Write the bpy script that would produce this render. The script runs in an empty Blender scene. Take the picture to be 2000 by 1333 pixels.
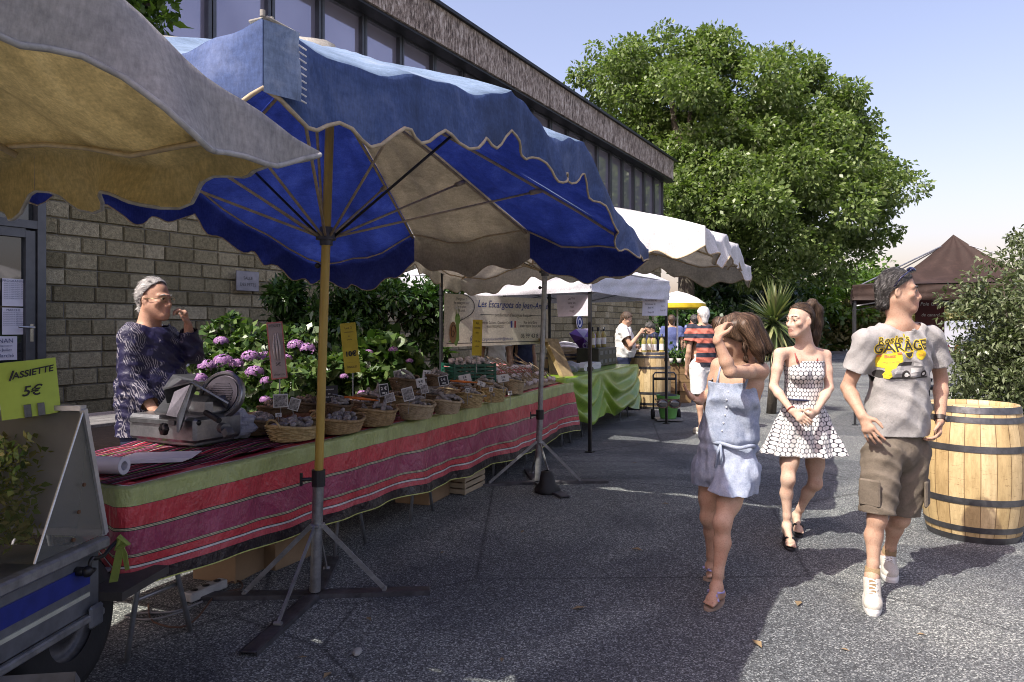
import bpy, math, random
import numpy as np
from mathutils import Vector, Matrix
from mathutils.bvhtree import BVHTree

random.seed(7); RNG = np.random.default_rng(7)
SC = bpy.context.scene
COL = SC.collection
def V(*a): return np.array(a, float)
def nrm(v):
    v = np.asarray(v, float); return v / (np.linalg.norm(v) + 1e-12)

# ------------------------------------------------------------------ camera, sky, sun, exposure
EYE, FOC, HOR = 1.5, 1400.0, 640.0          # eye height (m), focal length and horizon in the 2000 px frame
cam_d = bpy.data.cameras.new('camera'); cam = bpy.data.objects.new('camera', cam_d); COL.objects.link(cam)
cam.location = (0, 0, EYE); cam.rotation_euler = (math.pi/2, 0, 0)
cam_d.sensor_width = 36; cam_d.lens = 36*FOC/2000; cam_d.shift_y = -(1333/2-HOR)/2000
cam_d.clip_start = 0.05; cam_d.clip_end = 2000
SC.camera = cam
SUN_AZ = V(-.78, -.62); SUN_EL = math.radians(51)
world = bpy.data.worlds.new('World'); SC.world = world; world.use_nodes = True
wn = world.node_tree; wn.nodes.clear()
sky = wn.nodes.new('ShaderNodeTexSky'); sky.sky_type = 'NISHITA'; sky.sun_disc = False
sky.sun_elevation = SUN_EL; sky.sun_rotation = math.atan2(SUN_AZ[0], SUN_AZ[1])
sky.air_density = 1.35; sky.dust_density = 3.2; sky.ozone_density = 3
tint = wn.nodes.new('ShaderNodeMix'); tint.data_type = 'RGBA'; tint.blend_type = 'MULTIPLY'; tint.inputs[0].default_value = 1
tint.inputs[7].default_value = (.90, .695, .70, 1)
bg = wn.nodes.new('ShaderNodeBackground'); bg.inputs[1].default_value = .15
wo = wn.nodes.new('ShaderNodeOutputWorld')
wn.links.new(sky.outputs[0], tint.inputs[6]); wn.links.new(tint.outputs[2], bg.inputs[0]); wn.links.new(bg.outputs[0], wo.inputs[0])
sd = bpy.data.lights.new('sun', 'SUN'); sd.energy = 3.1; sd.angle = math.radians(.5); sd.color = (1, .95, .86)
sun = bpy.data.objects.new('sun', sd); COL.objects.link(sun)
sv = Vector((SUN_AZ[0]*math.cos(SUN_EL), SUN_AZ[1]*math.cos(SUN_EL), math.sin(SUN_EL)))
sun.rotation_euler = sv.to_track_quat('Z', 'Y').to_euler(); sun.location = (-20, -20, 30)
vs = SC.view_settings; vs.view_transform = 'Standard'; vs.look = 'None'; vs.gamma = 1; vs.exposure = 1.25
SC.cycles.max_bounces = 8; SC.cycles.transparent_max_bounces = 12; SC.cycles.transmission_bounces = 6
SC.cycles.use_denoising = True; SC.cycles.filter_width = 1.0

def at(px, py, d): return V((px-1000)/FOC*d, d, EYE-(py-HOR)/FOC*d)   # a photo pixel at a depth in metres
def gd(px, py, z=0.0):                                               # a photo pixel on level z
    d = (EYE-z)*FOC/(py-HOR); return V((px-1000)/FOC*d, d, z)

# ------------------------------------------------------------------ objects
def tag(o, label=None, cat=None, group=None, kind=None):
    if label: o['label'] = label
    if cat: o['category'] = cat
    if group: o['group'] = group
    if kind: o['kind'] = kind
    return o
def empty(name, loc, label=None, cat=None, group=None, rz=0):
    o = bpy.data.objects.new(name, None); COL.objects.link(o)
    o.location = tuple(float(c) for c in loc); o.rotation_euler = (0, 0, rz); o.empty_display_size = .1
    return tag(o, label, cat, group)
def link_mesh(name, me, mats, parent=None, smooth=True, loc=None):
    o = bpy.data.objects.new(name, me); COL.objects.link(o)
    for m in (mats if isinstance(mats, (list, tuple)) else [mats]): me.materials.append(m)
    if smooth: me.polygons.foreach_set('use_smooth', np.ones(len(me.polygons), bool))
    if parent is not None: o.parent = parent
    if loc is not None: o.location = tuple(float(c) for c in loc)
    return o
def np_mesh(name, v, f, mats, parent=None, smooth=True, loc=None, mi=None, uv=None, sub=None):
    """v (n,3), f (m,k) -> one mesh object; with sub, coordinates are taken relative to that point"""
    v = np.asarray(v, np.float32); f = np.asarray(f, np.int32)
    if sub is not None: v = v - np.asarray(sub, np.float32)
    me = bpy.data.meshes.new(name); k = f.shape[1]
    me.vertices.add(len(v)); me.vertices.foreach_set('co', v.ravel())
    me.loops.add(f.size); me.loops.foreach_set('vertex_index', f.ravel())
    me.polygons.add(len(f)); me.polygons.foreach_set('loop_start', np.arange(0, f.size, k, dtype=np.int32))
    if mi is not None: me.polygons.foreach_set('material_index', np.asarray(mi, np.int32))
    if uv is not None:
        l = me.uv_layers.new(name='UVMap'); l.data.foreach_set('uv', np.asarray(uv, np.float32)[f.ravel()].ravel())
    me.update(calc_edges=True); me.validate()
    return link_mesh(name, me, mats, parent, smooth, loc)
def copy_tree(o, parent=None):
    c = o.copy(); COL.objects.link(c)
    if parent is not None: c.parent = parent
    for ch in list(o.children): copy_tree(ch, c)
    return c

def frame_of(d, up=(0, 0, 1)):
    d = nrm(d); up = np.asarray(up, float)
    if abs(np.dot(d, up)) > .97: up = V(1, 0, 0)
    a = nrm(np.cross(up, d)); b = np.cross(d, a); return a, b, d

class MB:
    """collects shapes, then links them as ONE mesh object"""
    def __init__(s): s.v = []; s.f = []; s.m = []; s.uvs = {}; s.cur = 0
    def _add(s, vs, fs, uv=None):
        n = len(s.v); s.v += [tuple(float(c) for c in p) for p in vs]
        s.f += [tuple(n+i for i in q) for q in fs]; s.m += [s.cur]*len(fs)
        if uv is not None:
            for i, q in enumerate(uv): s.uvs[n+i] = q
        return s
    def mat(s, i): s.cur = i; return s
    def box(s, c, size, ax=None, bev=0.0):
        c = np.asarray(c, float); h = np.asarray(size, float)/2
        X, Y, Z = ax if ax is not None else (V(1,0,0), V(0,1,0), V(0,0,1))
        if bev <= 0:
            pts = [c+X*h[0]*i+Y*h[1]*j+Z*h[2]*k for k in (-1,1) for j in (-1,1) for i in (-1,1)]
            return s._add(pts, [(0,2,3,1),(4,5,7,6),(0,1,5,4),(2,6,7,3),(0,4,6,2),(1,3,7,5)])
        b = min(bev, *(h*.95)); pts = []; idx = {}
        for k in (-1,1):
            for j in (-1,1):
                for i in (-1,1):
                    for a in range(3):
                        e = [h[0]-b, h[1]-b, h[2]-b]; e[a] = h[a]
                        idx[(i,j,k,a)] = len(pts); pts.append(c+X*e[0]*i+Y*e[1]*j+Z*e[2]*k)
        F = []
        for sg in (-1,1):
            for a in range(3):
                o = [(-1,-1),(1,-1),(1,1),(-1,1)]
                q = []
                for (p, r) in o:
                    t = [0,0,0]; t[a] = sg; t[(a+1)%3] = p; t[(a+2)%3] = r; q.append(idx[(t[0],t[1],t[2],a)])
                F.append(tuple(q if sg > 0 else q[::-1]))
        for a in range(3):
            b1, b2 = (a+1)%3, (a+2)%3
            for p in (-1,1):
                for r in (-1,1):
                    t0 = [0,0,0]; t1 = [0,0,0]; t0[a] = -1; t1[a] = 1
                    for t in (t0, t1): t[b1] = p; t[b2] = r
                    q = [idx[(*t0,b1)], idx[(*t1,b1)], idx[(*t1,b2)], idx[(*t0,b2)]]
                    F.append(tuple(q if p*r > 0 else q[::-1]))
        for i in (-1,1):
            for j in (-1,1):
                for k in (-1,1):
                    q = [idx[(i,j,k,0)], idx[(i,j,k,1)], idx[(i,j,k,2)]]
                    F.append(tuple(q if i*j*k > 0 else q[::-1]))
        return s._add(pts, F)
    def cyl(s, a, b, r0, r1=None, n=12, cap=True):
        r1 = r0 if r1 is None else r1; a = np.asarray(a, float); b = np.asarray(b, float)
        x, y, d = frame_of(b-a); pts = []
        for p, r in ((a, r0), (b, r1)):
            for i in range(n):
                t = 2*math.pi*i/n; pts.append(p+(x*math.cos(t)+y*math.sin(t))*r)
        F = [(i, (i+1)%n, n+(i+1)%n, n+i) for i in range(n)]
        if cap: F += [tuple(range(n))[::-1], tuple(range(n, 2*n))]
        return s._add(pts, F)
    def tube(s, path, r, n=8, cap=True, closed=False):
        P = [np.asarray(p, float) for p in path]; m = len(P); pts = []
        R = r if hasattr(r, '__len__') else [r]*m
        ref = None
        for i, p in enumerate(P):
            if closed: d = P[(i+1) % m]-P[i-1]
            else: d = P[min(i+1, m-1)]-P[max(i-1, 0)]
            d = nrm(d)
            if ref is None: x, y, _ = frame_of(d)
            else:
                x = nrm(ref-d*np.dot(ref, d)); y = np.cross(d, x)
            ref = x
            for k in range(n):
                t = 2*math.pi*k/n; pts.append(p+(x*math.cos(t)+y*math.sin(t))*R[i])
        F = []
        for i in range(m if closed else m-1):
            j = (i+1) % m
            F += [(i*n+k, i*n+(k+1)%n, j*n+(k+1)%n, j*n+k) for k in range(n)]
        if cap and not closed: F += [tuple(range(n))[::-1], tuple(range((m-1)*n, m*n))]
        return s._add(pts, F)
    def lathe(s, prof, n=24, c=(0,0,0), ax=None, wob=None):
        """prof: list of (r, z)"""
        c = np.asarray(c, float); X, Y, Z = ax if ax is not None else (V(1,0,0), V(0,1,0), V(0,0,1))
        pts = []; m = len(prof); uv = []
        for j, (r, z) in enumerate(prof):
            for i in range(n):
                t = 2*math.pi*i/n; rr = r*(1+(wob(t, j) if wob else 0))
                pts.append(c+(X*math.cos(t)+Y*math.sin(t))*rr+Z*z); uv.append((i/n, z))
        F = [(j*n+i, j*n+(i+1)%n, (j+1)*n+(i+1)%n, (j+1)*n+i) for j in range(m-1) for i in range(n)]
        return s._add(pts, F, uv)
    def ball(s, c, r, n=12, m=8, ax=None):
        rr = r if hasattr(r, '__len__') else (r, r, r); X, Y, Z = ax if ax is not None else (V(1,0,0), V(0,1,0), V(0,0,1))
        c = np.asarray(c, float); pts = []
        for j in range(1, m):
            p = math.pi*j/m
            for i in range(n):
                t = 2*math.pi*i/n
                pts.append(c+X*rr[0]*math.sin(p)*math.cos(t)+Y*rr[1]*math.sin(p)*math.sin(t)+Z*rr[2]*math.cos(p))
        top = len(pts); pts += [c+Z*rr[2], c-Z*rr[2]]
        F = [(j*n+i, (j+1)*n+i, (j+1)*n+(i+1)%n, j*n+(i+1)%n) for j in range(m-2) for i in range(n)]
        F += [(top, i, (i+1)%n) for i in range(n)] + [(top+1, (m-2)*n+(i+1)%n, (m-2)*n+i) for i in range(n)]
        return s._add(pts, F)
    def grid(s, fn, nu, nv, uvs=(1, 1)):
        pts = []; uv = []
        for j in range(nv+1):
            for i in range(nu+1):
                pts.append(fn(i/nu, j/nv)); uv.append((i/nu*uvs[0], j/nv*uvs[1]))
        F = [(j*(nu+1)+i, j*(nu+1)+i+1, (j+1)*(nu+1)+i+1, (j+1)*(nu+1)+i) for j in range(nv) for i in range(nu)]
        return s._add(pts, F, uv)
    def prism(s, poly, vec):
        vec = np.asarray(vec, float); n = len(poly); P = [np.asarray(p, float) for p in poly]
        pts = P+[p+vec for p in P]
        return s._add(pts, [tuple(range(n))[::-1], tuple(range(n, 2*n))]+[(i, (i+1)%n, n+(i+1)%n, n+i) for i in range(n)])
    def build(s, name, mats, parent=None, smooth=False, loc=None, sub=None, auto=False):
        v = np.array(s.v, float)
        if sub is not None: v = v-np.asarray(sub, float)
        me = bpy.data.meshes.new(name); me.from_pydata([tuple(p) for p in v], [], s.f); me.update()
        me.polygons.foreach_set('material_index', np.array(s.m, np.int32))
        if s.uvs:
            l = me.uv_layers.new(name='UVMap'); li = np.zeros(len(me.loops), np.int32); me.loops.foreach_get('vertex_index', li)
            l.data.foreach_set('uv', np.array([s.uvs.get(int(i), (0, 0)) for i in li], np.float32).ravel())
        o = link_mesh(name, me, mats, parent, smooth, loc)
        if auto and hasattr(me, 'set_sharp_from_angle'): me.set_sharp_from_angle(angle=math.radians(40))
        return o

# ------------------------------------------------------------------ materials
def hexc(r, g, b): return (r, g, b, 1)
class NT:
    def __init__(s, name):
        s.m = bpy.data.materials.new(name); s.m.use_nodes = True; s.t = s.m.node_tree; s.t.nodes.clear()
        s.out = s.n('ShaderNodeOutputMaterial'); s.b = s.n('ShaderNodeBsdfPrincipled'); s.l(s.b.outputs[0], s.out.inputs[0])
    def n(s, ty, **kw):
        x = s.t.nodes.new(ty)
        for k, v in kw.items(): setattr(x, k, v)
        return x
    def l(s, a, b): s.t.links.new(a, b)
    def coord(s, kind='Object'): return s.n('ShaderNodeTexCoord').outputs[kind]
    def math(s, op, a, b=None, c=None):
        x = s.n('ShaderNodeMath', operation=op)
        for i, q in enumerate((a, b, c)):
            if q is None: continue
            if hasattr(q, 'links'): s.l(q, x.inputs[i])
            else: x.inputs[i].default_value = q
        return x.outputs[0]
    def noise(s, co, scale, detail=4, rough=.6, dist=0):
        x = s.n('ShaderNodeTexNoise'); x.inputs['Scale'].default_value = scale; x.inputs['Detail'].default_value = detail
        x.inputs['Roughness'].default_value = rough; x.inputs['Distortion'].default_value = dist; s.l(co, x.inputs['Vector']); return x.outputs[0]
    def vor(s, co, scale, feat='F1', out='Distance'):
        x = s.n('ShaderNodeTexVoronoi', feature=feat); x.inputs['Scale'].default_value = scale; s.l(co, x.inputs['Vector']); return x.outputs[out]
    def scale(s, co, v):
        x = s.n('ShaderNodeVectorMath', operation='MULTIPLY'); s.l(co, x.inputs[0]); x.inputs[1].default_value = v; return x.outputs[0]
    def ramp(s, fac, stops, interp='LINEAR'):
        x = s.n('ShaderNodeValToRGB'); r = x.color_ramp; r.interpolation = interp
        while len(r.elements) > len(stops): r.elements.remove(r.elements[-1])
        while len(r.elements) < len(stops): r.elements.new(1)
        for e, (p, c) in zip(r.elements, sorted(stops, key=lambda q: q[0])):
            e.position = p; e.color = c if len(c) == 4 else (*c, 1)
        s.l(fac, x.inputs[0]); return x.outputs[0]
    def mix(s, fac, a, b, mode='MIX'):
        x = s.n('ShaderNodeMix', data_type='RGBA', blend_type=mode)
        for i, q in ((0, fac), (6, a), (7, b)):
            if hasattr(q, 'links'): s.l(q, x.inputs[i])
            else: x.inputs[i].default_value = q if i == 0 else ((*q, 1) if len(q) == 3 else q)
        return x.outputs[2]
    def col(s, c):
        if hasattr(c, 'links'): s.l(c, s.b.inputs['Base Color'])
        else: s.b.inputs['Base Color'].default_value = (*c, 1) if len(c) == 3 else c
    def set(s, rough=.6, metal=0.0, spec=.5):
        s.b.inputs['Roughness'].default_value = rough; s.b.inputs['Metallic'].default_value = metal
        s.b.inputs['Specular IOR Level'].default_value = spec
    def bump(s, h, strength=.3, dist=.01):
        x = s.n('ShaderNodeBump'); x.inputs['Strength'].default_value = strength; x.inputs['Distance'].default_value = dist
        s.l(h, x.inputs['Height']); s.l(x.outputs[0], s.b.inputs['Normal']); return x.outputs[0]
    def translucent(s, c, fac):
        t = s.n('ShaderNodeBsdfTranslucent'); mx = s.n('ShaderNodeMixShader'); mx.inputs[0].default_value = fac
        if hasattr(c, 'links'): s.l(c, t.inputs[0])
        else: t.inputs[0].default_value = (*c, 1) if len(c) == 3 else c
        s.l(s.b.outputs[0], mx.inputs[1]); s.l(t.outputs[0], mx.inputs[2]); s.l(mx.outputs[0], s.out.inputs[0])

MATS = {}
def simple(name, c, rough=.6, metal=0, var=.25, vs=8, bump=.0, bs=60, bd=.004, c2=None, trans=0, detail=5, stretch=None, spec=.5):
    """procedural surface: base colour broken up by noise, grain bump"""
    if name in MATS: return MATS[name]
    t = NT(name); co = t.coord()
    if stretch: co = t.scale(co, stretch)
    n = t.noise(co, vs, detail, .65)
    lo = tuple(max(0, x*(1-var)) for x in c); hi = c2 if c2 else tuple(min(1, x*(1+var)) for x in c)
    cc = t.ramp(n, [(.3, lo), (.7, hi)]); t.col(cc); t.set(rough, metal, spec)
    if bump: t.bump(t.noise(co, bs, 4, .6), bump, bd)
    if trans: t.translucent(cc, trans)
    MATS[name] = t.m; return t.m

def text_geo(body, size, shear=0, bold=0, align='CENTER', space=1, line=1):
    """flat lettering in the XY plane -> (verts (n,3), faces)"""
    cu = bpy.data.curves.new('lettering', 'FONT'); cu.body = body; cu.size = size; cu.shear = shear; cu.offset = bold
    cu.align_x = align; cu.align_y = 'CENTER'; cu.space_character = space; cu.space_line = line; cu.resolution_u = 3
    o = bpy.data.objects.new('lettering_source', cu); COL.objects.link(o)
    dg = bpy.context.evaluated_depsgraph_get(); me = bpy.data.meshes.new_from_object(o.evaluated_get(dg))
    v = np.zeros(len(me.vertices)*3, np.float32); me.vertices.foreach_get('co', v); v = v.reshape(-1, 3)
    f = [tuple(p.vertices) for p in me.polygons]
    bpy.data.objects.remove(o); bpy.data.curves.remove(cu); bpy.data.meshes.remove(me)
    return v, f
def lettering(mb, body, size, c, X, Y, lift=.002, **kw):
    """adds flat lettering to a mesh builder on the plane c + X*x + Y*y"""
    v, f = text_geo(body, size, **kw); X = nrm(X); Y = nrm(Y); N = np.cross(X, Y)
    mb._add([np.asarray(c)+X*p[0]+Y*p[1]+N*lift for p in v], f); return mb

# ------------------------------------------------------------------ implicit surfaces for bodies and clothes
class SDF:
    def __init__(s, lo, hi, h):
        s.h = h; s.lo = np.asarray(lo, float); s.n = np.maximum(((np.asarray(hi, float)-s.lo)/h).astype(int)+2, 4)
        s.f = np.full(s.n, .06, np.float32); s.cuts = []
    def _sub(s, lo, hi):
        a = np.clip(((lo-s.lo)/s.h).astype(int)-1, 0, s.n-1); b = np.clip(((hi-s.lo)/s.h).astype(int)+2, 1, s.n)
        if np.any(b <= a): return None, None
        ax = [(s.lo[i]+s.h*np.arange(a[i], b[i])).astype(np.float32) for i in range(3)]
        P = np.stack(np.meshgrid(*ax, indexing='ij'), -1)
        return tuple(slice(a[i], b[i]) for i in range(3)), P
    def _comb(s, sl, d, k, sub):
        f = s.f[sl]
        if sub: d = -d; r = np.maximum(f, d); s.f[sl] = r+(np.maximum(k-np.abs(f-d), 0)**2/(4*k) if k > 0 else 0)
        else:
            r = np.minimum(f, d); s.f[sl] = r-(np.maximum(k-np.abs(f-d), 0)**2/(4*k) if k > 0 else 0)
    def cone(s, a, b, ra, rb=None, k=.02, sq=None, fac=1.0, sub=False):
        rb = ra if rb is None else rb; a = np.asarray(a, float); b = np.asarray(b, float); m = max(ra, rb)*max(1, fac)+k+.03
        sl, P = s._sub(np.minimum(a, b)-m, np.maximum(a, b)+m)
        if sl is None: return s
        q = P-a.astype(np.float32); ba = b-a
        if sq is not None:
            w = nrm(sq).astype(np.float32); g = 1/fac-1
            q = q+(q@w)[..., None]*w*np.float32(g); ba = ba+np.dot(ba, w)*w*g
        ba = ba.astype(np.float32); t = np.clip((q@ba)/(ba@ba+1e-12), 0, 1)
        d = np.linalg.norm(q-t[..., None]*ba, axis=-1)-(ra+(rb-ra)*t)
        s._comb(sl, (d*min(1, fac if sq is not None else 1)).astype(np.float32), k, sub); return s
    def ell(s, c, ax, r, k=.02, sub=False):
        c = np.asarray(c, float); m = max(r)+k+.03
        sl, P = s._sub(c-m, c+m)
        if sl is None: return s
        q = (P-c.astype(np.float32))@np.array(ax, np.float32).T; r = np.array(r, np.float32)
        k0 = np.linalg.norm(q/r, axis=-1); k1 = np.linalg.norm(q/(r*r), axis=-1)+1e-9
        s._comb(sl, k0*(k0-1)/k1, k, sub); return s
    def box(s, c, ax, r, rad=.01, k=.005):
        c = np.asarray(c, float); m = float(np.linalg.norm(r))+rad+k+.02
        sl, P = s._sub(c-m, c+m)
        if sl is None: return s
        q = np.abs((P-c.astype(np.float32))@np.array(ax, np.float32).T)-np.array(r, np.float32)
        d = np.linalg.norm(np.maximum(q, 0), axis=-1)+np.minimum(q.max(-1), 0)-rad
        s._comb(sl, d, k, False); return s
    def warp(s, fn, band=.03):
        m = np.abs(s.f) < band; i = np.argwhere(m); P = s.lo+i*s.h
        s.f[m] += fn(P).astype(np.float32); return s
    def cut(s, p, n):
        """drop everything on the +n side of a plane, leaving an open edge"""
        s.cuts.append((np.asarray(p, float), nrm(n))); return s
    def mesh(s):
        f = s.f
        for p, n in s.cuts:
            ax = [(s.lo[i]+s.h*np.arange(s.n[i])-p[i])*n[i] for i in range(3)]
            f = np.maximum(f, (ax[0][:, None, None]+ax[1][None, :, None]+ax[2][None, None, :]).astype(np.float32))
        ins = f < 0
        c = np.zeros(np.array(f.shape)-1, np.int8)
        for i in (0, 1):
            for j in (0, 1):
                for k in (0, 1): c += ins[i:i+c.shape[0], j:j+c.shape[1], k:k+c.shape[2]]
        act = (c > 0) & (c < 8); ids = np.argwhere(act); idx = np.full(act.shape, -1, np.int32); idx[act] = np.arange(len(ids))
        acc = np.zeros((len(ids), 3)); cnt = np.zeros(len(ids))
        for a in range(3):
            for p in (0, 1):
                for q in (0, 1):
                    o = [0, 0, 0]; o[(a+1) % 3] = p; o[(a+2) % 3] = q; e = list(o); e[a] = 1
                    f0 = f[ids[:, 0]+o[0], ids[:, 1]+o[1], ids[:, 2]+o[2]]; f1 = f[ids[:, 0]+e[0], ids[:, 1]+e[1], ids[:, 2]+e[2]]
                    m = (f0 < 0) != (f1 < 0); t = np.where(m, f0/np.where(m, f0-f1, 1), 0)
                    pt = np.tile(np.array(o, float), (len(ids), 1)); pt[:, a] = t
                    acc += pt*m[:, None]; cnt += m
        Vv = s.lo+s.h*(ids+acc/cnt[:, None]); F = []
        for a in range(3):
            b, d = (a+1) % 3, (a+2) % 3
            sl0 = [slice(None)]*3; sl1 = [slice(None)]*3; sl0[a] = slice(0, -1); sl1[a] = slice(1, None)
            s0 = ins[tuple(sl0)]; s1 = ins[tuple(sl1)]; e = np.argwhere(s0 != s1)
            e = e[(e[:, b] > 0) & (e[:, d] > 0) & (e[:, b] < f.shape[b]-1) & (e[:, d] < f.shape[d]-1)]
            fl = s0[e[:, 0], e[:, 1], e[:, 2]]
            def cell(ob, od):
                x = e.copy(); x[:, b] += ob; x[:, d] += od; return idx[x[:, 0], x[:, 1], x[:, 2]]
            q = np.stack([cell(-1, -1), cell(0, -1), cell(0, 0), cell(-1, 0)], 1)
            q[~fl] = q[~fl][:, ::-1]; F.append(q)
        F = np.concatenate(F); F = F[(F >= 0).all(1)]
        if s.cuts:
            cc = Vv[F].mean(1); keep = np.ones(len(F), bool)
            for p, n in s.cuts: keep &= ((cc-p)@n) < -.3*s.h
            F = F[keep]; u = np.unique(F); r = np.full(len(Vv), -1); r[u] = np.arange(len(u)); Vv = Vv[u]; F = r[F]
        for _ in range(2):                         # two gentle relax passes
            a2 = np.zeros_like(Vv); n2 = np.zeros(len(Vv))
            for i in range(4):
                np.add.at(a2, F[:, i], Vv[F[:, (i+1) % 4]]); np.add.at(n2, F[:, i], 1)
            Vv = .55*Vv+.45*a2/np.maximum(n2, 1)[:, None]
        return Vv, F

def wav(P, w, ph, seed=0):
    """smooth pseudo-noise in -1..1: a few sines with random directions"""
    r = np.random.default_rng(seed); o = np.zeros(len(P))
    for i in range(5):
        d = r.normal(size=3); d = d/np.linalg.norm(d)*w*(.6+.9*r.random()); o += np.sin(P@d+r.random()*6.28+ph)
    return o/3.2
# ------------------------------------------------------------------ ground
def asphalt_mat():
    t = NT('asphalt'); co = t.coord()
    base = t.ramp(t.noise(co, .7, 5, .6), [(.3, (.120, .132, .140)), (.7, (.19, .203, .20))])
    fine = t.noise(co, 95, 3, .75); v = t.vor(co, 150, 'F1', 'Color')
    bw = t.n('ShaderNodeSeparateColor'); t.l(v, bw.inputs[0])
    chips = t.ramp(bw.outputs[0], [(.0, (.3, .3, .3)), (.5, (.75, .75, .76)), (.78, (1.2, 1.2, 1.2)), (.95, (2.7, 2.65, 2.5))], 'LINEAR')
    c = t.mix(1, base, chips, 'MULTIPLY')
    c = t.mix(1, c, t.ramp(fine, [(.3, (.55, .55, .57)), (.7, (1.5, 1.48, 1.42))]), 'MULTIPLY')
    st = t.ramp(t.noise(t.scale(co, (1, .35, 1)), 1.6, 3), [(.55, (1, 1, 1)), (.75, (.62, .62, .65))])
    c = t.mix(1, c, st, 'MULTIPLY'); pt = t.ramp(t.noise(co, .35, 3, .5, 1.5), [(.45, (.70, .70, .73)), (.50, (1.08, 1.07, 1.05))]); c = t.mix(1, c, pt, 'MULTIPLY')
    oil = t.ramp(t.noise(co, 2.3, 2, .5), [(.70, (1, 1, 1)), (.78, (.5, .5, .52))]); cr = t.ramp(t.vor(t.mix(.12, co, t.n('ShaderNodeTexNoise').outputs[1]), .45, 'DISTANCE_TO_EDGE'), [(0, (.45, .45, .46)), (.006, (1, 1, 1))]); c = t.mix(1, t.mix(1, c, oil, 'MULTIPLY'), cr, 'MULTIPLY'); t.col(c); t.set(.82, 0, .35)
    t.bump(t.math('ADD', bw.outputs[0], fine), .9, .006); return t.m
g = MB(); g.grid(lambda u, v: (-120+300*u, -60+320*v, 0), 6, 6)
tag(g.build('asphalt', asphalt_mat()), kind='structure')

# ------------------------------------------------------------------ building along the left of the street
BW = nrm(V(.5, .866, 0)); BN = V(BW[1], -BW[0], 0); B0 = V(-5.16, 8.7, 0); UP = V(0, 0, 1)
def bp(s, out=0.0, z=0.0): return B0+BW*s+BN*out+UP*z
BAX = (BW, BN, UP)
S0, S1 = -10.0, 22.1
building = empty('building', bp(6), 'long split-block building with a band of upper windows under a dark weathered fascia', 'building')
R0 = bp(6)
def block_mat():
    t = NT('split_block'); co = t.coord()
    r = t.n('ShaderNodeNewGeometry').outputs['Random Per Island']
    c = t.ramp(r, [(0, (.19, .165, .10)), (.3, (.26, .228, .142)), (.7, (.33, .29, .19)), (1, (.41, .365, .255))])
    n = t.noise(co, 26, 6, .75); c = t.mix(1, c, t.ramp(n, [(.3, (.5, .5, .48)), (.7, (1.45, 1.43, 1.38))]), 'MULTIPLY')
    t.col(c); t.set(.9, 0, .2); t.bump(t.math('ADD', n, t.noise(co, 80, 3)), 1, .02); return t.m
M_block = block_mat(); M_mortar = simple('mortar', (.2, .19, .165), .95, bump=.4, bs=90)
M_alu = simple('grey_aluminium', (.085, .09, .10), .42, .5, .15, bump=.05)
M_darkmetal = simple('dark_metal', (.03, .032, .035), .5, .6, .3)
w = MB()
w.box(bp((S0+S1)/2, -6, 2.7), (S1-S0, 11.76, 5.4), BAX)                         # mass of the building
w.box(bp((S0+S1)/2, -6.2, 6.6), (S1-S0-.02, 11.8, 2.7), BAX)
w.build('core', M_mortar, building, sub=R0)
blk = MB(); z = 0.0; row = 0
while z < 5.2:
    s = -.51-(.2 if row % 2 else 0)*random.random()
    while s < S1:
        L = random.choice((.3, .36, .4, .44, .5)); e = min(s+L, S1)
        a = max(s, -.51)
        if e-a > .06:
            pr = .002+.016*random.random(); g = .006
            q = [bp(a+g, -.115, z+g), bp(e-g, -.115, z+g), bp(e-g, -.115, z+.2-g), bp(a+g, -.115, z+.2-g)]
            i = .012
            p = [bp(a+g+i, -.1+pr+.012*random.random(), z+g+i), bp(e-g-i, -.1+pr+.012*random.random(), z+g+i), bp(e-g-i, -.1+pr+.012*random.random(), z+.2-g-i), bp(a+g+i, -.1+pr+.012*random.random(), z+.2-g-i)]
            blk._add(q+p, [(4, 5, 6, 7), (0, 1, 5, 4), (1, 2, 6, 5), (2, 3, 7, 6), (3, 0, 4, 7)])
        s += L
    z += .2; row += 1
blk.build('block_wall', M_block, building, sub=R0)
M_glass_up = (lambda t: (t.col(t.ramp(t.noise(t.coord(), .8, 2), [(.3, (.30, .285, .36)), (.7, (.40, .38, .46))])), t.set(.07, .55, .8), t.m)[-1])(NT('upper_pane'))
nwin = 30
for i in range(nwin):
    a = S0+(S1-S0)*i/nwin; b = S0+(S1-S0)*(i+1)/nwin
    if b < -6: continue
    fr = MB(); fw = .055
    for sa in (a+fw/2+.012, b-fw/2-.012): fr.box(bp(sa, -.06, 6.29), (fw, .12, 1.78), BAX)
    for zz in (5.4+fw/2, 7.18-fw/2): fr.box(bp((a+b)/2, -.062, zz), (b-a-2*fw-.03, .11, fw), BAX)
    f = fr.build('window', M_alu, building, sub=R0)
    p = MB(); k = random.uniform(-.006, .006)
    p.grid(lambda u, v: bp(a+fw+(b-a-2*fw)*u, -.09+k*(u-.5)+k*(v-.5), 5.4+fw+(1.78-2*fw)*v), 1, 1)
    p.build('pane', M_glass_up, f, sub=R0)
def fascia_mat():
    t = NT('weathered_fascia'); co = t.coord()
    n = t.noise(t.scale(co, (1.2, 1.2, .35)), 5, 8, .8, 1.2); n2 = t.noise(t.scale(co, (7, 7, 2.2)), 3, 5, .75)
    m = t.math('MULTIPLY', n, n2)
    c = t.ramp(m, [(.14, (.022, .017, .014)), (.20, (.12, .09, .07)), (.26, (.31, .25, .2)), (.34, (.6, .54, .47))]); t.col(c); t.set(.85); t.bump(m, .5, .02); return t.m
M_fascia = fascia_mat()
fa = MB()
s = S0
while s < S1:
    L = 1.07; e = min(s+L, S1+.25); fa.box(bp((s+e)/2, .14, 7.56), (e-s-.012, .5+.008*random.random(), .72), BAX); s += L
fa.build('fascia', M_fascia, building, sub=R0)
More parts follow.
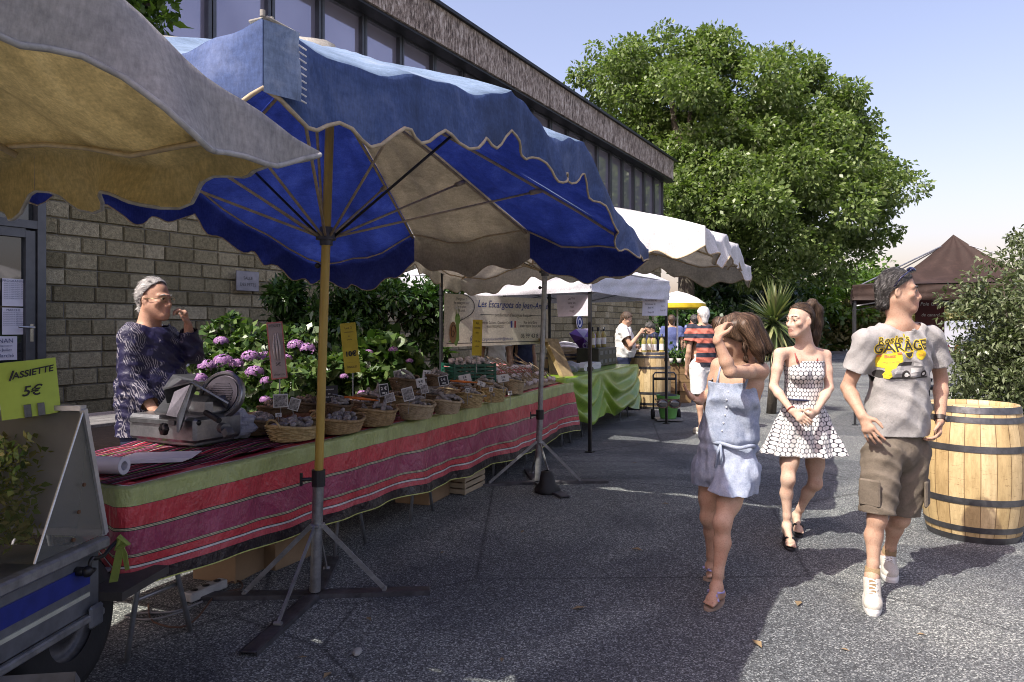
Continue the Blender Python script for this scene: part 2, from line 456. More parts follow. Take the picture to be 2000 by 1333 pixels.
cp = MB(); cp.box(bp((S0+S1)/2+.1, .10, 7.955), (S1-S0+.4, .74, .07), BAX); cp.box(bp((S0+S1)/2+.1, .2, 7.165), (S1-S0+.3, .3, .05), BAX)
cp.build('eave_trim', M_darkmetal, building, sub=R0)
rf = MB(); rf.box(bp((S0+S1)/2, -6, 8.03), (S1-S0, 11.4, .06), BAX); rf.build('roof', simple('roof_felt', (.08, .08, .08), .9), building, sub=R0)
# glazed door at the left end
dr = MB(); D0, D1, ZB, ZT = -1.8, -.56, .45, 3.3
for sa in (D0, D1): dr.box(bp(sa, .02, (ZB+ZT)/2), (.09, .16, ZT-ZB), BAX)
dr.box(bp((D0+D1)/2, .022, 2.66), (D1-D0-.09, .15, .09), BAX); dr.box(bp((D0+D1)/2, .022, ZT-.04), (D1-D0-.09, .15, .08), BAX)
door = dr.build('door_frame', M_alu, building, sub=R0)
tp = MB(); tp.grid(lambda u, v: bp(D0+.05+(D1-D0-.1)*u, .0, 2.71+.5*v), 1, 1)
M_glass_dark = (lambda t: (t.col((.02, .024, .028)), t.set(.03, 0, 1.0), t.m)[-1])(NT('dark_glass'))
tp.build('transom_pane', M_glass_dark, door, sub=R0)
lf = MB()
for sa in (D0+.1, D1-.11): lf.box(bp(sa, .05, 1.54), (.1, .06, 2.1), BAX)
for zz in (.53, 2.56): lf.box(bp((D0+D1)/2, .05, zz), (D1-D0-.32, .055, .1), BAX)
leaf = lf.build('door', M_alu, building, sub=R0)
pn = MB(); pn.grid(lambda u, v: bp(D0+.14+(D1-D0-.29)*u, .03, .57+1.95*v), 1, 1); pn.build('door_pane', M_glass_dark, leaf, sub=R0)
hd = MB(); hz = 1.5; hd.cyl(bp(D1-.1, .08, hz), bp(D1-.1, .14, hz), .012); hd.cyl(bp(D1-.1, .135, hz), bp(D1-.26, .135, hz+.005), .011)
hd.box(bp(D1-.1, .083, hz-.06), (.035, .008, .2), BAX); hd.build('handle', simple('polished_metal', (.6, .6, .6), .25, 1), leaf, sub=R0, smooth=False)
tw = MB(); tw.box(bp((S0+D0)/2-.05, -.06, 2.7), (D0-S0-.1, .1, 5.4), BAX); tw.box(bp((D0+D1)/2, -.06, 4.4), (D1-D0+.1, .1, 2.0), BAX); tw.build('plain_wall', M_block, building, sub=R0)
# raised bed in front of the wall
bed = MB(); bed.box(bp(13.6, .6, .19), (15, 1.2, .38), BAX, .02); bed.box(bp(1.5, 1.85, .195), (9.2, 3.7, .39), BAX, .02)
tag(bed.build('terrace', simple('soil', (.06, .045, .03), .95, bump=.8, bs=30, bd=.03)), kind='structure')
# steel plaque on the wall
pl = MB(); pc = bp(3.48, .03, 0); 
def wallpt(px, py, out):
    # point on the wall plane (offset out) seen at a photo pixel
    dx = (px-1000)/FOC; dz = -(py-HOR)/FOC; d = V(dx, 1, dz); o = V(0, 0, EYE); k = np.dot(B0+BN*out-o, BN)/np.dot(d, BN); return o+d*k
pa, pb = wallpt(461, 568, .03), wallpt(505, 532, .03)
pc = (pa+pb)/2; pw = abs(np.dot(pb-pa, BW)); ph = pb[2]-pa[2]
plaque = empty('plaque', pc, 'small grey metal plaque with two engraved lines fixed to the block wall', 'plaque')
pl = MB(); pl.box(pc, (pw, .025, ph), BAX, .006); pl.build('plate', simple('plaque_steel', (.16, .16, .19), .4, .7, .2), plaque, sub=pc)
le = MB(); lettering(le, 'SALLE', ph*.22, pc+BN*.013+UP*ph*.14, BW, UP); lettering(le, 'DES FETES', ph*.22, pc+BN*.013-UP*ph*.18, BW, UP)
M_ink = simple('ink', (.015, .015, .018), .6); le.build('engraving', M_ink, plaque, sub=pc)
# papers taped to the door
M_paper = simple('paper', (.62, .61, .68), .8, var=.06); M_navy = simple('navy_ink', (.02, .03, .11), .6)
def poster(px0, py0, px1, py1, label, lines, big=None):
    a = wallpt(px0, py1, .045); b = wallpt(px1, py0, .045); c = (a+b)/2; W_ = np.dot(b-a, BW); H_ = b[2]-a[2]
    p = empty('poster', c, label, 'poster', 'paper notices taped to the glass door')
    m = MB(); m.grid(lambda u, v: c+BW*W_*(u-.5)+UP*H_*(v-.5)+BN*.006*math.sin(5*u), 6, 2); m.build('sheet', M_paper, p, sub=c)
    k = MB(); y = H_*.5
    for (tx, hgt) in lines:
        y -= hgt*H_*.75; lettering(k, tx, hgt*H_, c+UP*y+BN*.008, BW, UP); y -= hgt*H_*.45
    k.build('print', M_navy, p, sub=c)
poster(4, 546, 46, 598, 'upper white notice with close print taped to the door glass', [('PROGRAMME', .12)]+[('samedi 16 juillet de 9h a 19h', .055)]*9)
poster(4, 602, 46, 654, 'middle white notice with small print and a boxed panel on the door glass', [('MARCHE', .12)]+[('produits locaux et dégustation', .055)]*8)
poster(-50, 657, 34, 706, 'wide white market poster headed NAN below the two notices on the door', [('PERIGNAN', .26), ('Vente directe, dégustation', .11), ('Samedi 16 Juillet', .17), ('Grand Marché', .22)])

# ------------------------------------------------------------------ foliage
def leaf_mat(name, c0, c1, c2, trans=.3, rough=.42):
    t = NT(name); r = t.n('ShaderNodeNewGeometry').outputs['Random Per Island']
    c = t.ramp(r, [(0, c0), (.5, c1), (1, c2)]); t.col(c); t.set(rough, 0, .5); t.translucent(t.mix(1, c, (1.3, 1.5, .6, 1), 'MULTIPLY'), trans); return t.m
M_leaf_tree = leaf_mat('maple_leaves', (.035, .07, .010), (.07, .135, .018), (.13, .21, .035))
M_leaf_big = leaf_mat('big_tree_leaves', (.060, .100, .026), (.115, .17, .048), (.21, .27, .095), .32, .42)
M_leaf_dark = leaf_mat('dark_leaves', (.012, .032, .010), (.026, .058, .016), (.05, .095, .028), .2, .35)
M_leaf_shrub = leaf_mat('laurel_leaves', (.018, .045, .012), (.035, .08, .018), (.075, .14, .035), .2, .3)
M_leaf_hyd = leaf_mat('hydrangea_leaves', (.022, .05, .013), (.05, .10, .024), (.15, .21, .07), .22, .36)
M_leaf_grey = leaf_mat('silvery_leaves', (.055, .075, .035), (.105, .135, .06), (.2, .23, .13), .2, .35)
M_leaf_dry = leaf_mat('dry_leaves', (.09, .085, .03), (.15, .14, .05), (.24, .22, .1), .25, .6)
M_bark = simple('bark', (.10, .085, .065), .95, var=.5, vs=6, bump=1, bs=22, bd=.05, stretch=(3, 3, .7))
def leaves(pts, size, seed=0, asp=.55, out=None, droop=.3, fold=.25, jitter=.35):
    """pts (n,3): a pointed folded leaf at each; out (n,3) directions they lean to"""
    r = np.random.default_rng(seed); n = len(pts)
    d = r.normal(size=(n, 3)); d /= np.linalg.norm(d, axis=1)[:, None]
    if out is not None: d = d*.75+out*.8
    d[:, 2] -= droop; d /= np.linalg.norm(d, axis=1)[:, None]
    up = r.normal(size=(n, 3))*.6+np.array([0, 0, 1]); sd = np.cross(d, up); sd /= np.linalg.norm(sd, axis=1)[:, None]+1e-9
    nn = np.cross(sd, d); L = size*(1-jitter+2*jitter*r.random(n))[:, None]; w = L*asp*.5
    v = np.stack([pts, pts+d*L*.5+sd*w+nn*L*fold*.5, pts+d*L, pts+d*L*.5-sd*w+nn*L*fold*.5], 1).reshape(-1, 3)
    f = np.arange(n*4).reshape(n, 4); return v, f
def clump_pts(clumps, n, seed, shell=.45):
    r = np.random.default_rng(seed); C = np.array([c[0] for c in clumps]); R = np.array([c[1] for c in clumps], float)
    if R.ndim == 1: R = np.repeat(R[:, None], 3, 1)
    wgt = (R[:, 0]*R[:, 2]); i = r.choice(len(clumps), n, p=wgt/wgt.sum())
    d = r.normal(size=(n, 3)); d /= np.linalg.norm(d, axis=1)[:, None]
    rad = (shell+(1-shell)*r.random(n)**.6)[:, None]*(1+.12*r.normal(size=(n, 1)))
    return C[i]+d*rad*R[i], d
def sub_clumps(big, k, seed, rr=(.28, .5)):
    """break big lobes into many small leaf clumps on and in them"""
    r = np.random.default_rng(seed); o = []
    for c, R in big:
        R = np.array(R if hasattr(R, '__len__') else (R,)*3, float)
        for _ in range(k):
            d = r.normal(size=3); d /= np.linalg.norm(d); o.append((np.asarray(c)+d*R*(.45+.5*r.random()), R.mean()*r.uniform(*rr)*np.array([1, 1, .7])))
    return o
def tree(name, label, cat, base, lobes, n, size, mat, k=10, trunk_r=.2, seed=1, group=None, limbs=True, asp=.6, trunk_top=None, rr=(.28, .5), shell=.45):
    base = np.asarray(base, float); t = empty(name, base, label, cat, group)
    cl = sub_clumps(lobes, k, seed, rr); p, d = clump_pts(cl, n, seed+1, shell)
    v, f = leaves(p, size, seed+2, asp, d); np_mesh('crown', v, f, mat, t, False, sub=base)
    if trunk_r:
        m = MB(); cen = np.mean([np.asarray(c) for c, _ in lobes], 0); top = np.asarray(trunk_top) if trunk_top is not None else base*.6+cen*.4
        if trunk_top is None: top[2] = base[2]+(cen[2]-base[2])*.45
        mid = (base+top)/2+V(.06, 0, 0)*trunk_r*6*random.uniform(-1, 1)
        m.tube([base-UP*.1, base+UP*.15, mid, top], [trunk_r*1.5, trunk_r*1.1, trunk_r*.9, trunk_r*.75], 10)
        if limbs:
            for i, (c, R) in enumerate(lobes):
                c = np.asarray(c); q = (top+c)/2+V(0, 0, .1*np.linalg.norm(c-top)); m.tube([top-UP*.1, q, c], [trunk_r*.6, trunk_r*.4, trunk_r*.12], 7)
        m.build('trunk', M_bark, t, True, sub=base)
    return t
big = []
for px, py, d, R in ((1235, 190, 36, 3.3), (1300, 120, 35, 2.3), (1180, 150, 37, 2.0), (1330, 260, 33, 3.4), (1420, 170, 34, 2.9), (1480, 300, 32, 3.7), (1545, 220, 34, 2.9), (1600, 300, 34, 3.0), (1650, 390, 33, 2.9), (1685, 450, 34, 1.8), (1420, 400, 31, 3.2), (1540, 430, 31, 3.2), (1240, 300, 36, 3.2), (1370, 470, 33, 2.4), (1650, 260, 35, 1.7), (1620, 510, 34, 1.8), (1700, 400, 35, 1.1), (1480, 520, 33, 2.0), (1590, 185, 34, 2.0), (1650, 235, 34, 1.8), (1530, 150, 35, 1.8), (1400, 100, 35, 1.6), (1440, 230, 32, 3.0), (1560, 350, 32, 3.0), (1350, 170, 34, 2.6), (1320, 380, 32, 2.6), (1690, 330, 34, 1.7)):
    c = at(px, py, d); big.append((c, (R, R, R*.85)))
tb = at(1335, 690, 32.5); tb[2] = 0
tree('tree', 'huge spreading broadleaf tree towering at the far end of the street', 'tree', tb, big, 150000, .21, M_leaf_big, 22, .42, 11, trunk_top=at(1340, 480, 32.5), rr=(.22, .40), shell=.55)
M_far = M_leaf_dark
for i, (px, pt, pb, d, wd, lab, mm) in enumerate([
    (1395, 500, 690, 38, 2.6, 'dark green tree just right of the white parasol tip, under the huge tree', M_leaf_dark),
    (1470, 545, 690, 40, 3.0, 'dark green tree standing behind the spiky cordyline', M_leaf_dark),
    (1565, 540, 690, 42, 3.2, 'rounded dark tree beyond the young woman in the dotted dress', M_leaf_tree),
    (1640, 520, 690, 44, 3.0, 'far green tree left of the brown gazebo post', M_leaf_tree),
    (1705, 525, 690, 47, 3.2, 'lighter tree rising behind the left half of the brown gazebo', M_leaf_tree),
    (1790, 560, 690, 46, 3.2, 'green tree seen below the brown gazebo valance', M_leaf_tree),
    (1880, 575, 690, 48, 3.4, 'low tree beyond the parked car and gazebo', M_leaf_tree),
    (1960, 560, 690, 46, 3.2, 'tree beyond the grey bush at the edge of the car park', M_leaf_tree)]):
    h = (EYE-(pt-HOR)/FOC*d); c = at(px, 640, d); lob = []
    rr_ = random.Random(i)
    for k in range(7):
        zz = .6+(h-.9)*(k+.5)/7*1.0; w_ = wd*(1-.45*abs(zz/h-.45)); lob.append((V(c[0]+rr_.uniform(-.5, .5)*w_, d+rr_.uniform(-.5, .5)*wd, zz), (w_*.62, w_*.62, h*.16+.3)))
    tree('tree', lab, 'tree', V(c[0], d, 0), lob, 3600, .38, mm, 9, .16, 30+i, 'trees beyond the car park')
def hedge(label, a, b, h, dep, n, size, mat, seed):
    a = np.asarray(a, float); b = np.asarray(b, float); r = np.random.default_rng(seed); c = (a+b)/2; o = empty('hedge', c, label, 'hedge')
    d = nrm(b-a); sd = V(d[1], -d[0], 0); t = r.random(n); hh = r.random(n)**.7
    top = h*(1+.12*np.sin(t*17+seed)+.08*np.sin(t*41))
    e = (r.random(n)-.5)*dep*(1.05-.4*hh**3)
    p = a+np.outer(t, b-a)+np.outer(e, sd)+np.outer(hh*top, UP)
    v, f = leaves(p, size, seed, .5, None, -.2); np_mesh('foliage', v, f, mat, o, False, sub=c); return o
hedge('dry yellowish hedge running along the far side of the car park', gd(1540, 689.5), gd(2080, 690), 2.7, 2.2, 7000, .35, M_leaf_dry, 3)
hedge('dark green hedge under the trees behind the striped-polo man', V(4.6, 31, 0), V(14, 33.5, 0), 2.3, 2.5, 9000, .28, M_leaf_dark, 5)
ke = MB(); ke.box((gd(1500, 691)+gd(2100, 691))/2+UP*.06, (20, .25, .14)); tag(ke.build('kerb', simple('kerb_stone', (.12, .12, .12), .9)), kind='structure')
# laurel growing against the wall
lau = []
for px, py, d, R in ((590, 590, 8.6, .42), (650, 600, 8.8, .5), (720, 585, 9.0, .52), (790, 580, 9.2, .5), (840, 600, 9.2, .42), (600, 660, 8.6, .4), (820, 650, 9.2, .38), (570, 560, 8.7, .22), (665, 660, 8.6, .42), (855, 555, 9.3, .3), (700, 640, 8.9, .4), (850, 690, 9.1, .2), (560, 615, 8.6, .2)):
    lau.append((at(px, py, d), (R, R*.8, R*.85)))
tree('laurel_shrub', 'broad dark laurel with pointed leaves growing against the block wall', 'shrub', V(-1.9, 9.0, .3), lau, 9500, .115, M_leaf_shrub, 9, .035, 51, asp=.36, trunk_top=V(-1.85, 9.0, 1.0), shell=.3)
# hydrangeas
M_petal = (lambda t: (t.col(t.ramp(t.n('ShaderNodeNewGeometry').outputs['Random Per Island'], [(0, (.16, .07, .24)), (.5, (.29, .135, .33)), (.8, (.40, .21, .38)), (1, (.55, .38, .52))])), t.set(.7), t.m)[-1])(NT('lilac_petals'))
def flower_head(parent, c, R, base, seed):
    R = R*.88
    r = np.random.default_rng(seed); n = 230; d = r.normal(size=(n, 3)); d[:, 2] = np.abs(d[:, 2])*.9-.25; d[:, 1] -= .2; d /= np.linalg.norm(d, axis=1)[:, None]
    p = np.asarray(c)+d*R*np.array([1, 1, .75]); a = np.cross(d, r.normal(size=(n, 3))); a /= np.linalg.norm(a, axis=1)[:, None]; b = np.cross(d, a); s = R*.14
    v = np.stack([p-a*s, p-b*s+d*s*.4, p+a*s, p+b*s+d*s*.4], 1).reshape(-1, 3)
    np_mesh('flower_head', v, np.arange(4*n).reshape(n, 4), M_petal, parent, False, sub=base)
def flowering(label, name, base, lobes, n, size, mat, heads, seed, asp=.75):
    t = tree(name, label, 'shrub', base, lobes, n, size, mat, 8, .02, seed, asp=asp, shell=.5)
    for i, (px, py, d, R) in enumerate(heads): flower_head(t, at(px, py, d), R, base, seed*50+i)
hb = V(-2.7, 6.6, .3)
hl = [(at(px, py, d), R) for px, py, d, R in ((420, 730, 6.5, .24), (480, 690, 6.7, .26), (540, 700, 6.6, .28), (500, 760, 6.2, .26), (560, 770, 6.1, .26), (610, 740, 6.4, .26), (450, 660, 6.9, .2), (585, 690, 6.8, .2))]
flowering('hydrangea with many lilac flower heads behind the meat slicer', 'hydrangea', hb, hl, 4200, .085, M_leaf_hyd,
    [(404, 716, 6.2, .085), (432, 668, 6.6, .075), (436, 706, 6.1, .09), (462, 712, 6.2, .07), (490, 698, 6.2, .09), (518, 700, 6.3, .085), (497, 728, 5.95, .085), (520, 745, 5.9, .055), (578, 676, 6.5, .085), (600, 682, 6.5, .08), (478, 668, 6.7, .05), (445, 734, 5.9, .06), (560, 700, 6.2, .05), (518, 782, 5.7, .05), (390, 740, 6.0, .07)], 61)
hl2 = [(at(px, py, d), R) for px, py, d, R in ((660, 760, 6.4, .26), (690, 740, 6.6, .26), (730, 750, 6.6, .24), (640, 720, 6.9, .24))]
flowering('leafy hydrangea with one or two lilac heads behind the yellow price board', 'hydrangea', V(-1.55, 6.7, .3), hl2, 2600, .09, M_leaf_hyd, [(672, 736, 6.2, .04), (708, 770, 6.2, .05)], 63)
hl3 = [(at(px, py, d), R) for px, py, d, R in ((745, 715, 7.2, .26), (775, 690, 7.3, .22), (730, 680, 7.4, .2), (790, 720, 7.2, .18))]
flowering('mallow with big pale leaves and dark magenta flowers left of the green crate', 'mallow', V(-1.25, 7.3, .3), hl3, 1300, .12, M_leaf_hyd, [(720, 690, 6.9, .05), (768, 684, 7.0, .05), (800, 706, 7.0, .04), (735, 755, 6.9, .04)], 65, .9)
# grey-green bush by the big barrel
bl = [(at(px, py, d), R) for px, py, d, R in ((1960, 560, 7.3, .42), (1990, 620, 7.2, .5), (1930, 620, 7.4, .42), (1960, 690, 7.2, .5), (1915, 690, 7.4, .34), (1900, 745, 7.3, .28), (1990, 740, 7.1, .5), (1940, 770, 7.1, .42), (2040, 560, 7.4, .5), (2060, 660, 7.2, .6), (1985, 510, 7.6, .2), (2050, 780, 7.1, .5), (2005, 470, 7.8, .2), (1950, 830, 7.1, .4), (2020, 840, 7.0, .4))]
tree('bush', 'silvery small-leaved bush rising behind the big oak barrel', 'bush', V(5.1, 7.3, 0), bl, 17000, .065, M_leaf_grey, 10, .04, 71, asp=.36, shell=.4)
# branch overhanging behind the ochre canopy
tree('tree', 'leafy tree whose branches hang down in front of the upper windows by the ochre canopy', 'tree', V(-5.6, 7.2, 0),
    [(at(265, 0, 7), .34), (at(300, 8, 7.1), .26), (at(235, -20, 7), .35), (at(330, -25, 7.2), .25), (at(180, -60, 7), .6), (at(60, -150, 7), .9)], 3200, .10, M_leaf_tree, 9, .12, 81, asp=.7, trunk_top=V(-5.2, 7.1, 4.2), shell=.5)
# spiky cordyline
M_blade = leaf_mat('cordyline_blades', (.05, .08, .03), (.12, .16, .06), (.30, .30, .14), .15, .4)
def cordyline(base, top, R, n, label):
    base = np.asarray(base, float); t = empty('cordyline', base, label, 'plant'); r = random.Random(4); vs_, fs_ = [], []
    for i in range(n):
        az = r.uniform(0, 6.283); el = math.radians(r.uniform(-75, 85)); L = R*r.uniform(.8, 1.15); d = V(math.cos(az)*math.cos(el), math.sin(az)*math.cos(el), math.sin(el))
        sd = nrm(np.cross(d, UP)+1e-6); w_ = .022*R/.6
        o = len(vs_); p = top+V(0, 0, -.12*r.random())
        for k, (u, ww) in enumerate(((.05, .8), (.4, 1), (.75, .6), (1, .05))):
            c = p+d*L*u-UP*(.18*L*u*u*math.cos(el)); vs_ += [c-sd*w_*ww, c+sd*w_*ww]
        fs_ += [(o+2*k, o+2*k+1, o+2*k+3, o+2*k+2) for k in range(3)]
    np_mesh('crown', np.array(vs_), np.array(fs_), M_blade, t, False, sub=base)
    m = MB(); m.tube([base, (base+top)/2+V(.03, 0, 0), top], [.09, .075, .06], 8); m.build('trunk', M_bark, t, True, sub=base)
tp_ = at(1512, 622, 12.5); cordyline(V(tp_[0]-.05, 12.5, 0), tp_, .72, 260, 'spiky cordyline with radiating sword leaves behind the young woman')
# ------------------------------------------------------------------ market parasols
PT, PR = nrm(V(.416, .909, 0)), nrm(V(.909, -.416, 0))          # along the row of stalls, towards the street
def canvas(name, c, c2, trans, rough=.75, var=.3, weave=True):
    t = NT(name); co = t.coord()
    n = t.noise(co, 3.2, 7, .7, .6); n2 = t.noise(t.scale(co, (1, 1, 3)), 22, 4, .75)
    cc = t.ramp(n, [(.28, tuple(x*(1-var) for x in c)), (.5, c), (.74, c2)])
    cc = t.mix(1, cc, t.ramp(n2, [(.3, (.86, .86, .86)), (.7, (1.12, 1.12, 1.12))]), 'MULTIPLY'); wv = t.noise(t.scale(co, (1, 1, .35)), 120, 3, .7); cc = t.mix(1, cc, t.ramp(wv, [(.32, (.82, .82, .82)), (.68, (1.15, 1.15, 1.15))]), 'MULTIPLY')
    t.col(cc); t.set(rough, 0, .3); t.bump(t.math('ADD', t.noise(t.scale(co, (1, 1, .5)), 5, 3, .5), t.math('MULTIPLY', wv, .12)), .4, .025)
    if trans: t.translucent(cc, trans)
    return t.m
M_blue_out = canvas('sunlit_blue_canvas', (.30, .42, .58), (.46, .56, .68), .42)  # roof cloth: sunlight put into the colour as a paler blue
M_blue_val = canvas('shaded_blue_canvas', (.06, .10, .235), (.15, .20, .36), .25, var=.55)  # valance of the same cloth, its shade put into the colour
M_patch = canvas('bleached_patch', (.17, .23, .34), (.42, .47, .54), .1, var=.5)
M_blue_in = canvas('deep_blue_canvas', (.065, .095, .40), (.11, .155, .54), .5)
M_beige_in = canvas('beige_canvas', (.46, .41, .31), (.58, .52, .41), .5)
M_beige_out = canvas('weathered_beige_canvas', (.48, .46, .41), (.6, .57, .5), .42)
M_tan_out = canvas('greyed_canvas', (.42, .41, .41), (.56, .54, .53), .42)
M_tan_in = canvas('ochre_canvas', (.72, .58, .26), (.82, .70, .36), .55)
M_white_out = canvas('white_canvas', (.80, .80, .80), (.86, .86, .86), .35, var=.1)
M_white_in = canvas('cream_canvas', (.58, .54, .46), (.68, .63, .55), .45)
M_piping_tan = simple('tan_piping', (.36, .29, .19), .8, var=.3, vs=30)
M_piping_grey = simple('grey_piping', (.30, .29, .27), .8, var=.3, vs=30)
M_rib = simple('ash_wood_rib', (.42, .33, .20), .55, var=.3, vs=20, stretch=(1, 1, 1), bump=.1)
M_ribdark = simple('dark_rib', (.03, .028, .026), .5, .3, .3)
M_galv = simple('galvanised_steel', (.30, .31, .32), .45, .75, .35, 14, .15, 60)
M_galvdark = simple('oily_steel', (.10, .10, .11), .5, .7, .5, 10, .2, 60)
M_black = simple('black_plastic', (.012, .012, .014), .45)
M_brass = simple('varnished_yellow_pole', (.42, .285, .055), .32, 0, .35, 9, .1, 40, stretch=(1, 1, .15))
def wrap_pole(name, a, b, r, mat, parent, sub, n=14):
    m = MB(); m.cyl(a, b, r, n=n); return m.build(name, mat, parent, True, sub=sub, auto=True)
def parasol(label, c, base, L, W, zs, offs, apex, mats, beige, hem, hub_z, polemat, split_z, seed, pole_top=None, rmat=None, feet=None, hemf=None, hemp=None, sagk=.06, flk=1.0, group='market parasols'):
    """rectangular market umbrella: c centre (x,y) of the canopy, 12 ribs, scalloped valance"""
    root = empty('market_parasol', base, label, 'parasol', group); sub = np.asarray(base, float); rr = np.random.default_rng(seed)
    c = V(c[0], c[1], 0); apex = np.asarray(apex, float)
    # boundary ribs, counter-clockwise from far street corner
    ml, ms = offs; K = [(*uw, z) for uw, z in zip([(L/2, W/2), (ml, W/2), (-ml, W/2), (-L/2, W/2), (-L/2, ms), (-L/2, -ms), (-L/2, -W/2), (-ml, -W/2), (ml, -W/2), (L/2, -W/2), (L/2, -ms), (L/2, ms)], zs)]
    hemf = hemf or {}; hemp = hemp or {}
    ribp = [c+PT*u+PR*w+UP*z for u, w, z in K]
    nb, nr, nvl = 30, 14, 6
    vo, fo, mo = [], [], []; hems = []; skin_out, skin_in = [], []
    ph = rr.random(12)*6.28
    def surf(i, t, r):
        A, B = ribp[i], ribp[(i+1) % 12]; e = A*(1-t)+B*t; sag = 4*t*(1-t)
        p = apex*(1-r)+e*r; p = p+UP*((.035*math.sin(math.pi*r)-.05*math.sin(math.pi*r**.5))*(1-.2*sag)-sagk*sag*r*r)
        p = p+UP*.012*math.sin(9*t+ph[i]+5*r)*r*sag*2+UP*.006*math.sin(31*t+11*r+ph[i])*r
        return p
    run = 0.0
    for i in range(12):
        A, B = ribp[i], ribp[(i+1) % 12]; ln = np.linalg.norm(B-A); ed = nrm(B-A); outn = nrm(V(ed[1], -ed[0], 0))
        if np.dot(outn, (A+B)/2-c) < 0: outn = -outn
        rows = []
        for j in range(nr+1):
            rows.append([surf(i, k/nb, .035+.965*j/nr) for k in range(nb+1)])
        nsc = max(2, round(ln/.29)); fl = rr.random()*6.28
        for j in range(1, nvl+1):
            r_ = []
            for k in range(nb+1):
                t = k/nb; e = rows[nr][k]; sc = math.sin(math.pi*t*nsc)**2; hf = min(1, *[fc_+(1-fc_)*min(1, dd/rc_) for kk_, dd, ri in ((i, t*ln, 2), ((i+1) % 12, (1-t)*ln, 1)) for fc_, rc_ in ((hemf.get(kk_, (1, 1, 1))[0], hemf.get(kk_, (1, 1, 1))[ri]),)]); d = (hem*hemp.get(i, 1)+.05*sc)*hf*j/nvl
                corner = min(t, 1-t) if (K[i][2] != K[(i+1) % 12][2]) else .5
                flu = (.026*math.sin(t*nsc*3.1+fl)+.018*math.sin(t*13+2*fl)+.008*math.sin(t*37+fl)+(flk-1)*.016*math.sin(t*ln*26+1.3*math.sin(t*9)+fl))*flk*(j/nvl)**1.1*min(1, 6*t, 6*(1-t))
                r_.append(e-UP*d+outn*(flu+.012*j/nvl*min(1, 6*t, 6*(1-t))))
            rows.append(r_)
        hems.append(rows[-1][:-1])
        o = len(vo); nt = len(rows)
        for r_ in rows: vo += r_
        for j in range(nt-1):
            for k in range(nb):
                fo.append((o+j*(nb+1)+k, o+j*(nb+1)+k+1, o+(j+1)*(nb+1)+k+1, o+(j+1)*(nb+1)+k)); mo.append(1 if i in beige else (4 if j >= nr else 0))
    vo = np.array(vo); fo = np.array(fo)
    # orient outwards, then a second skin 5 mm inside
    n0 = np.cross(vo[fo[:, 1]]-vo[fo[:, 0]], vo[fo[:, 3]]-vo[fo[:, 0]])
    if (n0[:, 2].sum()) < 0: fo = fo[:, ::-1]; n0 = -n0
    vn = np.zeros_like(vo)
    for k in range(4): np.add.at(vn, fo[:, k], n0)
    vn /= np.linalg.norm(vn, axis=1)[:, None]+1e-9
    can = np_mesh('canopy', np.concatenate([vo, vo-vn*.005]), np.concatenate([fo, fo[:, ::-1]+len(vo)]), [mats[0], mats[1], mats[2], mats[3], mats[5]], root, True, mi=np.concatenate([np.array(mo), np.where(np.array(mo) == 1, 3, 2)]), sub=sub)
    hp = MB(); path = [p for h in hems for p in h]; hp.tube(path, .0058, 6, closed=True); hp.build('piping', mats[4], can, True, sub=sub)
    # seam where slope and valance meet, on the inside
    sm = MB(); sm.tube([surf(i, k/6, .965)-UP*.022 for i in range(12) for k in range(6)], .007, 6, closed=True); sm.build('seam_cord', M_rib, can, True, sub=sub)
    cap = MB(); cap.lathe([(.002, .02), (.05, .018), (.11, .0), (.14, -.06)], 10, apex+UP*.0, wob=lambda t, j: .12*math.sin(3*t+j)); cap.build('apex_cap', mats[1], root, True, sub=sub)
    base = np.asarray(base, float); top = apex if pole_top is None else np.asarray(pole_top)
    def on_pole(z): return base+(top-base)*((z-base[2])/(top[2]-base[2]))
    hub = on_pole(hub_z); hb = MB(); hb.cyl(hub-UP*.05, hub+UP*.05, .036); hb.cyl(hub-UP*.02, hub+UP*.02, .055, n=16); hb.build('hub', M_galvdark, root, True, sub=sub, auto=True)
    for i in range(12):
        rb = MB(); P = [surf(i, 0, r)-UP*.035 for r in (.04, .25, .5, .75, .975)]; rb.tube(P, .0095, 6)
        rbo = rb.build('rib', rmat or M_rib, root, True, sub=sub)
        st = MB(); q = surf(i, 0, .62)-UP*.05; st.cyl(hub+nrm((q-hub)*V(1, 1, 0))*.05, q, .0075, n=6); st.cyl(q-nrm(q-hub)*.07, q+nrm(q-hub)*.01, .016, n=8); st.build('strut', (M_ribdark if i in (1, 8) else M_rib), rbo, True, sub=sub)
    wrap_pole('pole', on_pole(split_z), top-UP*.02, .024, polemat, root, sub)
    wrap_pole('base_tube', on_pole(.03), on_pole(split_z+.04), .030, M_galv, root, sub)
    cl = MB(); q = on_pole(split_z); cl.cyl(q-UP*.04, q+UP*.05, .038); cl.cyl(q, q-V(.09, .02, 0), .01); cl.box(q-V(.09, .02, 0), (.012, .02, .07)); cl.build('clamp', M_black, root, False, sub=sub)
    kb = MB(); q = on_pole(hub_z-.16); kb.ball(q-V(.042, 0, 0), .016); kb.cyl(q, q-V(.042, 0, 0), .008); kb.build('clamp_knob', M_black, root, True, sub=sub)
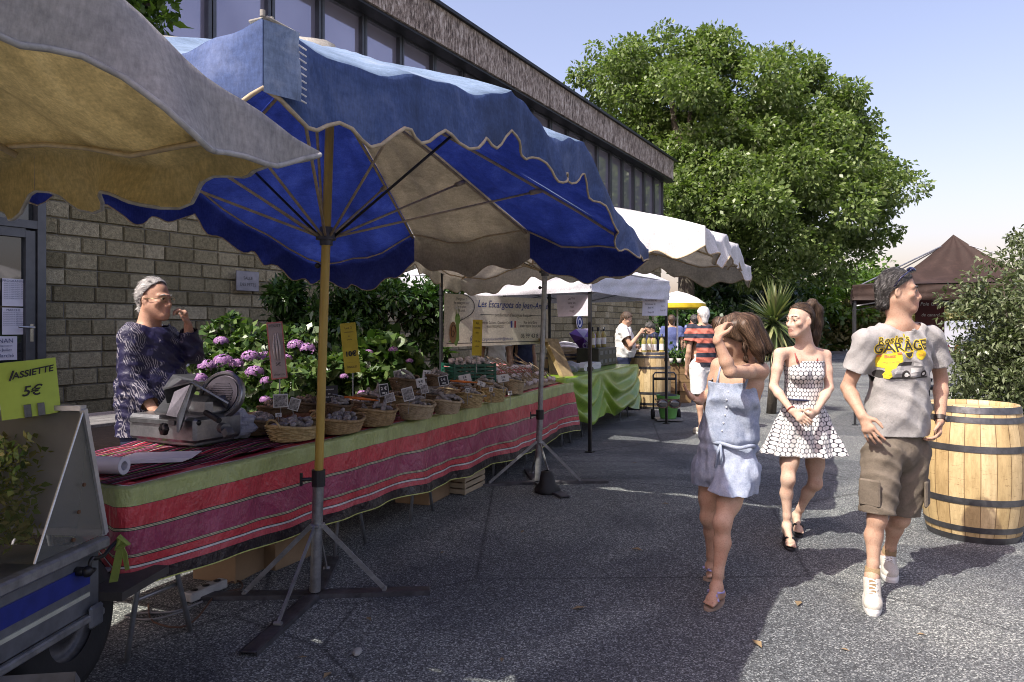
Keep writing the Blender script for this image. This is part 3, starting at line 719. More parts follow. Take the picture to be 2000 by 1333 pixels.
    for k, (ang, ln) in enumerate(feet):
        a = math.radians(ang); d = V(math.cos(a), math.sin(a), 0); sd = V(-d[1], d[0], 0); b0 = V(base[0], base[1], 0)
        f = MB(); f.box(b0+d*(ln/2+.02)+UP*.018, (ln, .075, .012), (d, sd, UP), .004)
        for e in (-1, 1): f.box(b0+d*(ln/2+.02)+UP*.012+sd*e*.04, (ln, .007, .024), (d, sd, UP))
        f.build('foot', M_galvdark, root, sub=sub)
        bz = on_pole(.40); br = MB(); e = b0+d*(ln*.62)+UP*.03; s = bz+d*.03; x, y, z_ = frame_of(e-s, sd); br.box((s+e)/2, (.026, .008, np.linalg.norm(e-s)), (x, y, z_)); br.cyl(s-sd*.02, s+sd*.02, .012); br.cyl(e-sd*.02, e+sd*.02, .012); br.build('brace', M_galv, root, sub=sub)
    return root
bc = V(-1.074, 3.854, 0); mast1 = V(-1.1, 4.0, 0)
FEET = [(5, .62), (95, .62), (183, .62), (262, .72)]
PB = parasol('big faded blue and beige market parasol on a yellow pole over the sausage stall', bc, mast1, 3.62, 2.77, (2.03, 2.45, 2.45, 2.20, 2.33, 2.33, 2.2, 2.43, 2.43, 2.02, 2.22, 2.20), (.45, .5), V(bc[0], bc[1], 3.02), (M_blue_out, M_beige_out, M_blue_in, M_beige_in, M_piping_tan, M_blue_val), (4, 10), .16, 2.0, M_brass, .66, 3, at(648, 110, 3.9), feet=FEET, hemf={0: (.35, .3, .5), 9: (.6, .3, .3), 6: (.5, .3, .3)}, hemp={10: 1.2, 11: 1.2, 9: 1.2, 4: 1.5, 5: 1.6})  # hidden near valance panels lengthened to keep stray sun off the ground
P3 = bc-PT*1.81+PR*1.385+UP*2.20; sb_ = np.asarray(mast1, float)
m = MB(); m.box(P3+UP*.008-PR*.02+PT*.06, (.11, .06, .008), (PT, PR, UP), .003); m.cyl(P3+UP*.008, P3+UP*.022, .006); m.cyl(P3+PT*.03+UP*.008, P3+PT*.03+UP*.018, .004); m.build('corner_board', M_beige_out, PB, sub=sb_)
m = MB()
for k in range(9): m.cyl(P3+PT*.10+PR*.028-UP*(.03+.016*k)-PT*.012, P3+PT*.10+PR*.030-UP*(.03+.016*k+.004)+PT*.012, .0022, n=5)
m.build('lacing', M_white_out, PB, sub=sb_)
m = MB(); m.grid(lambda u, v: P3+PT*(-.002+.092*u)+PR*(.005+.026*u+.004*math.sin(4*u+5*v)*u)-UP*(.0+.165*v), 4, 6); m.build('corner_patch', M_patch, PB, True, sub=sb_)
tL, tW = 3.6, 3.0; tc = V(-.429, 1.60, 0)-PT*tL/2-PR*tW/2
parasol('ochre lined grey canvas market parasol hanging into the top corner nearest the viewer', tc, V(tc[0], tc[1]+.1, 0), tL, tW, (1.895, 2.26, 2.26, 1.95, 2.1, 2.1, 1.95, 2.2, 2.2, 1.95, 2.02, 1.99), (.45, .5), V(tc[0], tc[1], 2.85), (M_tan_out, M_tan_out, M_tan_in, M_tan_in, M_piping_grey, M_tan_out), (), .11, 1.85, M_brass, .66, 5, feet=FEET, hemf={0: (.06, .75, .3), 9: (.3, .3, .3)}, hemp={0: 1.15, 1: 1.2, 11: .95, 10: 1.0}, sagk=.012, flk=1.5)
wL, wW = 2.76, 3.4; wcn = V(1.31, 4.86, 0)+PT*wL/2-PR*wW/2; mast2 = V(.246, 6.885, 0)
parasol('white canvas market parasol on a grey pole behind the blue parasol', wcn, mast2, wL, wW, (2.12, 2.25, 2.25, 2.19, 2.34, 2.33, 2.22, 2.35, 2.35, 2.1, 2.25, 2.3), (.35, .75), V(wcn[0], wcn[1], 2.78), (M_white_out, M_white_out, M_white_in, M_white_in, M_piping_tan, M_white_out), (), .15, 2.04, M_galv, .66, 8, hemf={0: (.6, .3, .3), 3: (.8, .3, .3)}, hemp={3: 1.1}, feet=[(4, .66), (97, .62), (190, .75), (290, .62)])
# the rope that hooks the ochre corner to the yellow pole
# ------------------------------------------------------------------ pop-up tents
def popup(label, name, corner, ax, ay, w, zt, zb, peak, m_out, m_in, seed, flat=.0, drop=None, wrinkle=.01, legr=.018, vent=False):
    corner = np.asarray(corner, float); ax = nrm(ax); ay = nrm(ay); c = corner+ax*w/2+ay*w/2; rr = np.random.default_rng(seed)
    root = empty(name, V(c[0], c[1], 0), label, 'tent'); sub = V(c[0], c[1], 0); P = [corner, corner+ax*w, corner+ax*w+ay*w, corner+ay*w]; ap = V(c[0], c[1], peak)
    vo, fo = [], []
    for i in range(4):
        A, B = P[i], P[(i+1) % 4]; o = len(vo); nb, nr = 24, 14
        for j in range(nr+1):
            r = j/nr
            for k in range(nb+1):
                t = k/nb; e = A*(1-t)+B*t; p = ap*(1-r)+V(e[0], e[1], zt)*r; s = 4*t*(1-t)
                p = p-UP*(flat*math.sin(math.pi*r)*(1 if not vent else 1.0)+.05*s*r*(1-r)*2)+UP*wrinkle*math.sin(t*(26+5*i)+7*r)*r*(1-r)*2
                vo.append(p)
        for j in range(nr):
            for k in range(nb): fo.append((o+j*(nb+1)+k, o+j*(nb+1)+k+1, o+(j+1)*(nb+1)+k+1, o+(j+1)*(nb+1)+k))
        o = len(vo); nv = 6; out = nrm((A+B)/2-c)
        for j in range(nv+1):
            for k in range(nb+1):
                t = k/nb; e = A*(1-t)+B*t; s = 4*t*(1-t); z_ = zt+(zb-zt)*j/nv-.02*s
                vo.append(V(e[0], e[1], z_)+out*(.012*math.sin(j*2.3+9*t+i)+.008*math.sin(31*t+j)+.004))
        for j in range(nv):
            for k in range(nb): fo.append((o+j*(nb+1)+k, o+j*(nb+1)+k+1, o+(j+1)*(nb+1)+k+1, o+(j+1)*(nb+1)+k))
    vo = np.array(vo); fo = np.array(fo); n0 = np.cross(vo[fo[:, 1]]-vo[fo[:, 0]], vo[fo[:, 3]]-vo[fo[:, 0]]); vn = np.zeros_like(vo)
    if n0[:, 2].sum() < 0: fo = fo[:, ::-1]; n0 = -n0
    for k in range(4): np.add.at(vn, fo[:, k], n0)
    vn /= np.linalg.norm(vn, axis=1)[:, None]+1e-9
    np_mesh('canopy', np.concatenate([vo, vo-vn*.006]), np.concatenate([fo, fo[:, ::-1]+len(vo)]), [m_out, m_in], root, True, mi=np.r_[np.zeros(len(fo)), np.ones(len(fo))], sub=sub)
    for p in P:
        q = p+nrm(c-p)*.05; l = MB(); l.box(V(q[0], q[1], zt/2-.02), (legr*2, legr*2, zt-.04), (ax, ay, UP)); l.box(V(q[0], q[1], zt*.45), (legr*2+.014, legr*2+.014, .05), (ax, ay, UP)); l.box(V(q[0], q[1], .006), (.09, .09, .012), (ax, ay, UP)); l.build('leg', M_black if seed == 1 else M_darkmetal, root, sub=sub)
    fr = MB()
    for i in range(4):
        A, B = P[i]+nrm(c-P[i])*.06, P[(i+1) % 4]+nrm(c-P[(i+1) % 4])*.06
        for k in range(2):
            a = A*(1-k/2)+B*k/2; b = A*(1-(k+1)/2)+B*(k+1)/2; fr.cyl(V(a[0], a[1], zt-.05), V(b[0], b[1], zt-.32), .01, n=6); fr.cyl(V(a[0], a[1], zt-.32), V(b[0], b[1], zt-.05), .01, n=6)
        fr.cyl(V(P[i][0], P[i][1], zt-.06), ap-UP*.1, .012, n=6)
    fr.build('scissor_frame', M_galv, root, sub=sub); return root
tA = V(.95, 8.57, 0); tX = nrm(V(.5, .866, 0)); tY = nrm(V(-.866, .5, 0))
M_tentw = canvas('white_tent_cloth', (.74, .75, .80), (.82, .83, .86), .25, .6, .08); M_tentwi = canvas('white_tent_lining', (.70, .70, .74), (.8, .8, .84), .3, .6, .08)
popup('white pop-up tent with black legs over the wine stand', 'popup_tent', tA, tX, tY, 3.0, 2.22, 1.93, 3.0, M_tentw, M_tentwi, 1)
M_brn = canvas('brown_tent_cloth', (.036, .021, .016), (.062, .038, .030), .08, .7, .3); M_brni = canvas('brown_tent_lining', (.04, .026, .02), (.06, .04, .03), .15)
gA = at(1665, 640, 11); gA[2] = 0
popup('dark brown pop-up gazebo with a peaked roof beyond the man', 'gazebo', gA, nrm(V(.906, -.423, 0)), nrm(V(.423, .906, 0)), 3.0, 2.15, 1.92, 3.02, M_brn, M_brni, 2, flat=.22, wrinkle=.03)
# ------------------------------------------------------------------ the long sausage table
TA = V(-1.70, 3.15, 0); TT = nrm(V(.376, .927, 0)); TB = V(-TT[1], TT[0], 0); TLEN = 6.64; TH = .78
def tp(s, b, h=0.0): return TA+TT*s+TB*b+UP*h
TAX = (TT, TB, UP)
M_board = simple('trestle_board', (.22, .15, .08), .8, var=.3, vs=4, stretch=(1, 6, 6))
for i, lab in enumerate(('nearest board of the long trestle table, under the meat slicer', 'middle board of the long trestle table', 'farthest board of the long trestle table, under the garlic')):
    b = MB(); a = .03+i*2.2; b.box(tp(a+1.09, .51, TH-.03), (2.18, .98, .03), TAX); tag(b.build('table_board', M_board, None, sub=tp(a, 0, 0), loc=tp(a, 0, 0)), lab, 'table board', 'boards of the long table')
def trestle(s, label, b0=.07, depth=.85, h=.745, T=tp, AX=TAX, spread=.36, base=0):
    o = T(s, 0); r = empty('trestle', o, label, 'trestle', 'metal trestles under the tables')
    top = MB(); top.box(T(s, b0+depth/2, h-.02), (.03, depth, .03), AX); top.build('top_bar', M_galv, r, sub=o)
    for b in (b0, b0+depth):
        for k in (-1, 1):
            l = MB(); l.cyl(T(s+k*.02, b, h-.03), T(s+k*spread/2, b-(.03 if b == b0 else -.03), .005), .0125, n=8); l.build('leg', M_galv, r, True, sub=o)
        c = MB(); c.cyl(T(s-spread*.34, b, .25), T(s+spread*.34, b, .25), .009, n=6); c.build('crossbar', M_galv, r, True, sub=o)
    return r
for s, lab in ((.22, 'grey metal trestle under the near corner of the striped cloth'), (1.75, 'grey metal trestle just beyond the yellow pole base'), (2.72, 'grey metal trestle beside the cardboard box in the middle of the table'), (4.3, 'metal trestle behind the wooden crate'), (5.2, 'metal trestle just behind the second pole'), (6.45, 'metal trestle under the far end of the striped cloth')):
    trestle(s, lab)
# striped oilcloth hanging over the front and near end
def stripes(name, stops, axis=1, rep=None, rough=.38, spec=.5, grime=True, bumpy=.35):
    t = NT(name); uv = t.n('ShaderNodeTexCoord').outputs['UV']; sp = t.n('ShaderNodeSeparateXYZ'); t.l(uv, sp.inputs[0]); x = sp.outputs[axis]
    if rep: x = t.math('FRACT', t.math('MULTIPLY', x, rep))
    c = t.ramp(x, stops, 'CONSTANT'); co = t.coord()
    if grime: c = t.mix(1, c, t.ramp(t.noise(co, 5, 7, .75), [(.3, (.72, .70, .70)), (.65, (1.08, 1.08, 1.08))]), 'MULTIPLY')
    t.col(c); t.set(rough, 0, spec); wr = t.math('ABSOLUTE', t.math('SUBTRACT', t.noise(t.scale(co, (1, 1, .55)), 4.5, 4, .55, .8), .5)); t.bump(t.math('ADD', t.math('ADD', t.math('MULTIPLY', wr, 2.2), t.noise(t.scale(co, (1, 1, .6)), 11, 5, .6)), t.math('MULTIPLY', t.noise(co, 60, 3), .2)), bumpy*1.5, .035); return t.m
gr, rd, pm, dk, pl_, wh, yl, pk = (.37, .43, .16), (.52, .045, .06), (.32, .048, .11), (.018, .012, .015), (.48, .46, .30), (.62, .60, .58), (.5, .55, .16), (.52, .08, .10)
M_oil = stripes('striped_oilcloth', [(0, rd), (.05, wh), (.062, gr), (.262, dk), (.268, rd), (.455, dk), (.463, pl_), (.470, dk), (.475, pl_), (.484, dk), (.489, pm), (.70, dk), (.706, pl_), (.714, dk), (.718, pl_), (.726, dk), (.731, rd), (.80, dk), (.806, wh), (.826, dk), (.832, pk), (.885, dk), (.985, yl)])
def cloth_path():
    """perimeter: back of near end -> near corner -> along the front -> far corner -> back"""
    P = []; rc = .06
    for b in np.linspace(.42, rc, 8): P.append((0, b, -1, 0))
    for a in np.linspace(0, math.pi/2, 7)[1:-1]: P.append((rc-rc*math.cos(a), rc-rc*math.sin(a), -math.cos(a), -math.sin(a)))
    for s in np.linspace(rc, TLEN-rc, 150): P.append((s, 0, 0, -1))
    for a in np.linspace(0, math.pi/2, 6)[1:-1]: P.append((TLEN-rc+rc*math.sin(a), rc-rc*math.cos(a), math.sin(a), -math.cos(a)))
    for b in np.linspace(rc, .8, 8): P.append((TLEN, b, 1, 0))
    return P
CP = cloth_path(); vv, ff, uu = [], [], []
nv = 40; q = np.random.default_rng(5); acc = 0; prev = None
for i, (s, b, ns, nb_) in enumerate(CP):
    if prev is not None: acc += math.hypot(s-prev[0], b-prev[1])
    prev = (s, b)
    zb = .33-.17*min(1, max(0, s)/4.2)+.012*math.sin(acc*3.1)+.008*math.sin(acc*7.7)
    if s < .02 and b > .06: zb += min(.2, (b-.06)*.9)
    cor = (0 if s < 1 else 1)*math.exp(-(min(math.hypot(s, b), math.hypot(s-TLEN, b))/.16)**2)
    for j in range(nv+1):
        v = j/nv
        if v < .09:                                   # strip lying on the table top
            k = v/.09; off_ = -.11*(1-k); z = TH+.012+.004*math.sin(acc*9)*(1-k)
            fl = 0
        else:
            k = (v-.09)/.91; z = TH+.012-(TH-zb)*k-.012*math.exp(-k*30)*0; off_ = .008
            fl = (.045*k+.03*k*math.sin(acc*2.6+.8)+.022*k*math.sin(acc*6.3+2)+.010*k**.6*math.sin(acc*13+k*2.5)+.010*abs(math.sin(acc*9.5+6*k+2*math.sin(acc*3)))*math.exp(-k*4)+.007*math.sin(acc*31+9*k)*math.exp(-k*3)+.006*math.sin(acc*17-6*k)*k+.05*cor*k)*(.15 if s < .02 else min(1, .15+s*1.2))
        p = tp(s+ns*(off_+fl), b+nb_*(off_+fl), z); vv.append(p); uu.append((acc, v))
    if i:
        o = (i-1)*(nv+1); ff += [(o+j, o+nv+1+j, o+nv+2+j, o+j+1) for j in range(nv)]
cl_o = TA
oil = np_mesh('tablecloth', vv, ff, M_oil, None, True, sub=cl_o, loc=cl_o, uv=uu)
tag(oil, 'long oilcloth striped green, red, plum and black hanging down the front of the sausage table', 'tablecloth')
# the narrow-striped woven cloth lying on top
wst = [(0, (.26, .02, .045)), (.10, (.5, .47, .45)), (.115, (.012, .01, .012)), (.18, (.14, .012, .03)), (.25, (.02, .016, .02)), (.30, (.30, .05, .14)), (.34, (.012, .01, .012)), (.40, (.45, .42, .40)), (.415, (.12, .012, .03)), (.5, (.012, .01, .012)), (.56, (.2, .26, .07)), (.60, (.012, .01, .012)), (.68, (.28, .03, .09)), (.76, (.5, .48, .46)), (.775, (.02, .016, .02)), (.86, (.20, .02, .04)), (.94, (.012, .01, .012))]
M_woven = stripes('woven_striped_cloth', wst, 1, 3.4, .85, .2, True, .5)
mb = MB(); mb.grid(lambda u, v: tp(.02+u*(TLEN-.06), .085+.9*v, TH+.017+.007*math.sin(u*60+v*3)*math.sin(v*9+2)+(.012*abs(math.sin(u*95+5*v))*math.exp(-((u-.13)/.06)**2))), 160, 24)
wc = mb.build('woven_cloth', M_woven, None, True, sub=TA, loc=TA); tag(wc, 'woven cloth of thin red, black and white stripes lying under the baskets', 'cloth')
# ------------------------------------------------------------------ baskets
def wicker_mat(name, c, c2, sc, braid):
    t = NT(name); co = t.coord(); n = t.noise(co, 30, 4, .7); cc = t.ramp(n, [(.25, tuple(x*.45 for x in c)), (.5, c), (.75, c2)]); t.col(cc); t.set(.7, 0, .3); return t.m
M_wick = wicker_mat('honey_wicker', (.28, .19, .09), (.42, .31, .17), 40, False)
M_wickd = wicker_mat('dark_wicker', (.13, .085, .045), (.22, .15, .09), 40, False)
M_wickp = wicker_mat('pale_wicker', (.36, .28, .17), (.48, .40, .27), 40, False)
M_straw = wicker_mat('plaited_straw', (.38, .28, .13), (.52, .41, .22), 40, True)
M_loaf = simple('dried_sausage_skin', (.065, .045, .04), .75, var=.5, vs=25, c2=(.40, .37, .35), bump=.6, bs=60, bd=.006)
M_nut = simple('nut_shell', (.07, .045, .03), .7, var=.5, vs=25, c2=(.22, .16, .11), bump=.6, bs=60, bd=.006)
def sausage_mesh(L, R, bend, mat):
    m = MB(); P = []; Rr = []
    for k in range(9):
        t = k/8; P.append(V((t-.5)*L, bend*4*t*(1-t), 0)); Rr.append(R*max(.12, math.sin(math.pi*(.04+.92*t))**.45))
    m.tube(P, Rr, 8); return m
SAUS = {}
def sausage_data(key, L, R, bend, mat):
    if key not in SAUS:
        o = sausage_mesh(L, R, bend, mat).build('dried_sausage', mat, None, True); me = o.data; bpy.data.objects.remove(o); SAUS[key] = me
    return SAUS[key]
def orient(d, roll=0.0):
    d = Vector(d).normalized(); q = d.to_track_quat('X', 'Z'); return (q.to_matrix() @ Matrix.Rotation(roll, 3, 'X')).to_euler()
def basket(label, s, b, rx, ry, h, mat, braid=False, handles=False, rise=0.0, fill='sausage', flabel='', n=9, ang=0.0, tilt=0.0, flare=.78, name='basket'):
    o = tp(s, b, TH+.026+rise); ca, sa = math.cos(ang), math.sin(ang)
    r = empty(name, o, label, 'basket', 'wicker baskets on the sausage table')
    X = TT*ca+TB*sa; Y = -TT*sa+TB*ca; nn = 96; rows = 7 if braid else 12; h = h*.88; n = int(n*1.5)
    m = MB(); prof = []; tot = rows*4
    for j in range(tot+1): prof.append((1, j/tot))
    pts = []
    for j in range(tot+1):
        f = j/tot; rr = flare+(1-flare)*(f**.7)
        for i in range(nn):
            t = 2*math.pi*i/nn
            if braid: w_ = 1+.055*math.sin(math.pi*2*(f*rows/2)+(t*12 if int(f*rows) % 2 else -t*12))*abs(math.sin(math.pi*f*rows))+.03*abs(math.sin(math.pi*f*rows))
            else: w_ = 1+.022*math.sin(t*16+math.pi*int(f*rows+1e-6))*abs(math.sin(math.pi*f*rows))+.02*abs(math.sin(math.pi*f*rows))
            w_ *= 1+.02*math.sin(2*t+1)
            pts.append(o+X*rx*rr*w_*math.cos(t)+Y*ry*rr*w_*math.sin(t)+UP*(h*f+.012*f*math.cos(2*t)))
    F = [(j*nn+i, j*nn+(i+1) % nn, (j+1)*nn+(i+1) % nn, (j+1)*nn+i) for j in range(tot) for i in range(nn)]
    k0 = len(pts); pts2 = []
    for f in (1.0, .1):
        rr = (flare+(1-flare)*f**.7)*.95
        for i in range(nn):
            t = 2*math.pi*i/nn; pts2.append(o+X*rx*rr*math.cos(t)+Y*ry*rr*math.sin(t)+UP*(h*f+.004))
    F += [(k0+i, k0+nn+i, k0+nn+(i+1) % nn, k0+(i+1) % nn) for i in range(nn)]+[tuple(range(k0+nn, k0+2*nn))]
    m._add(pts+pts2, F); m.build('body', mat, r, True, sub=o)
    rim = MB(); P = []
    for i in range(48):
        t = 2*math.pi*i/48; P.append(o+X*rx*1.01*math.cos(t)+Y*ry*1.01*math.sin(t)+UP*(h+.006+.012*math.cos(2*t)+.004*math.sin(24*t)))
    rim.tube(P, .011, 6, closed=True); rim.build('rim', mat, r, True, sub=o)
    if handles:
        for sg in (-1, 1):
            hm = MB(); c = o+X*rx*sg*.98+UP*(h+.004); hm.tube([c+Y*.05*math.cos(a)+UP*.055*math.sin(a)+X*sg*.015*math.sin(a) for a in np.linspace(0, math.pi, 9)], .007, 6); hm.build('handle', mat, r, True, sub=o)
    rg = random.Random(label)
    if fill:
        for i in range(n):
            if fill == 'sausage': me = sausage_data(('s', i % 3), (.13, .15, .11)[i % 3], (.019, .017, .022)[i % 3], (.01, .02, .006)[i % 3], M_loaf); nm, ct = 'dried_sausage', 'sausage'
            elif fill == 'small': me = sausage_data(('m', i % 2), .055, .017, .003, M_loaf); nm, ct = 'small_sausage', 'sausage'
            else: me = sausage_data(('n', i % 2), .036, .017, 0, M_nut); nm, ct = 'nut_sausage', 'sausage'
            q = bpy.data.objects.new(nm, me); COL.objects.link(q); rad = math.sqrt(rg.random())*.72; a = rg.uniform(0, 6.28)
            hz = h*.74+.055*(1-rad)+rg.uniform(-.01, .025)
            q.location = tuple(o+X*rx*rad*math.cos(a)+Y*ry*rad*math.sin(a)+UP*hz); q.rotation_euler = orient((rg.uniform(-1, 1), rg.uniform(-1, 1), rg.uniform(-.35, .35)), rg.uniform(0, 6))
            tag(q, flabel, ct, flabel)
    return r
def tpix(px, py, h):                                             # point on level h seen at a pixel -> (s, b)
    p = gd(px, py, h); d = p-TA; return float(np.dot(d, TT)), float(np.dot(d, TB))
HB = TH+.026
BK = [  # px of centre, py of the base front, width px, label, fill label, kind, fill, n, rise, height, ry/rx
 (585, 861, 124, 'oval plaited straw basket with two loop handles right at the yellow pole', 'small floury sausage heaped in the plaited straw basket at the yellow pole', 'straw', 'small', 34, 0, .095, .72),
 (676, 847, 104, 'oval honey wicker basket just right of the yellow pole', 'floury dried sausage piled in the honey wicker basket right of the yellow pole', 'honey', 'small', 26, 0, .095, .72),
 (745, 832, 86, 'round wicker basket third from the yellow pole, its near side empty', 'dark dried sausage in the third wicker basket from the yellow pole', 'honey', 'sausage', 4, 0, .12, .9),
 (824, 819, 76, 'wide pale basket with two chalk cards clipped on its rim', 'dark dried sausage in the pale basket with two chalk cards', 'pale', 'sausage', 4, 0, .115, .9),
 (882, 809, 56, 'small pale basket between the pale wide basket and the straw ones', 'long dark dried sausage in the small pale basket', 'pale', 'sausage', 9, 0, .11, .95),
 (927, 797, 54, 'plaited straw basket left of the other straw basket near the second pole', 'dried sausage in the left one of the two straw baskets near the second pole', 'straw', 'sausage', 9, 0, .13, .95),
 (973, 786, 48, 'plaited straw basket with a small white tag near the second pole', 'dried sausage in the straw basket with the white tag', 'straw', 'sausage', 9, 0, .13, .95),
 (1012, 770, 42, 'light grey-brown tapered basket at the foot of the garlic', 'garlic coloured sausage in the tapered basket by the garlic', 'pale', 'small', 12, 0, .15, .95),
 (512, 850, 74, 'dark basket beside the plastic bag, filled with floury sausage', 'floury sausage in the dark basket beside the plastic bag', 'dark', 'small', 24, 0, .10, .8),
 (545, 812, 96, 'flat wide dark basket behind the plaited one, left of the pole', 'nut-sized sausage in the flat dark basket left of the pole', 'dark', 'nut', 30, .10, .06, .5),
 (600, 806, 66, 'dark basket holding brown nut-like sausages behind the yellow pole', 'brown nut-like sausage in the dark basket behind the yellow pole', 'dark', 'nut', 24, .10, .07, .7),
 (665, 808, 66, 'dark basket behind the honey basket, under the slate board', 'floury sausage in the dark basket under the slate board', 'dark', 'small', 20, .10, .06, .7),
 (735, 790, 84, 'dark basket in the back row crossed by orange tongs', 'dark dried sausage in the back-row basket with the orange tongs', 'dark', 'sausage', 8, .08, .07, .7),
 (795, 762, 76, 'oblong brown basket raised in the back row under a chalk card', 'sausage in the raised oblong basket of the back row', 'dark', 'sausage', 6, .20, .09, .6),
 (856, 754, 60, 'second raised oblong basket in the back row, near the green crate', 'sausage in the second raised basket near the green crate', 'dark', 'sausage', 6, .20, .09, .6),
 (842, 786, 74, 'low dark basket between the raised ones and the pale basket', 'dark sausage in the low basket in front of the raised ones', 'dark', 'sausage', 10, .05, .07, .8),
 (640, 826, 60, 'small honey basket squeezed between the plaited basket and the slate board', 'reddish small sausage in the basket below the slate board', 'honey', 'small', 16, .03, .08, .8),
 (712, 806, 58, 'round dark basket just in front of the orange tongs', 'dried sausage in the round basket in front of the orange tongs', 'dark', 'small', 16, .03, .08, .85),
 (780, 792, 56, 'honey basket under the dark picture cards', 'nut-brown sausage in the honey basket under the picture cards', 'honey', 'nut', 24, .04, .08, .85),
 (885, 776, 48, 'pale basket behind the small pale one, beside a black card', 'floury sausage in the pale basket beside the black card', 'pale', 'small', 14, .05, .08, .85),
 (950, 764, 46, 'honey basket behind the two straw baskets', 'dried sausage in the honey basket behind the straw ones', 'honey', 'sausage', 6, .05, .09, .85),
 (912, 768, 52, 'dark basket in the back row with an orange knife across it', 'dark sausage in the back basket with the orange knife', 'dark', 'sausage', 9, .08, .07, .8)]
KM = {'straw': M_straw, 'honey': M_wick, 'pale': M_wickp, 'dark': M_wickd}
BPOS = {}
for i, (px, py, wpx, lab, flab, kd, fill, n, rise, h, rat) in enumerate(BK):
    p = gd(px, py, HB+rise); rx = wpx/FOC*p[1]*.52; d = p-TA; s, b = float(np.dot(d, TT)), float(np.dot(d, TB)); b += rx*rat*.72*.7; s += .25*rx
    if rise and b > .98-rx*rat*.6: b = .98-rx*rat*.6
    basket(lab, s, b, rx, rx*rat, h, KM[kd], kd == 'straw', kd == 'straw' and i == 0, rise, fill, flab, n, .0)
    BPOS[i] = (s, b, rise+h, rx)
# a low plank shelf that lifts the back row
sh = MB(); sh.box(tp(2.75, .83, TH+.026+.04), (2.9, .28, .075), TAX); tag(sh.build('riser', M_wickd, None, sub=tp(2.7, .8, TH), loc=tp(2.7, .8, TH)), 'low wooden riser lifting the back row of baskets', 'riser')
# ------------------------------------------------------------------ price cards, boards and tall signs
M_card = simple('white_card', (.60, .60, .58), .7, var=.1); M_slate = simple('slate_card', (.022, .022, .026), .7, var=.4, vs=40); M_chalk = simple('chalk', (.62, .62, .6), .9)
M_pic = simple('printed_picture', (.10, .085, .08), .5, var=.9, vs=60, c2=(.5, .47, .45))
def facing(px, d, tilt=.0, yaw=0.0):
    c = at(px, 640, d); dirv = nrm(V(-c[0], -c[1], 0)); a = math.atan2(dirv[1], dirv[0])+yaw; N = V(math.cos(a), math.sin(a), 0); X = V(-N[1], N[0], 0)
    return X, UP, N
def card(px, py, w, h, d, label, dark, roll=0.0, text=None, yaw=0.0):
    c = at(px, py, d); X, Y, N = facing(px, d, yaw=yaw); X, Y = X*math.cos(roll)+Y*math.sin(roll), -X*math.sin(roll)+Y*math.cos(roll); W_, H_ = w/FOC*d, h/FOC*d
    r = empty('price_card', c, label, 'price card', 'small cards clipped over the baskets')
    m = MB(); m.box(c, (W_, H_, .004), (X, Y, N)); m.build('card', M_card, r, sub=c)
    f = MB(); f.box(c+N*.003, (W_*.86, H_*.86, .003), (X, Y, N)); f.build('face', M_slate if dark else M_pic if dark is None else M_card, r, sub=c)
    k = MB()
    for (tx, yy, sz) in (text or (('2 €', .12, .34), ('100 g', -.25, .2))): lettering(k, tx, H_*sz, c+Y*H_*yy+N*.005, X, Y, bold=.001)
    if dark is not None: k.build('writing', M_chalk if dark else M_ink, r, sub=c)
    s = MB(); s.cyl(c-Y*H_*.45-N*.003, c-UP*(H_*.5+.10)-N*.01, .0025, n=5); s.build('pin', M_galv, r, sub=c)
CARDS = [(548, 783, 28, 26, 4.55, 'square picture card of brown nuts over the flat dark basket', None, .02), (575, 790, 20, 24, 4.6, 'tilted picture card tucked behind the nut picture', None, -.3),
 (544, 811, 12, 8, 4.5, 'tiny white tag in the dark basket beside the bag', False, 0), (750, 762, 18, 24, 5.2, 'dark picture card standing highest above the tongs basket', True, .12), (762, 777, 18, 17, 5.15, 'dark picture card leaning just under the highest one', None, .25),
 (797, 770, 22, 26, 5.3, 'picture card leaning on the wide pale basket', None, .25), (777, 734, 15, 20, 5.7, 'slim card on the raised oblong basket', None, .12), (822, 748, 18, 18, 5.6, 'white chalk card beside the low dark basket', False, .18),
 (829, 760, 14, 18, 5.5, 'small card hanging under the white chalk card', None, .25), (833, 732, 15, 17, 6.0, 'pale card on the second raised basket', False, -.1), (866, 744, 19, 19, 5.9, 'black card with white border by the orange knife', True, .2),
 (908, 739, 24, 14, 6.3, 'tilted white card over the back basket near the green crate', False, .2), (940, 750, 16, 9, 6.3, 'little flat card behind the straw baskets', False, -.35), (983, 739, 22, 15, 6.5, 'white card standing among the garlic heads', False, .15),
 (913, 763, 8, 9, 6.1, 'tiny square tag on the left straw basket', False, 0), (959, 761, 7, 8, 6.3, 'tiny square tag between the two straw baskets', False, 0), (996, 768, 8, 8, 6.4, 'tiny tag hanging on the tapered basket', False, .2)]
for c_ in CARDS: card(*c_)
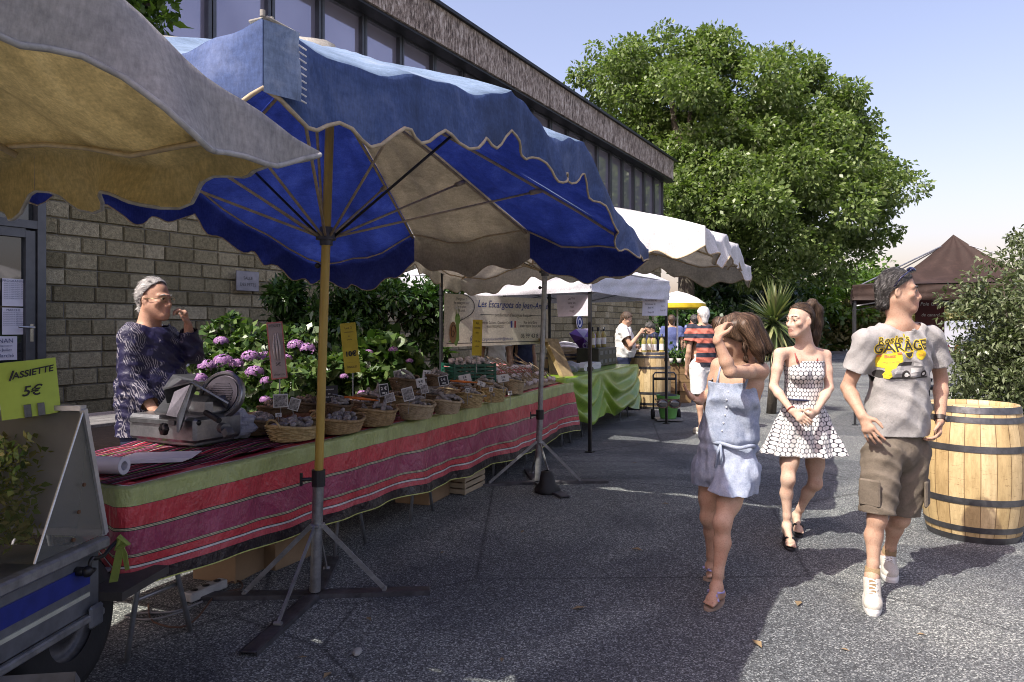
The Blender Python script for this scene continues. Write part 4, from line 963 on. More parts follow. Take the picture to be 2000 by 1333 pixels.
# black slate board behind the yellow pole
def board(px, py, w, h, d, label, name, mat, roll, lines, inkm, border=None, stake=None, cat='sign', yaw=0.0, thick=.008):
    c = at(px, py, d); X, Y, N = facing(px, d, yaw=yaw); X, Y = X*math.cos(roll)+Y*math.sin(roll), -X*math.sin(roll)+Y*math.cos(roll); W_, H_ = w/FOC*d, h/FOC*d
    r = empty(name, c, label, cat); m = MB(); m.box(c, (W_, H_, thick), (X, Y, N), .002); m.build('board', border or mat, r, sub=c)
    if border: f = MB(); f.box(c+N*thick*.5, (W_*.84, H_*.95, .004), (X, Y, N)); f.build('face', mat, r, sub=c)
    k = MB()
    for (tx, yy, sz, kw) in lines: lettering(k, tx, W_*sz, c+Y*H_*yy+N*(thick*.5+.004), X, Y, **kw)
    if k.v: k.build('writing', inkm, r, sub=c)
    if stake: s = MB(); s.cyl(c-Y*H_*.5-N*.006, c-Y*H_*.5-UP*stake/FOC*d-N*.01, .005, n=6); s.build('stake', M_galv, r, sub=c)
    return r, c, X, Y, N, W_, H_
M_yellow = simple('yellow_card', (.46, .36, .03), .7, var=.15); M_yg = simple('lime_paper', (.46, .60, .10), .8, var=.08); M_pink = simple('pink_board', (.50, .16, .15), .6, var=.2)
board(643, 769, 34, 30, 4.95, 'black slate with chalk words half hidden behind the yellow pole', 'slate_board', M_slate, .05, [('Saucisson', .28, .14, {}), ('au', 0, .14, {}), ('VIEILLE RASNE', -.22, .1, {})], M_chalk)
board(684, 680, 30, 98, 5.0, 'tall yellow board handwritten with 10 euro, tilted on a stake', 'price_board', M_yellow, .10, [('Les 3', .40, .22, {}), ('saucissons', .32, .15, {}), ('au', .24, .15, {}), ('choix', .17, .15, {}), ('10€', -.12, .44, dict(bold=.002)), ('________', -.27, .14, {}), ('SINGLES', -.38, .18, {})], M_ink, None, 52)
rb_, c, X, Y, N, W_, H_ = board(541, 685, 30, 112, 4.9, 'tall pink-edged board showing white sausages on a stake', 'picture_board', simple('rosy_card', (.36, .30, .29), .7, var=.2), .09, [('FOUET', .43, .24, {}), ('5€', -.24, .3, {}), ('chorizo', -.42, .22, {})], M_ink, M_pink, 50)
k = MB()
for dx in (-.2, .0, .2): k.tube([c+X*W_*(dx*.5+.02)+Y*H_*.30+N*.012, c+X*W_*dx+Y*H_*.05+N*.016, c+X*W_*dx*.8-Y*H_*.17+N*.012], [.004, .008, .003], 6)
k.build('picture', simple('sausage_white', (.55, .5, .48), .7), rb_, True, sub=c)
board(932, 660, 19, 70, 7.0, 'narrow yellow board standing before the snail banner', 'price_board', M_yellow, -.03, [('AIL', .40, .3, {}), ('ROSE', .27, .26, {}), ('d\'ici', .14, .24, {}), ('2€ la', -.1, .26, {}), ('tête', -.24, .26, {})], M_ink, None, 34)
# ------------------------------------------------------------------ meat slicer, bag, paper roll on the near end of the table
M_steel = simple('brushed_steel', (.30, .31, .33), .35, .85, .3, 12, .15, 80); M_steeld = simple('dark_steel', (.12, .125, .135), .4, .7, .35, 12, .1, 60)  # second steel is a darker grey tone for small parts
M_bluedecal = simple('blue_enamel', (.03, .05, .17), .4)
sc_ = V(-1.83, 4.10, 0); e1 = nrm(V(.91, -.42, 0)); e2 = V(-e1[1], e1[0], 0); SZ = .80
def sp(a, b, h): return sc_-e1*a+e2*b+UP*(SZ+h)
SAX = (e1, e2, UP); SO = sp(.25, .2, 0)
sl = empty('meat_slicer', SO, 'grey metal meat slicer with round blade guard on the near end of the table', 'meat slicer')
b = MB(); b.box(sp(.27, .19, .105), (.56, .36, .15), SAX, .018); b.box(sp(.27, .19, .022), (.50, .30, .03), SAX, .008); b.build('base', M_steel, sl, sub=SO)
for a_, b_ in ((.05, .05), (.5, .05), (.05, .33), (.5, .33)): f = MB(); f.cyl(sp(a_, b_, -.002), sp(a_, b_, .012), .02); f.build('foot', M_black, sl, sub=SO)
r = MB(); r.box(sp(.33, .002, .145), (.38, .012, .03), SAX, .003); r.build('slide_rail', M_steeld, sl, sub=SO)
b = MB(); b.box(sp(.10, .25, .23), (.2, .26, .12), SAX, .03); b.build('motor_housing', M_steel, sl, sub=SO)
bn = nrm(V(-.25, -.9, .32)); bx, by, _ = frame_of(bn); bc_ = at(432, 772, 4.38)
g_ = MB(); g_.cyl(bc_-bn*.03, bc_, .148, n=40); g_.tube([bc_+(bx*math.cos(t)+by*math.sin(t))*.138+bn*.004 for t in np.linspace(0, 6.283, 41)[:-1]], .014, 8, closed=True); gd_ = g_.build('blade_guard', M_steel, sl, True, sub=SO, auto=True)
g_ = MB(); g_.cyl(bc_, bc_+bn*.01, .118, n=36)
for k in range(-5, 6): g_.box(bc_+bn*.012+by*k*.014, (2*math.sqrt(max(0, .085**2-(k*.014)**2)), .005, .008), (bx, by, bn))
g_.build('grooved_plate', M_steeld, gd_, sub=SO)
tn = nrm(e1*.35-e2*.25+UP*.9)
def plate(name, pts, th, mat, parent=sl):
    P = [np.asarray(p) for p in pts]; n = nrm(np.cross(P[1]-P[0], P[2]-P[0])); m = MB(); m.prism([p-n*th/2 for p in P], n*th); return m.build(name, mat, parent, sub=SO)
plate('carriage_tray', [at(318, 761, 4.25), at(373, 747, 4.1), at(385, 745, 4.4), at(338, 733, 4.55)], .008, M_steel)
plate('thickness_plate', [at(373, 746, 4.1), at(446, 788, 4.15), at(440, 800, 4.4), at(384, 746, 4.4)], .01, M_steel)
plate('carriage_back', [at(320, 760, 4.3), at(338, 733, 4.6), at(384, 731, 4.7), at(376, 748, 4.45), at(330, 805, 4.35)], .008, M_steeld)
plate('carriage_arm', [at(343, 766, 4.1), at(374, 752, 4.08), at(347, 816, 4.05), at(327, 812, 4.08)], .02, M_steel)
plate('arm_side', [at(375, 752, 4.07), at(382, 757, 4.2), at(352, 838, 4.12), at(347, 845, 4.03), at(347, 816, 4.03)], .012, M_steel)
plate('meat_table', [at(300, 806, 4.2), at(330, 770, 4.5), at(352, 776, 4.55), at(340, 812, 4.15)], .012, M_steeld)
k = MB(); k.cyl(at(402, 806, 4.1), at(428, 822, 4.0), .016); k.build('handle_grip', M_black, sl, True, sub=SO, auto=True)
k = MB(); kc = at(325, 838, 4.1); k.lathe([(.004, .03), (.032, .028), (.036, .012), (.03, 0)], 20, kc, frame_of(nrm(-e2-e1*.2)), wob=lambda t, j: .14*math.cos(6*t)); k.build('adjusting_knob', M_black, sl, True, sub=SO)
k = MB(); kc = at(433, 836, 4.02); k.cyl(kc, kc+nrm(e1-e2*.3)*.05, .03, n=16); k.box(kc+nrm(e1-e2*.3)*.07-UP*.02, (.05, .05, .05), frame_of(V(.6, -.3, .5)), .006); k.build('sharpener', M_steeld, sl, sub=SO)
k = MB(); kc = sp(-.004, .14, .105); k.lathe([(.028, .0), (.046, .002), (.046, 0)], 28, kc, frame_of(e1)); k.tube([kc+e2*.020*math.cos(t)+UP*.020*math.sin(t)+e1*.002 for t in np.linspace(0, 6.28, 20)[:-1]], .003, 5, closed=True)
for q in range(4): a = q*math.pi/4; k.cyl(kc+(e2*math.cos(a)+UP*math.sin(a))*.018+e1*.002, kc-(e2*math.cos(a)+UP*math.sin(a))*.018+e1*.002, .002, n=5)
k.build('badge', M_bluedecal, sl, True, sub=SO)
k = MB(); k.cyl(sp(-.004, .04, .15), sp(-.012, .04, .15), .016); k.build('switch', M_black, sl, True, sub=SO)
# crumpled plastic bag behind the slicer
M_bag = (lambda t: (t.col((.55, .57, .66)), t.set(.25, 0, .6), t.translucent((.6, .62, .7, 1), .35), t.bump(t.noise(t.coord(), 16, 5, .7), .9, .03), t.m)[-1])(NT('thin_plastic'))
def crumple(name, c, r, seed, mat, label, cat):
    m = MB(); rg = np.random.default_rng(seed); D = rg.normal(size=(26, 3)); D /= np.linalg.norm(D, axis=1)[:, None]
    m.ball((0, 0, 0), 1, 26, 18); P = np.array(m.v); n = P/np.linalg.norm(P, axis=1)[:, None]; dd = np.sort(n@D.T, 1); f = .78+.45*(dd[:, -1]-dd[:, -2])+.1*np.sin(n@D[0]*9); P = n*f[:, None]*np.asarray(r); P[:, 2] = np.maximum(P[:, 2], -r[2]*.72); m.v = [tuple(p) for p in P]
    return tag(m.build(name, mat, None, False, loc=c), label, cat)
bgp = at(468, 838, 4.55); crumple('plastic_bag', V(bgp[0], bgp[1], TH+.10), (.13, .10, .12), 4, M_bag, 'crumpled clear grey plastic bag lying against the slicer', 'plastic bag')
t2 = MB(); a_, b_ = at(180, 885, 3.45), at(243, 888, 3.42); a_[2] = b_[2] = TH+.06; t2.cyl(a_, b_, .042, n=20, cap=False); t2.cyl(a_, b_, .022, n=16, cap=False)
x, y, d = frame_of(b_-a_)
for q in (b_,):
    n0 = len(t2.v); N_ = 20; pts = [q+(x*math.cos(6.2832*i/N_)+y*math.sin(6.2832*i/N_))*rr for rr in (.042, .022) for i in range(N_)]; t2._add(pts, [(i, (i+1) % N_, N_+(i+1) % N_, N_+i) for i in range(N_)])
M_roll = simple('white_roll', (.62, .61, .66), .8, var=.08); tag(t2.build('paper_roll', M_roll, None, True, sub=a_, loc=a_, auto=True), 'roll of white wrapping paper lying on the table by the display case', 'paper roll')
ps = MB(); c = at(300, 886, 3.75); c[2] = TH+.032
for k in range(4): ps.box(c+UP*k*.004+V(.01*k, .012*k, 0), (.34, .22, .003), (nrm(V(.98, .18, 0)), nrm(V(-.18, .98, 0)), UP))
tag(ps.build('wrapping_sheets', M_roll, None, sub=c, loc=c), 'few white paper sheets half under the meat slicer', 'paper')
# ------------------------------------------------------------------ refrigerated display trailer in the near corner
tr_o = V(-1.72, 2.5, 0); tr = empty('display_trailer', tr_o, 'grey display trailer with a blue stripe and slanted perspex front in the near corner', 'trailer')
M_trailer = simple('trailer_grey_panel', (.17, .18, .20), .4, .5, .3, 7, .1, 50); M_blue = simple('blue_stripe', (.018, .030, .20), .35); M_whiteline = simple('white_line', (.42, .43, .36), .5); M_rubber = simple('tyre_rubber', (.014, .014, .015), .8, bump=.4, bs=50)
ta = nrm(V(.085, 1, 0)); tn_ = V(ta[1], -ta[0], 0); E0 = V(-1.665, 2.93, 0)                 # street-side end of the side panel
def tq(l, o, h): return E0-ta*l+tn_*o+UP*h
TX = (ta, tn_, UP)
m = MB(); m.box(tq(1.0, -.55, .48), (2.0, 1.06, .25), TX, .01); m.build('body', M_trailer, tr, sub=tr_o)
m = MB(); m.box(tq(1.0, -.005, .625), (2.02, .05, .045), TX, .008); m.box(tq(1.0, -.01, .345), (2.0, .03, .03), TX, .006); m.build('rail', M_galv, tr, sub=tr_o)
m = MB(); m.box(tq(1.04, -.017, .515), (1.94, .006, .075), TX); m.build('stripe', M_blue, tr, sub=tr_o)
m = MB(); m.box(tq(1.04, -.017, .437), (1.94, .006, .016), TX); m.build('pinstripe', M_whiteline, tr, sub=tr_o)
for l in (.14, .75): m = MB(); q = tq(l, 0, .55); m.cyl(q-tn_*.02, q+tn_*.022, .018); m.ball(q+tn_*.025, .022, 10, 6); m.build('rubber_stop', M_black, tr, True, sub=tr_o)
m = MB(); q = tq(.10, .012, .565); m.tube([q+ta*(-.02*math.cos(t))+UP*.026*math.sin(t)+tn_*.008 for t in np.linspace(-2.2, 2.4, 12)]+[q+ta*.08+UP*.01, q+ta*.12+UP*.03, q+ta*.17+UP*.045], .008, 6); m.build('hook', M_black, tr, True, sub=tr_o)
wc_ = tq(.07, -.16, .30); m = MB(); m.lathe([(.13, -.07), (.22, -.08), (.275, -.06), (.285, -.02), (.285, .02), (.275, .06), (.22, .08), (.13, .07)], 44, wc_, (ta, UP, tn_), wob=lambda t, j: .012*math.sin(44*t)*(1 if 1 < j < 6 else 0)); wh_ = m.build('wheel', M_rubber, tr, True, sub=tr_o)
m = MB(); m.lathe([(.02, .05), (.06, .045), (.075, .02), (.12, .03), (.135, .065), (.135, -.06)], 30, wc_, (ta, UP, tn_)); m.build('rim', M_galvdark, wh_, True, sub=tr_o)
m = MB(); m.box(tq(-.06, -.2, .44), (.30, .18, .02), TX, .006); m.box(tq(.055, .0, .345), (.08, .02, .09), TX, .01); m.build('mudguard', M_trailer, tr, sub=tr_o)
m = MB(); m.box(tq(-.17, -.15, .40), (.34, .45, .035), TX); m.build('tail_board', simple('dark_board', (.05, .045, .04), .8, var=.3, vs=6), tr, sub=tr_o)
m = MB(); fb = gd(60, 1345, .38); m.prism([fb+V(-.36, .05, 0), fb+V(.06, .13, -.01), fb+V(.13, .0, -.10), fb+V(.2, -.2, -.34), fb+V(-.4, -.3, -.2)], V(.01, .01, -.03)); m.build('drawbar_guard', M_trailer, tr, sub=tr_o)
# perspex hood
Fb, Bb, Tp = tq(.36, -.02, .65), tq(-.03, -.02, .65), at(163, 800, 2.86); WL = 1.25
def glass(name, c, rough, alpha):
    t = NT(name); t.col(c); t.set(rough, .0, 1.0); tr_ = t.n('ShaderNodeBsdfTransparent'); mx = t.n('ShaderNodeMixShader'); fr = t.n('ShaderNodeFresnel'); fr.inputs[0].default_value = 1.6
    f = t.math('ADD', fr.outputs[0], alpha); f.node.use_clamp = True; t.l(f, mx.inputs[0]); t.l(tr_.outputs[0], mx.inputs[1]); t.l(t.b.outputs[0], mx.inputs[2]); t.l(mx.outputs[0], t.out.inputs[0]); return t.m
M_persp = glass('perspex', (.05, .06, .06), .015, .14)
M_perspd = glass('scratched_perspex', (.14, .15, .14), .3, .5)
lft = -tn_*WL
m = MB(); m._add([Fb, Tp, Tp+lft, Fb+lft], [(0, 1, 2, 3)]); m.build('front_pane', M_persp, tr, sub=tr_o)
m = MB(); m._add([Fb, Bb, Tp], [(0, 1, 2)]); m.build('cheek_pane', M_perspd, tr, sub=tr_o)
m = MB(); x_, y_, z_ = frame_of(Tp-Bb, tn_); m.box((Tp+Bb)/2, (.022, .02, np.linalg.norm(Tp-Bb)), (x_, y_, z_)); x_, y_, z_ = frame_of(lft); m.box(Tp+lft/2+UP*.006, (.035, .02, WL), (x_, y_, z_)); m.box(Bb+lft/2+UP*.006, (.03, .03, WL), (x_, y_, z_)); m.tube([Fb, Tp], .005, 6); m.build('frame', simple('bright_aluminium', (.55, .55, .56), .35, .7, .2), tr, sub=tr_o)
m = MB(); m._add([Tp, Bb, Bb+lft, Tp+lft], [(0, 1, 2, 3)]); m.build('back_panel', M_roll, tr, sub=tr_o)
for k in range(3): m = MB(); q = Fb*.5+Bb*.5+UP*(.03+.1*k)+ta*(-.0+.03*k)+tn_*.004; m.cyl(q, q+tn_*.006, .008, n=8); m.build('rivet', simple('rust', (.12, .06, .03), .8), tr, sub=tr_o)
# foliage added in the case, standing in for plants mirrored in the pane
q = (Fb+Bb)/2+lft*.45-UP*.0; hb_ = empty('mirrored_plants', q, 'added tray of green and ochre foliage standing in for plants mirrored in the display case', 'stand-in foliage')
m = MB(); m.box(q+UP*.012, (.26, .5, .02), TX, .006); m.build('tray', M_steel, hb_, sub=q)
rg = np.random.default_rng(9); p_ = q+np.outer(rg.uniform(-.10, .08, 2600), ta)+np.outer(rg.uniform(-.5, .40, 2600), tn_)+np.outer(.02+.40*rg.random(2600)**1.3, UP); v_, f_ = leaves(p_, .04, 3, .5, None, -.4); np_mesh('foliage', v_, f_, leaf_mat('mirrored_plant_leaves', (.12, .22, .05), (.30, .36, .10), (.55, .48, .2)), hb_, False, sub=q)
q = Fb*.6+Bb*.4+lft*.30+UP*.01; m = MB(); m.lathe([(.05, .0), (.10, .01), (.14, .07), (.146, .07), (.15, .075), (.14, .065), (.10, .02)], 32, q); tag(m.build('bowl', simple('white_china', (.6, .6, .58), .3), None, True, sub=q, loc=q), 'white bowl inside the display case behind the slanted front', 'bowl')
# lime sign on the hood
q = at(57, 759, 2.8); X_, Y_, N_ = facing(57, 2.8, yaw=.15); X_ = nrm(X_+UP*.09); Y_ = np.cross(N_, X_); W_, H_ = .196, .22
sg = empty('price_sign', q, 'lime paper sign handwritten 1 assiette 5 euro clipped on top of the display case', 'sign')
m = MB(); m.grid(lambda u, v: q+X_*W_*(u-.5)+Y_*H_*(v-.5)+N_*(.012*math.sin(math.pi*u)), 12, 3); m.build('sheet', M_yg, sg, sub=q)
m = MB(); lettering(m, '1', .055, q-X_*.062+Y_*.055+N_*.014, X_, Y_, shear=.4, bold=.001); lettering(m, 'ASSIETTE', .034, q+X_*.015+Y_*.062+N_*.016, nrm(X_+Y_*.12), Y_, bold=.001, shear=.15); lettering(m, '5€', .055, q+X_*.002-Y_*.01+N_*.016, X_, Y_, shear=.3, bold=.001); m.build('writing', M_ink, sg, sub=q)
for dx in (-.015, .03):
    m = MB(); c = q+X_*dx-Y_*.085+N_*.018; m.box(c, (.024, .05, .004), (X_, Y_, N_), .001); m.cyl(c+Y_*.01, c+Y_*.01+N_*.005, .004, n=8); m.cyl(c-Y_*.015, c-Y_*.015+N_*.005, .004, n=8); m.build('hinge_clip', M_steeld, sg, sub=q)
# lime strap tied to the trailer corner
st_ = tq(-.02, .035, .0); m = MB(); q0 = at(236, 1058, 2.98)
m.tube([q0+V(-.01, 0, .02), q0+V(.03, 0, -.01), q0+V(-.02, 0, -.03), q0+V(0, 0, .01)], .012, 6); m.prism([q0+V(-.012, 0, 0), q0+V(.02, 0, 0), q0+V(-.02, .01, -.17), q0+V(-.055, .01, -.175)], V(0, .004, 0)); m.prism([q0, q0+V(.025, 0, -.05), q0+V(.03, .01, -.12), q0+V(.012, .01, -.125), q0+V(.004, 0, -.05)], V(0, .004, 0))
tag(m.build('cloth_tie', simple('lime_ribbon', (.22, .28, .06), .8), None, sub=q0, loc=q0), 'lime green ribbon knotted at the corner of the trailer', 'ribbon')
# ------------------------------------------------------------------ under the table
M_cardb = simple('cardboard', (.25, .17, .095), .85, var=.15, vs=5)
def carton(px, py, w, d_, h, ang, label, b0=None):
    q = gd(px, py); a = math.atan2(TT[1], TT[0])+ang; X, Y = V(math.cos(a), math.sin(a), 0), V(-math.sin(a), math.cos(a), 0); c = q+X*w/2+Y*d_/2
    r = empty('cardboard_box', c, label, 'cardboard box', 'cardboard boxes under the table'); m = MB(); m.box(c+UP*h/2, (w, d_, h), (X, Y, UP), .003); m.build('body', M_cardb, r, sub=c)
    for sgn in (-1, 1): m = MB(); m.box(c+Y*sgn*d_*.25+UP*(h+.004), (w*.99, d_*.49, .004), (X, Y, UP)); m.build('flap', M_cardb, r, sub=c)
    m = MB(); m.box(c+UP*(h+.0075), (w*1.0, .05, .002), (X, Y, UP)); m.build('tape', simple('brown_tape', (.30, .20, .10), .3), r, sub=c)
carton(460, 1141, .30, .3, .17, .1, 'low brown carton under the near end of the striped cloth'); carton(538, 1116, .36, .3, .17, -.05, 'brown carton directly behind the yellow pole base'); carton(838, 988, .42, .32, .2, .05, 'brown carton in the middle under the table')
M_slat = simple('raw_slat_wood', (.36, .29, .19), .8, var=.25, vs=6, stretch=(1, 1, 4))
q = gd(905, 968); cr = empty('wooden_crate', q, 'small slatted wooden crate on the ground under the table', 'crate')
for i in range(2):
    for j in range(2):
        m = MB(); m.box(q+TT*.02*(-1 if i else 1)+TT*(.42*i)+TB*(.3*j)+UP*.09, (.025, .025, .18), TAX); m.build('corner_post', M_slat, cr, sub=q)
for k in range(3):
    for j in range(2): m = MB(); m.box(q+TT*.21+TB*(.3*j-.016*(1 if not j else -1))+UP*(.03+.055*k), (.44, .006, .042), TAX); m.build('slat', M_slat, cr, sub=q)
    for i in range(2): m = MB(); m.box(q+TT*(.42*i-.0)+TB*.15+UP*(.03+.055*k), (.006, .33, .042), TAX); m.build('slat', M_slat, cr, sub=q)
m = MB(); m.box(q+TT*.21+TB*.15+UP*.012, (.41, .29, .01), TAX); m.build('bottom', M_slat, cr, sub=q)
q = gd(1068, 962); w_ = MB(); w_.lathe([(.11, 0), (.12, .03), (.075, .09), (.06, .16), (.05, .19), (.02, .2)], 18, q, wob=lambda t, j: .08*math.sin(3*t+j)); tag(w_.build('weight_bag', simple('black_sandbag', (.014, .014, .015), .6, bump=.4), None, True, sub=q, loc=q), 'black weight bag sitting on the feet of the grey pole', 'weight')
q = gd(402, 1165); m = MB(); m.box(q+UP*.035, (.07, .26, .05), (nrm(V(.9, -.4, 0)), nrm(V(.4, .9, 0)), UP), .008)
pst = empty('power_strip', q, 'white power strip lying on the ground under the near trestle', 'power strip'); m.build('body', simple('dirty_white_plastic', (.38, .38, .37), .5), pst, sub=q)
for k in range(3): m = MB(); c = q+nrm(V(.4, .9, 0))*(-.08+.08*k)+UP*.061; m.cyl(c, c+UP*.003, .02, n=14); m.build('socket', M_black, pst, True, sub=q)
def cable(pts, r, mat, label):
    P = [gd(x, y, .012) for x, y in pts]; Q = []
    for i in range(len(P)-1):
        for t in np.linspace(0, 1, 5)[:-1]:
            p0, p1, p2, p3 = P[max(i-1, 0)], P[i], P[i+1], P[min(i+2, len(P)-1)]; Q.append(.5*((2*p1)+(-p0+p2)*t+(2*p0-5*p1+4*p2-p3)*t*t+(-p0+3*p1-3*p2+p3)*t**3))
    Q.append(P[-1]); m = MB(); m.tube(Q, r, 6); tag(m.build('cable', mat, None, True, sub=P[0], loc=P[0]), label, 'cable')
cable([(395, 1175), (340, 1195), (270, 1198), (245, 1205), (300, 1210), (370, 1190)], .006, simple('grey_cable', (.2, .2, .2), .5), 'grey cable looping on the ground between the trestle legs')
cable([(410, 1160), (470, 1150), (465, 1135), (430, 1150), (370, 1220), (300, 1215), (290, 1180)], .005, simple('brown_cable', (.10, .05, .03), .5), 'thin brown cable curling around the power strip')
q = gd(698, 1278); m = MB(); m.ball(q+UP*.012, (.022, .04, .014), 7, 5); tag(m.build('stone', simple('pale_stone', (.3, .3, .28), .9), None, sub=q, loc=q), 'pale flat stone lying alone on the asphalt near the viewer', 'stone')
# ------------------------------------------------------------------ weathered bench table and white bench behind the vendor
M_oldwood = simple('silvered_wood', (.16, .155, .15), .85, var=.45, vs=5, stretch=(1, 7, 7), bump=.4, bs=30)
q = V(-3.55, 6.0, 0); bt = empty('wooden_table', q, 'weathered grey plank table behind the vendor', 'table'); ax_ = (BW, BN, UP)
for k in range(5): m = MB(); m.box(q+BN*(-.32+.16*k)+UP*.72, (1.9, .145, .03), ax_, .004); m.build('plank', M_oldwood, bt, sub=q)
for i in (-1, 1):
    for j in (-1, 1): m = MB(); m.box(q+BW*.8*i+BN*.3*j+UP*.35, (.07, .07, .7), ax_); m.build('leg', M_oldwood, bt, sub=q)
q = at(405, 690, 8.0); q[2] = .39; wb = empty('white_bench', q, 'white slatted garden bench between the vendor and the hydrangeas', 'bench'); M_whitep = simple('white_paint', (.68, .69, .74), .5)
for z_ in (.72, .86, .55): m = MB(); m.box(q+UP*z_-BN*.2*(z_ < .6)+BN*.15*(z_ < .6), (1.2, .025, .09), ax_, .004); m.build('slat', M_whitep, wb, sub=q)
for i in (-1, 1):
    m = MB(); m.box(q+BW*.5*i+UP*.45, (.05, .04, .9), ax_); m.build('leg', M_whitep, wb, sub=q)
# ------------------------------------------------------------------ garlic end of the table
M_garlic = simple('garlic_skin', (.42, .35, .36), .6, var=.3, vs=22, c2=(.62, .55, .54)); M_stem = simple('dry_stem', (.26, .2, .12), .9, var=.3)
gb = MB(); gb.lathe([(.003, -.022), (.02, -.02), (.029, -.004), (.026, .012), (.012, .026), (.006, .034)], 12, (0, 0, 0), wob=lambda t, j: .10*abs(math.sin(3.5*t))); gme = gb.build('garlic_bulb', M_garlic, None, True); gmesh = gme.data; bpy.data.objects.remove(gme)
gs = MB(); gs.tube([V(0, 0, .03), V(.01, 0, .12), V(.0, .02, .25)], [.006, .005, .003], 5); gso = gs.build('stem', M_stem, None, True); gsm = gso.data; bpy.data.objects.remove(gso)
rg = random.Random(12)
for i in range(78):
    s = 4.75+1.75*((i % 26)/26)+rg.uniform(-.03, .03); row = i//26
    b = .22+.2*row+rg.uniform(-.05, .05); h = .05+.07*row+rg.uniform(0, .03)
    if s > 6.15: b = b*.8; 
    o = bpy.data.objects.new('garlic_bulb', gmesh); COL.objects.link(o); o.location = tuple(tp(s, b, TH+h)); d = nrm(TB*.8-TT*.35+UP*(.45+rg.uniform(-.2, .3))+V(rg.uniform(-.25, .25), rg.uniform(-.25, .25), 0)); o.rotation_euler = Vector(d).to_track_quat('Z', 'X').to_euler()
    tag(o, 'garlic head with dry stem in the rows at the far end of the table', 'garlic', 'garlic heads laid in rows on the table')
    c = bpy.data.objects.new('stem', gsm); COL.objects.link(c); c.parent = o
hb2 = MB(); hb2.prism([tp(4.7, .12, TH+.02), tp(4.7, .85, TH+.02), tp(4.7, .85, TH+.2), tp(4.7, .2, TH+.045)], TT*1.8); tag(hb2.build('straw_bed', M_stem, None, sub=tp(4.7, .1, TH), loc=tp(4.7, .1, TH)), 'sloping bed of dry straw carrying the garlic heads', 'straw')
M_green = simple('green_crate_plastic', (.012, .085, .055), .45)
def vcrate(o, X, Y, w, d_, h, mat, label, cat='crate', name='plastic_crate', nsl=5, group=None):
    r = empty(name, o, label, cat, group)
    for k in range(nsl):
        m = MB(); z = h*(k+.5)/nsl
        for (c, sz) in ((o-Y*d_/2, (w, .012, h/nsl*.62)), (o+Y*d_/2, (w, .012, h/nsl*.62)), (o-X*w/2, (.012, d_, h/nsl*.62)), (o+X*w/2, (.012, d_, h/nsl*.62))): m.box(c+UP*z, sz, (X, Y, UP))
        m.build('side_band', mat, r, sub=o)
    m = MB()
    for i in (-1, 1):
        for j in (-1, 1): m.box(o+X*w/2*i+Y*d_/2*j+UP*h/2, (.024, .024, h), (X, Y, UP))
    for k in (-1, 0, 1): m.box(o+X*w*.25*k-Y*d_/2+UP*h/2, (.014, .016, h), (X, Y, UP))
    m.build('uprights', mat, r, sub=o); m = MB(); m.box(o+UP*.008, (w, d_, .012), (X, Y, UP)); m.build('bottom', mat, r, sub=o); return r
gc = at(915, 735, 7.7); gc[2] = .92; gX = nrm(V(.9, .43, 0)); gY = V(-gX[1], gX[0], 0)
vcrate(gc, gX, gY, .46, .36, .2, M_green, 'green slatted plastic crate full of garlic behind the sausage table')
q = gc+V(0, 0, 0); m = MB(); m.box(V(q[0], q[1], .45), (.4, .3, .9), (gX, gY, UP), .02); tag(m.build('crate_stand', M_oldwood, None, sub=V(q[0], q[1], 0), loc=V(q[0], q[1], 0)), 'wooden block standing under the garlic-filled green crate', 'stand')
for i in range(34):
    o = bpy.data.objects.new('garlic_bulb', gmesh); COL.objects.link(o); o.location = tuple(gc+gX*rg.uniform(-.19, .19)+gY*rg.uniform(-.14, .14)+UP*(.19+rg.uniform(0, .05))); o.rotation_euler = (rg.uniform(-1, 1), rg.uniform(-1, 1), 0); tag(o, 'loose garlic head heaped in the green crate', 'garlic', 'garlic heads in the green crate')
gc2 = at(803, 745, 8.0); gc2[2] = .55; vcrate(gc2, gX, gY, .3, .3, .32, M_green, 'empty green crate standing on end beside the mallow')
q = V(gc2[0], gc2[1], 0); m = MB(); m.box(q+UP*.47, (.4, .4, .15), (gX, gY, UP), .01); tag(m.build('pallet', M_oldwood, None, sub=q, loc=q), 'low wooden pallet under the empty green crate', 'pallet')
# red gingham table behind
def gingham():
    t = NT('red_gingham'); uv = t.n('ShaderNodeTexCoord').outputs['UV']; s_ = t.n('ShaderNodeSeparateXYZ'); t.l(uv, s_.inputs[0]); a = t.math('GREATER_THAN', t.math('FRACT', s_.outputs[0]), .5); b_ = t.math('GREATER_THAN', t.math('FRACT', s_.outputs[1]), .5); c = t.ramp(t.math('MULTIPLY', t.math('ADD', a, b_), .5), [(0, (.6, .58, .55)), (.25, (.36, .07, .07)), (.75, (.20, .015, .02))], 'CONSTANT'); t.col(c); t.set(.8); return t.m
g0 = at(950, 722, 8.3); gq = V(g0[0], g0[1], .98); gt = empty('gingham_table', V(gq[0], gq[1], 0), 'folding table under a red and white gingham cloth behind the garlic', 'table'); so = V(gq[0], gq[1], 0); rt = nrm(V(.55, .83, 0)); rb = V(-rt[1], rt[0], 0)
m = MB()
def gf(u, v):
    L = .3+.7*0; h = .98+.02*math.sin(9*u)
    if v < .45: return gq+rt*(1.1*u-.1)+rb*(.6*(.45-v)/.45)+UP*(.0+.06*(.45-v)/.45)
    return gq+rt*(1.1*u-.1)-rb*(.03+.03*math.sin(12*u))*(v-.45)-UP*.45*(v-.45)/.55
m.grid(gf, 30, 14, (22, 18)); m.build('cloth', gingham(), gt, True, sub=so)
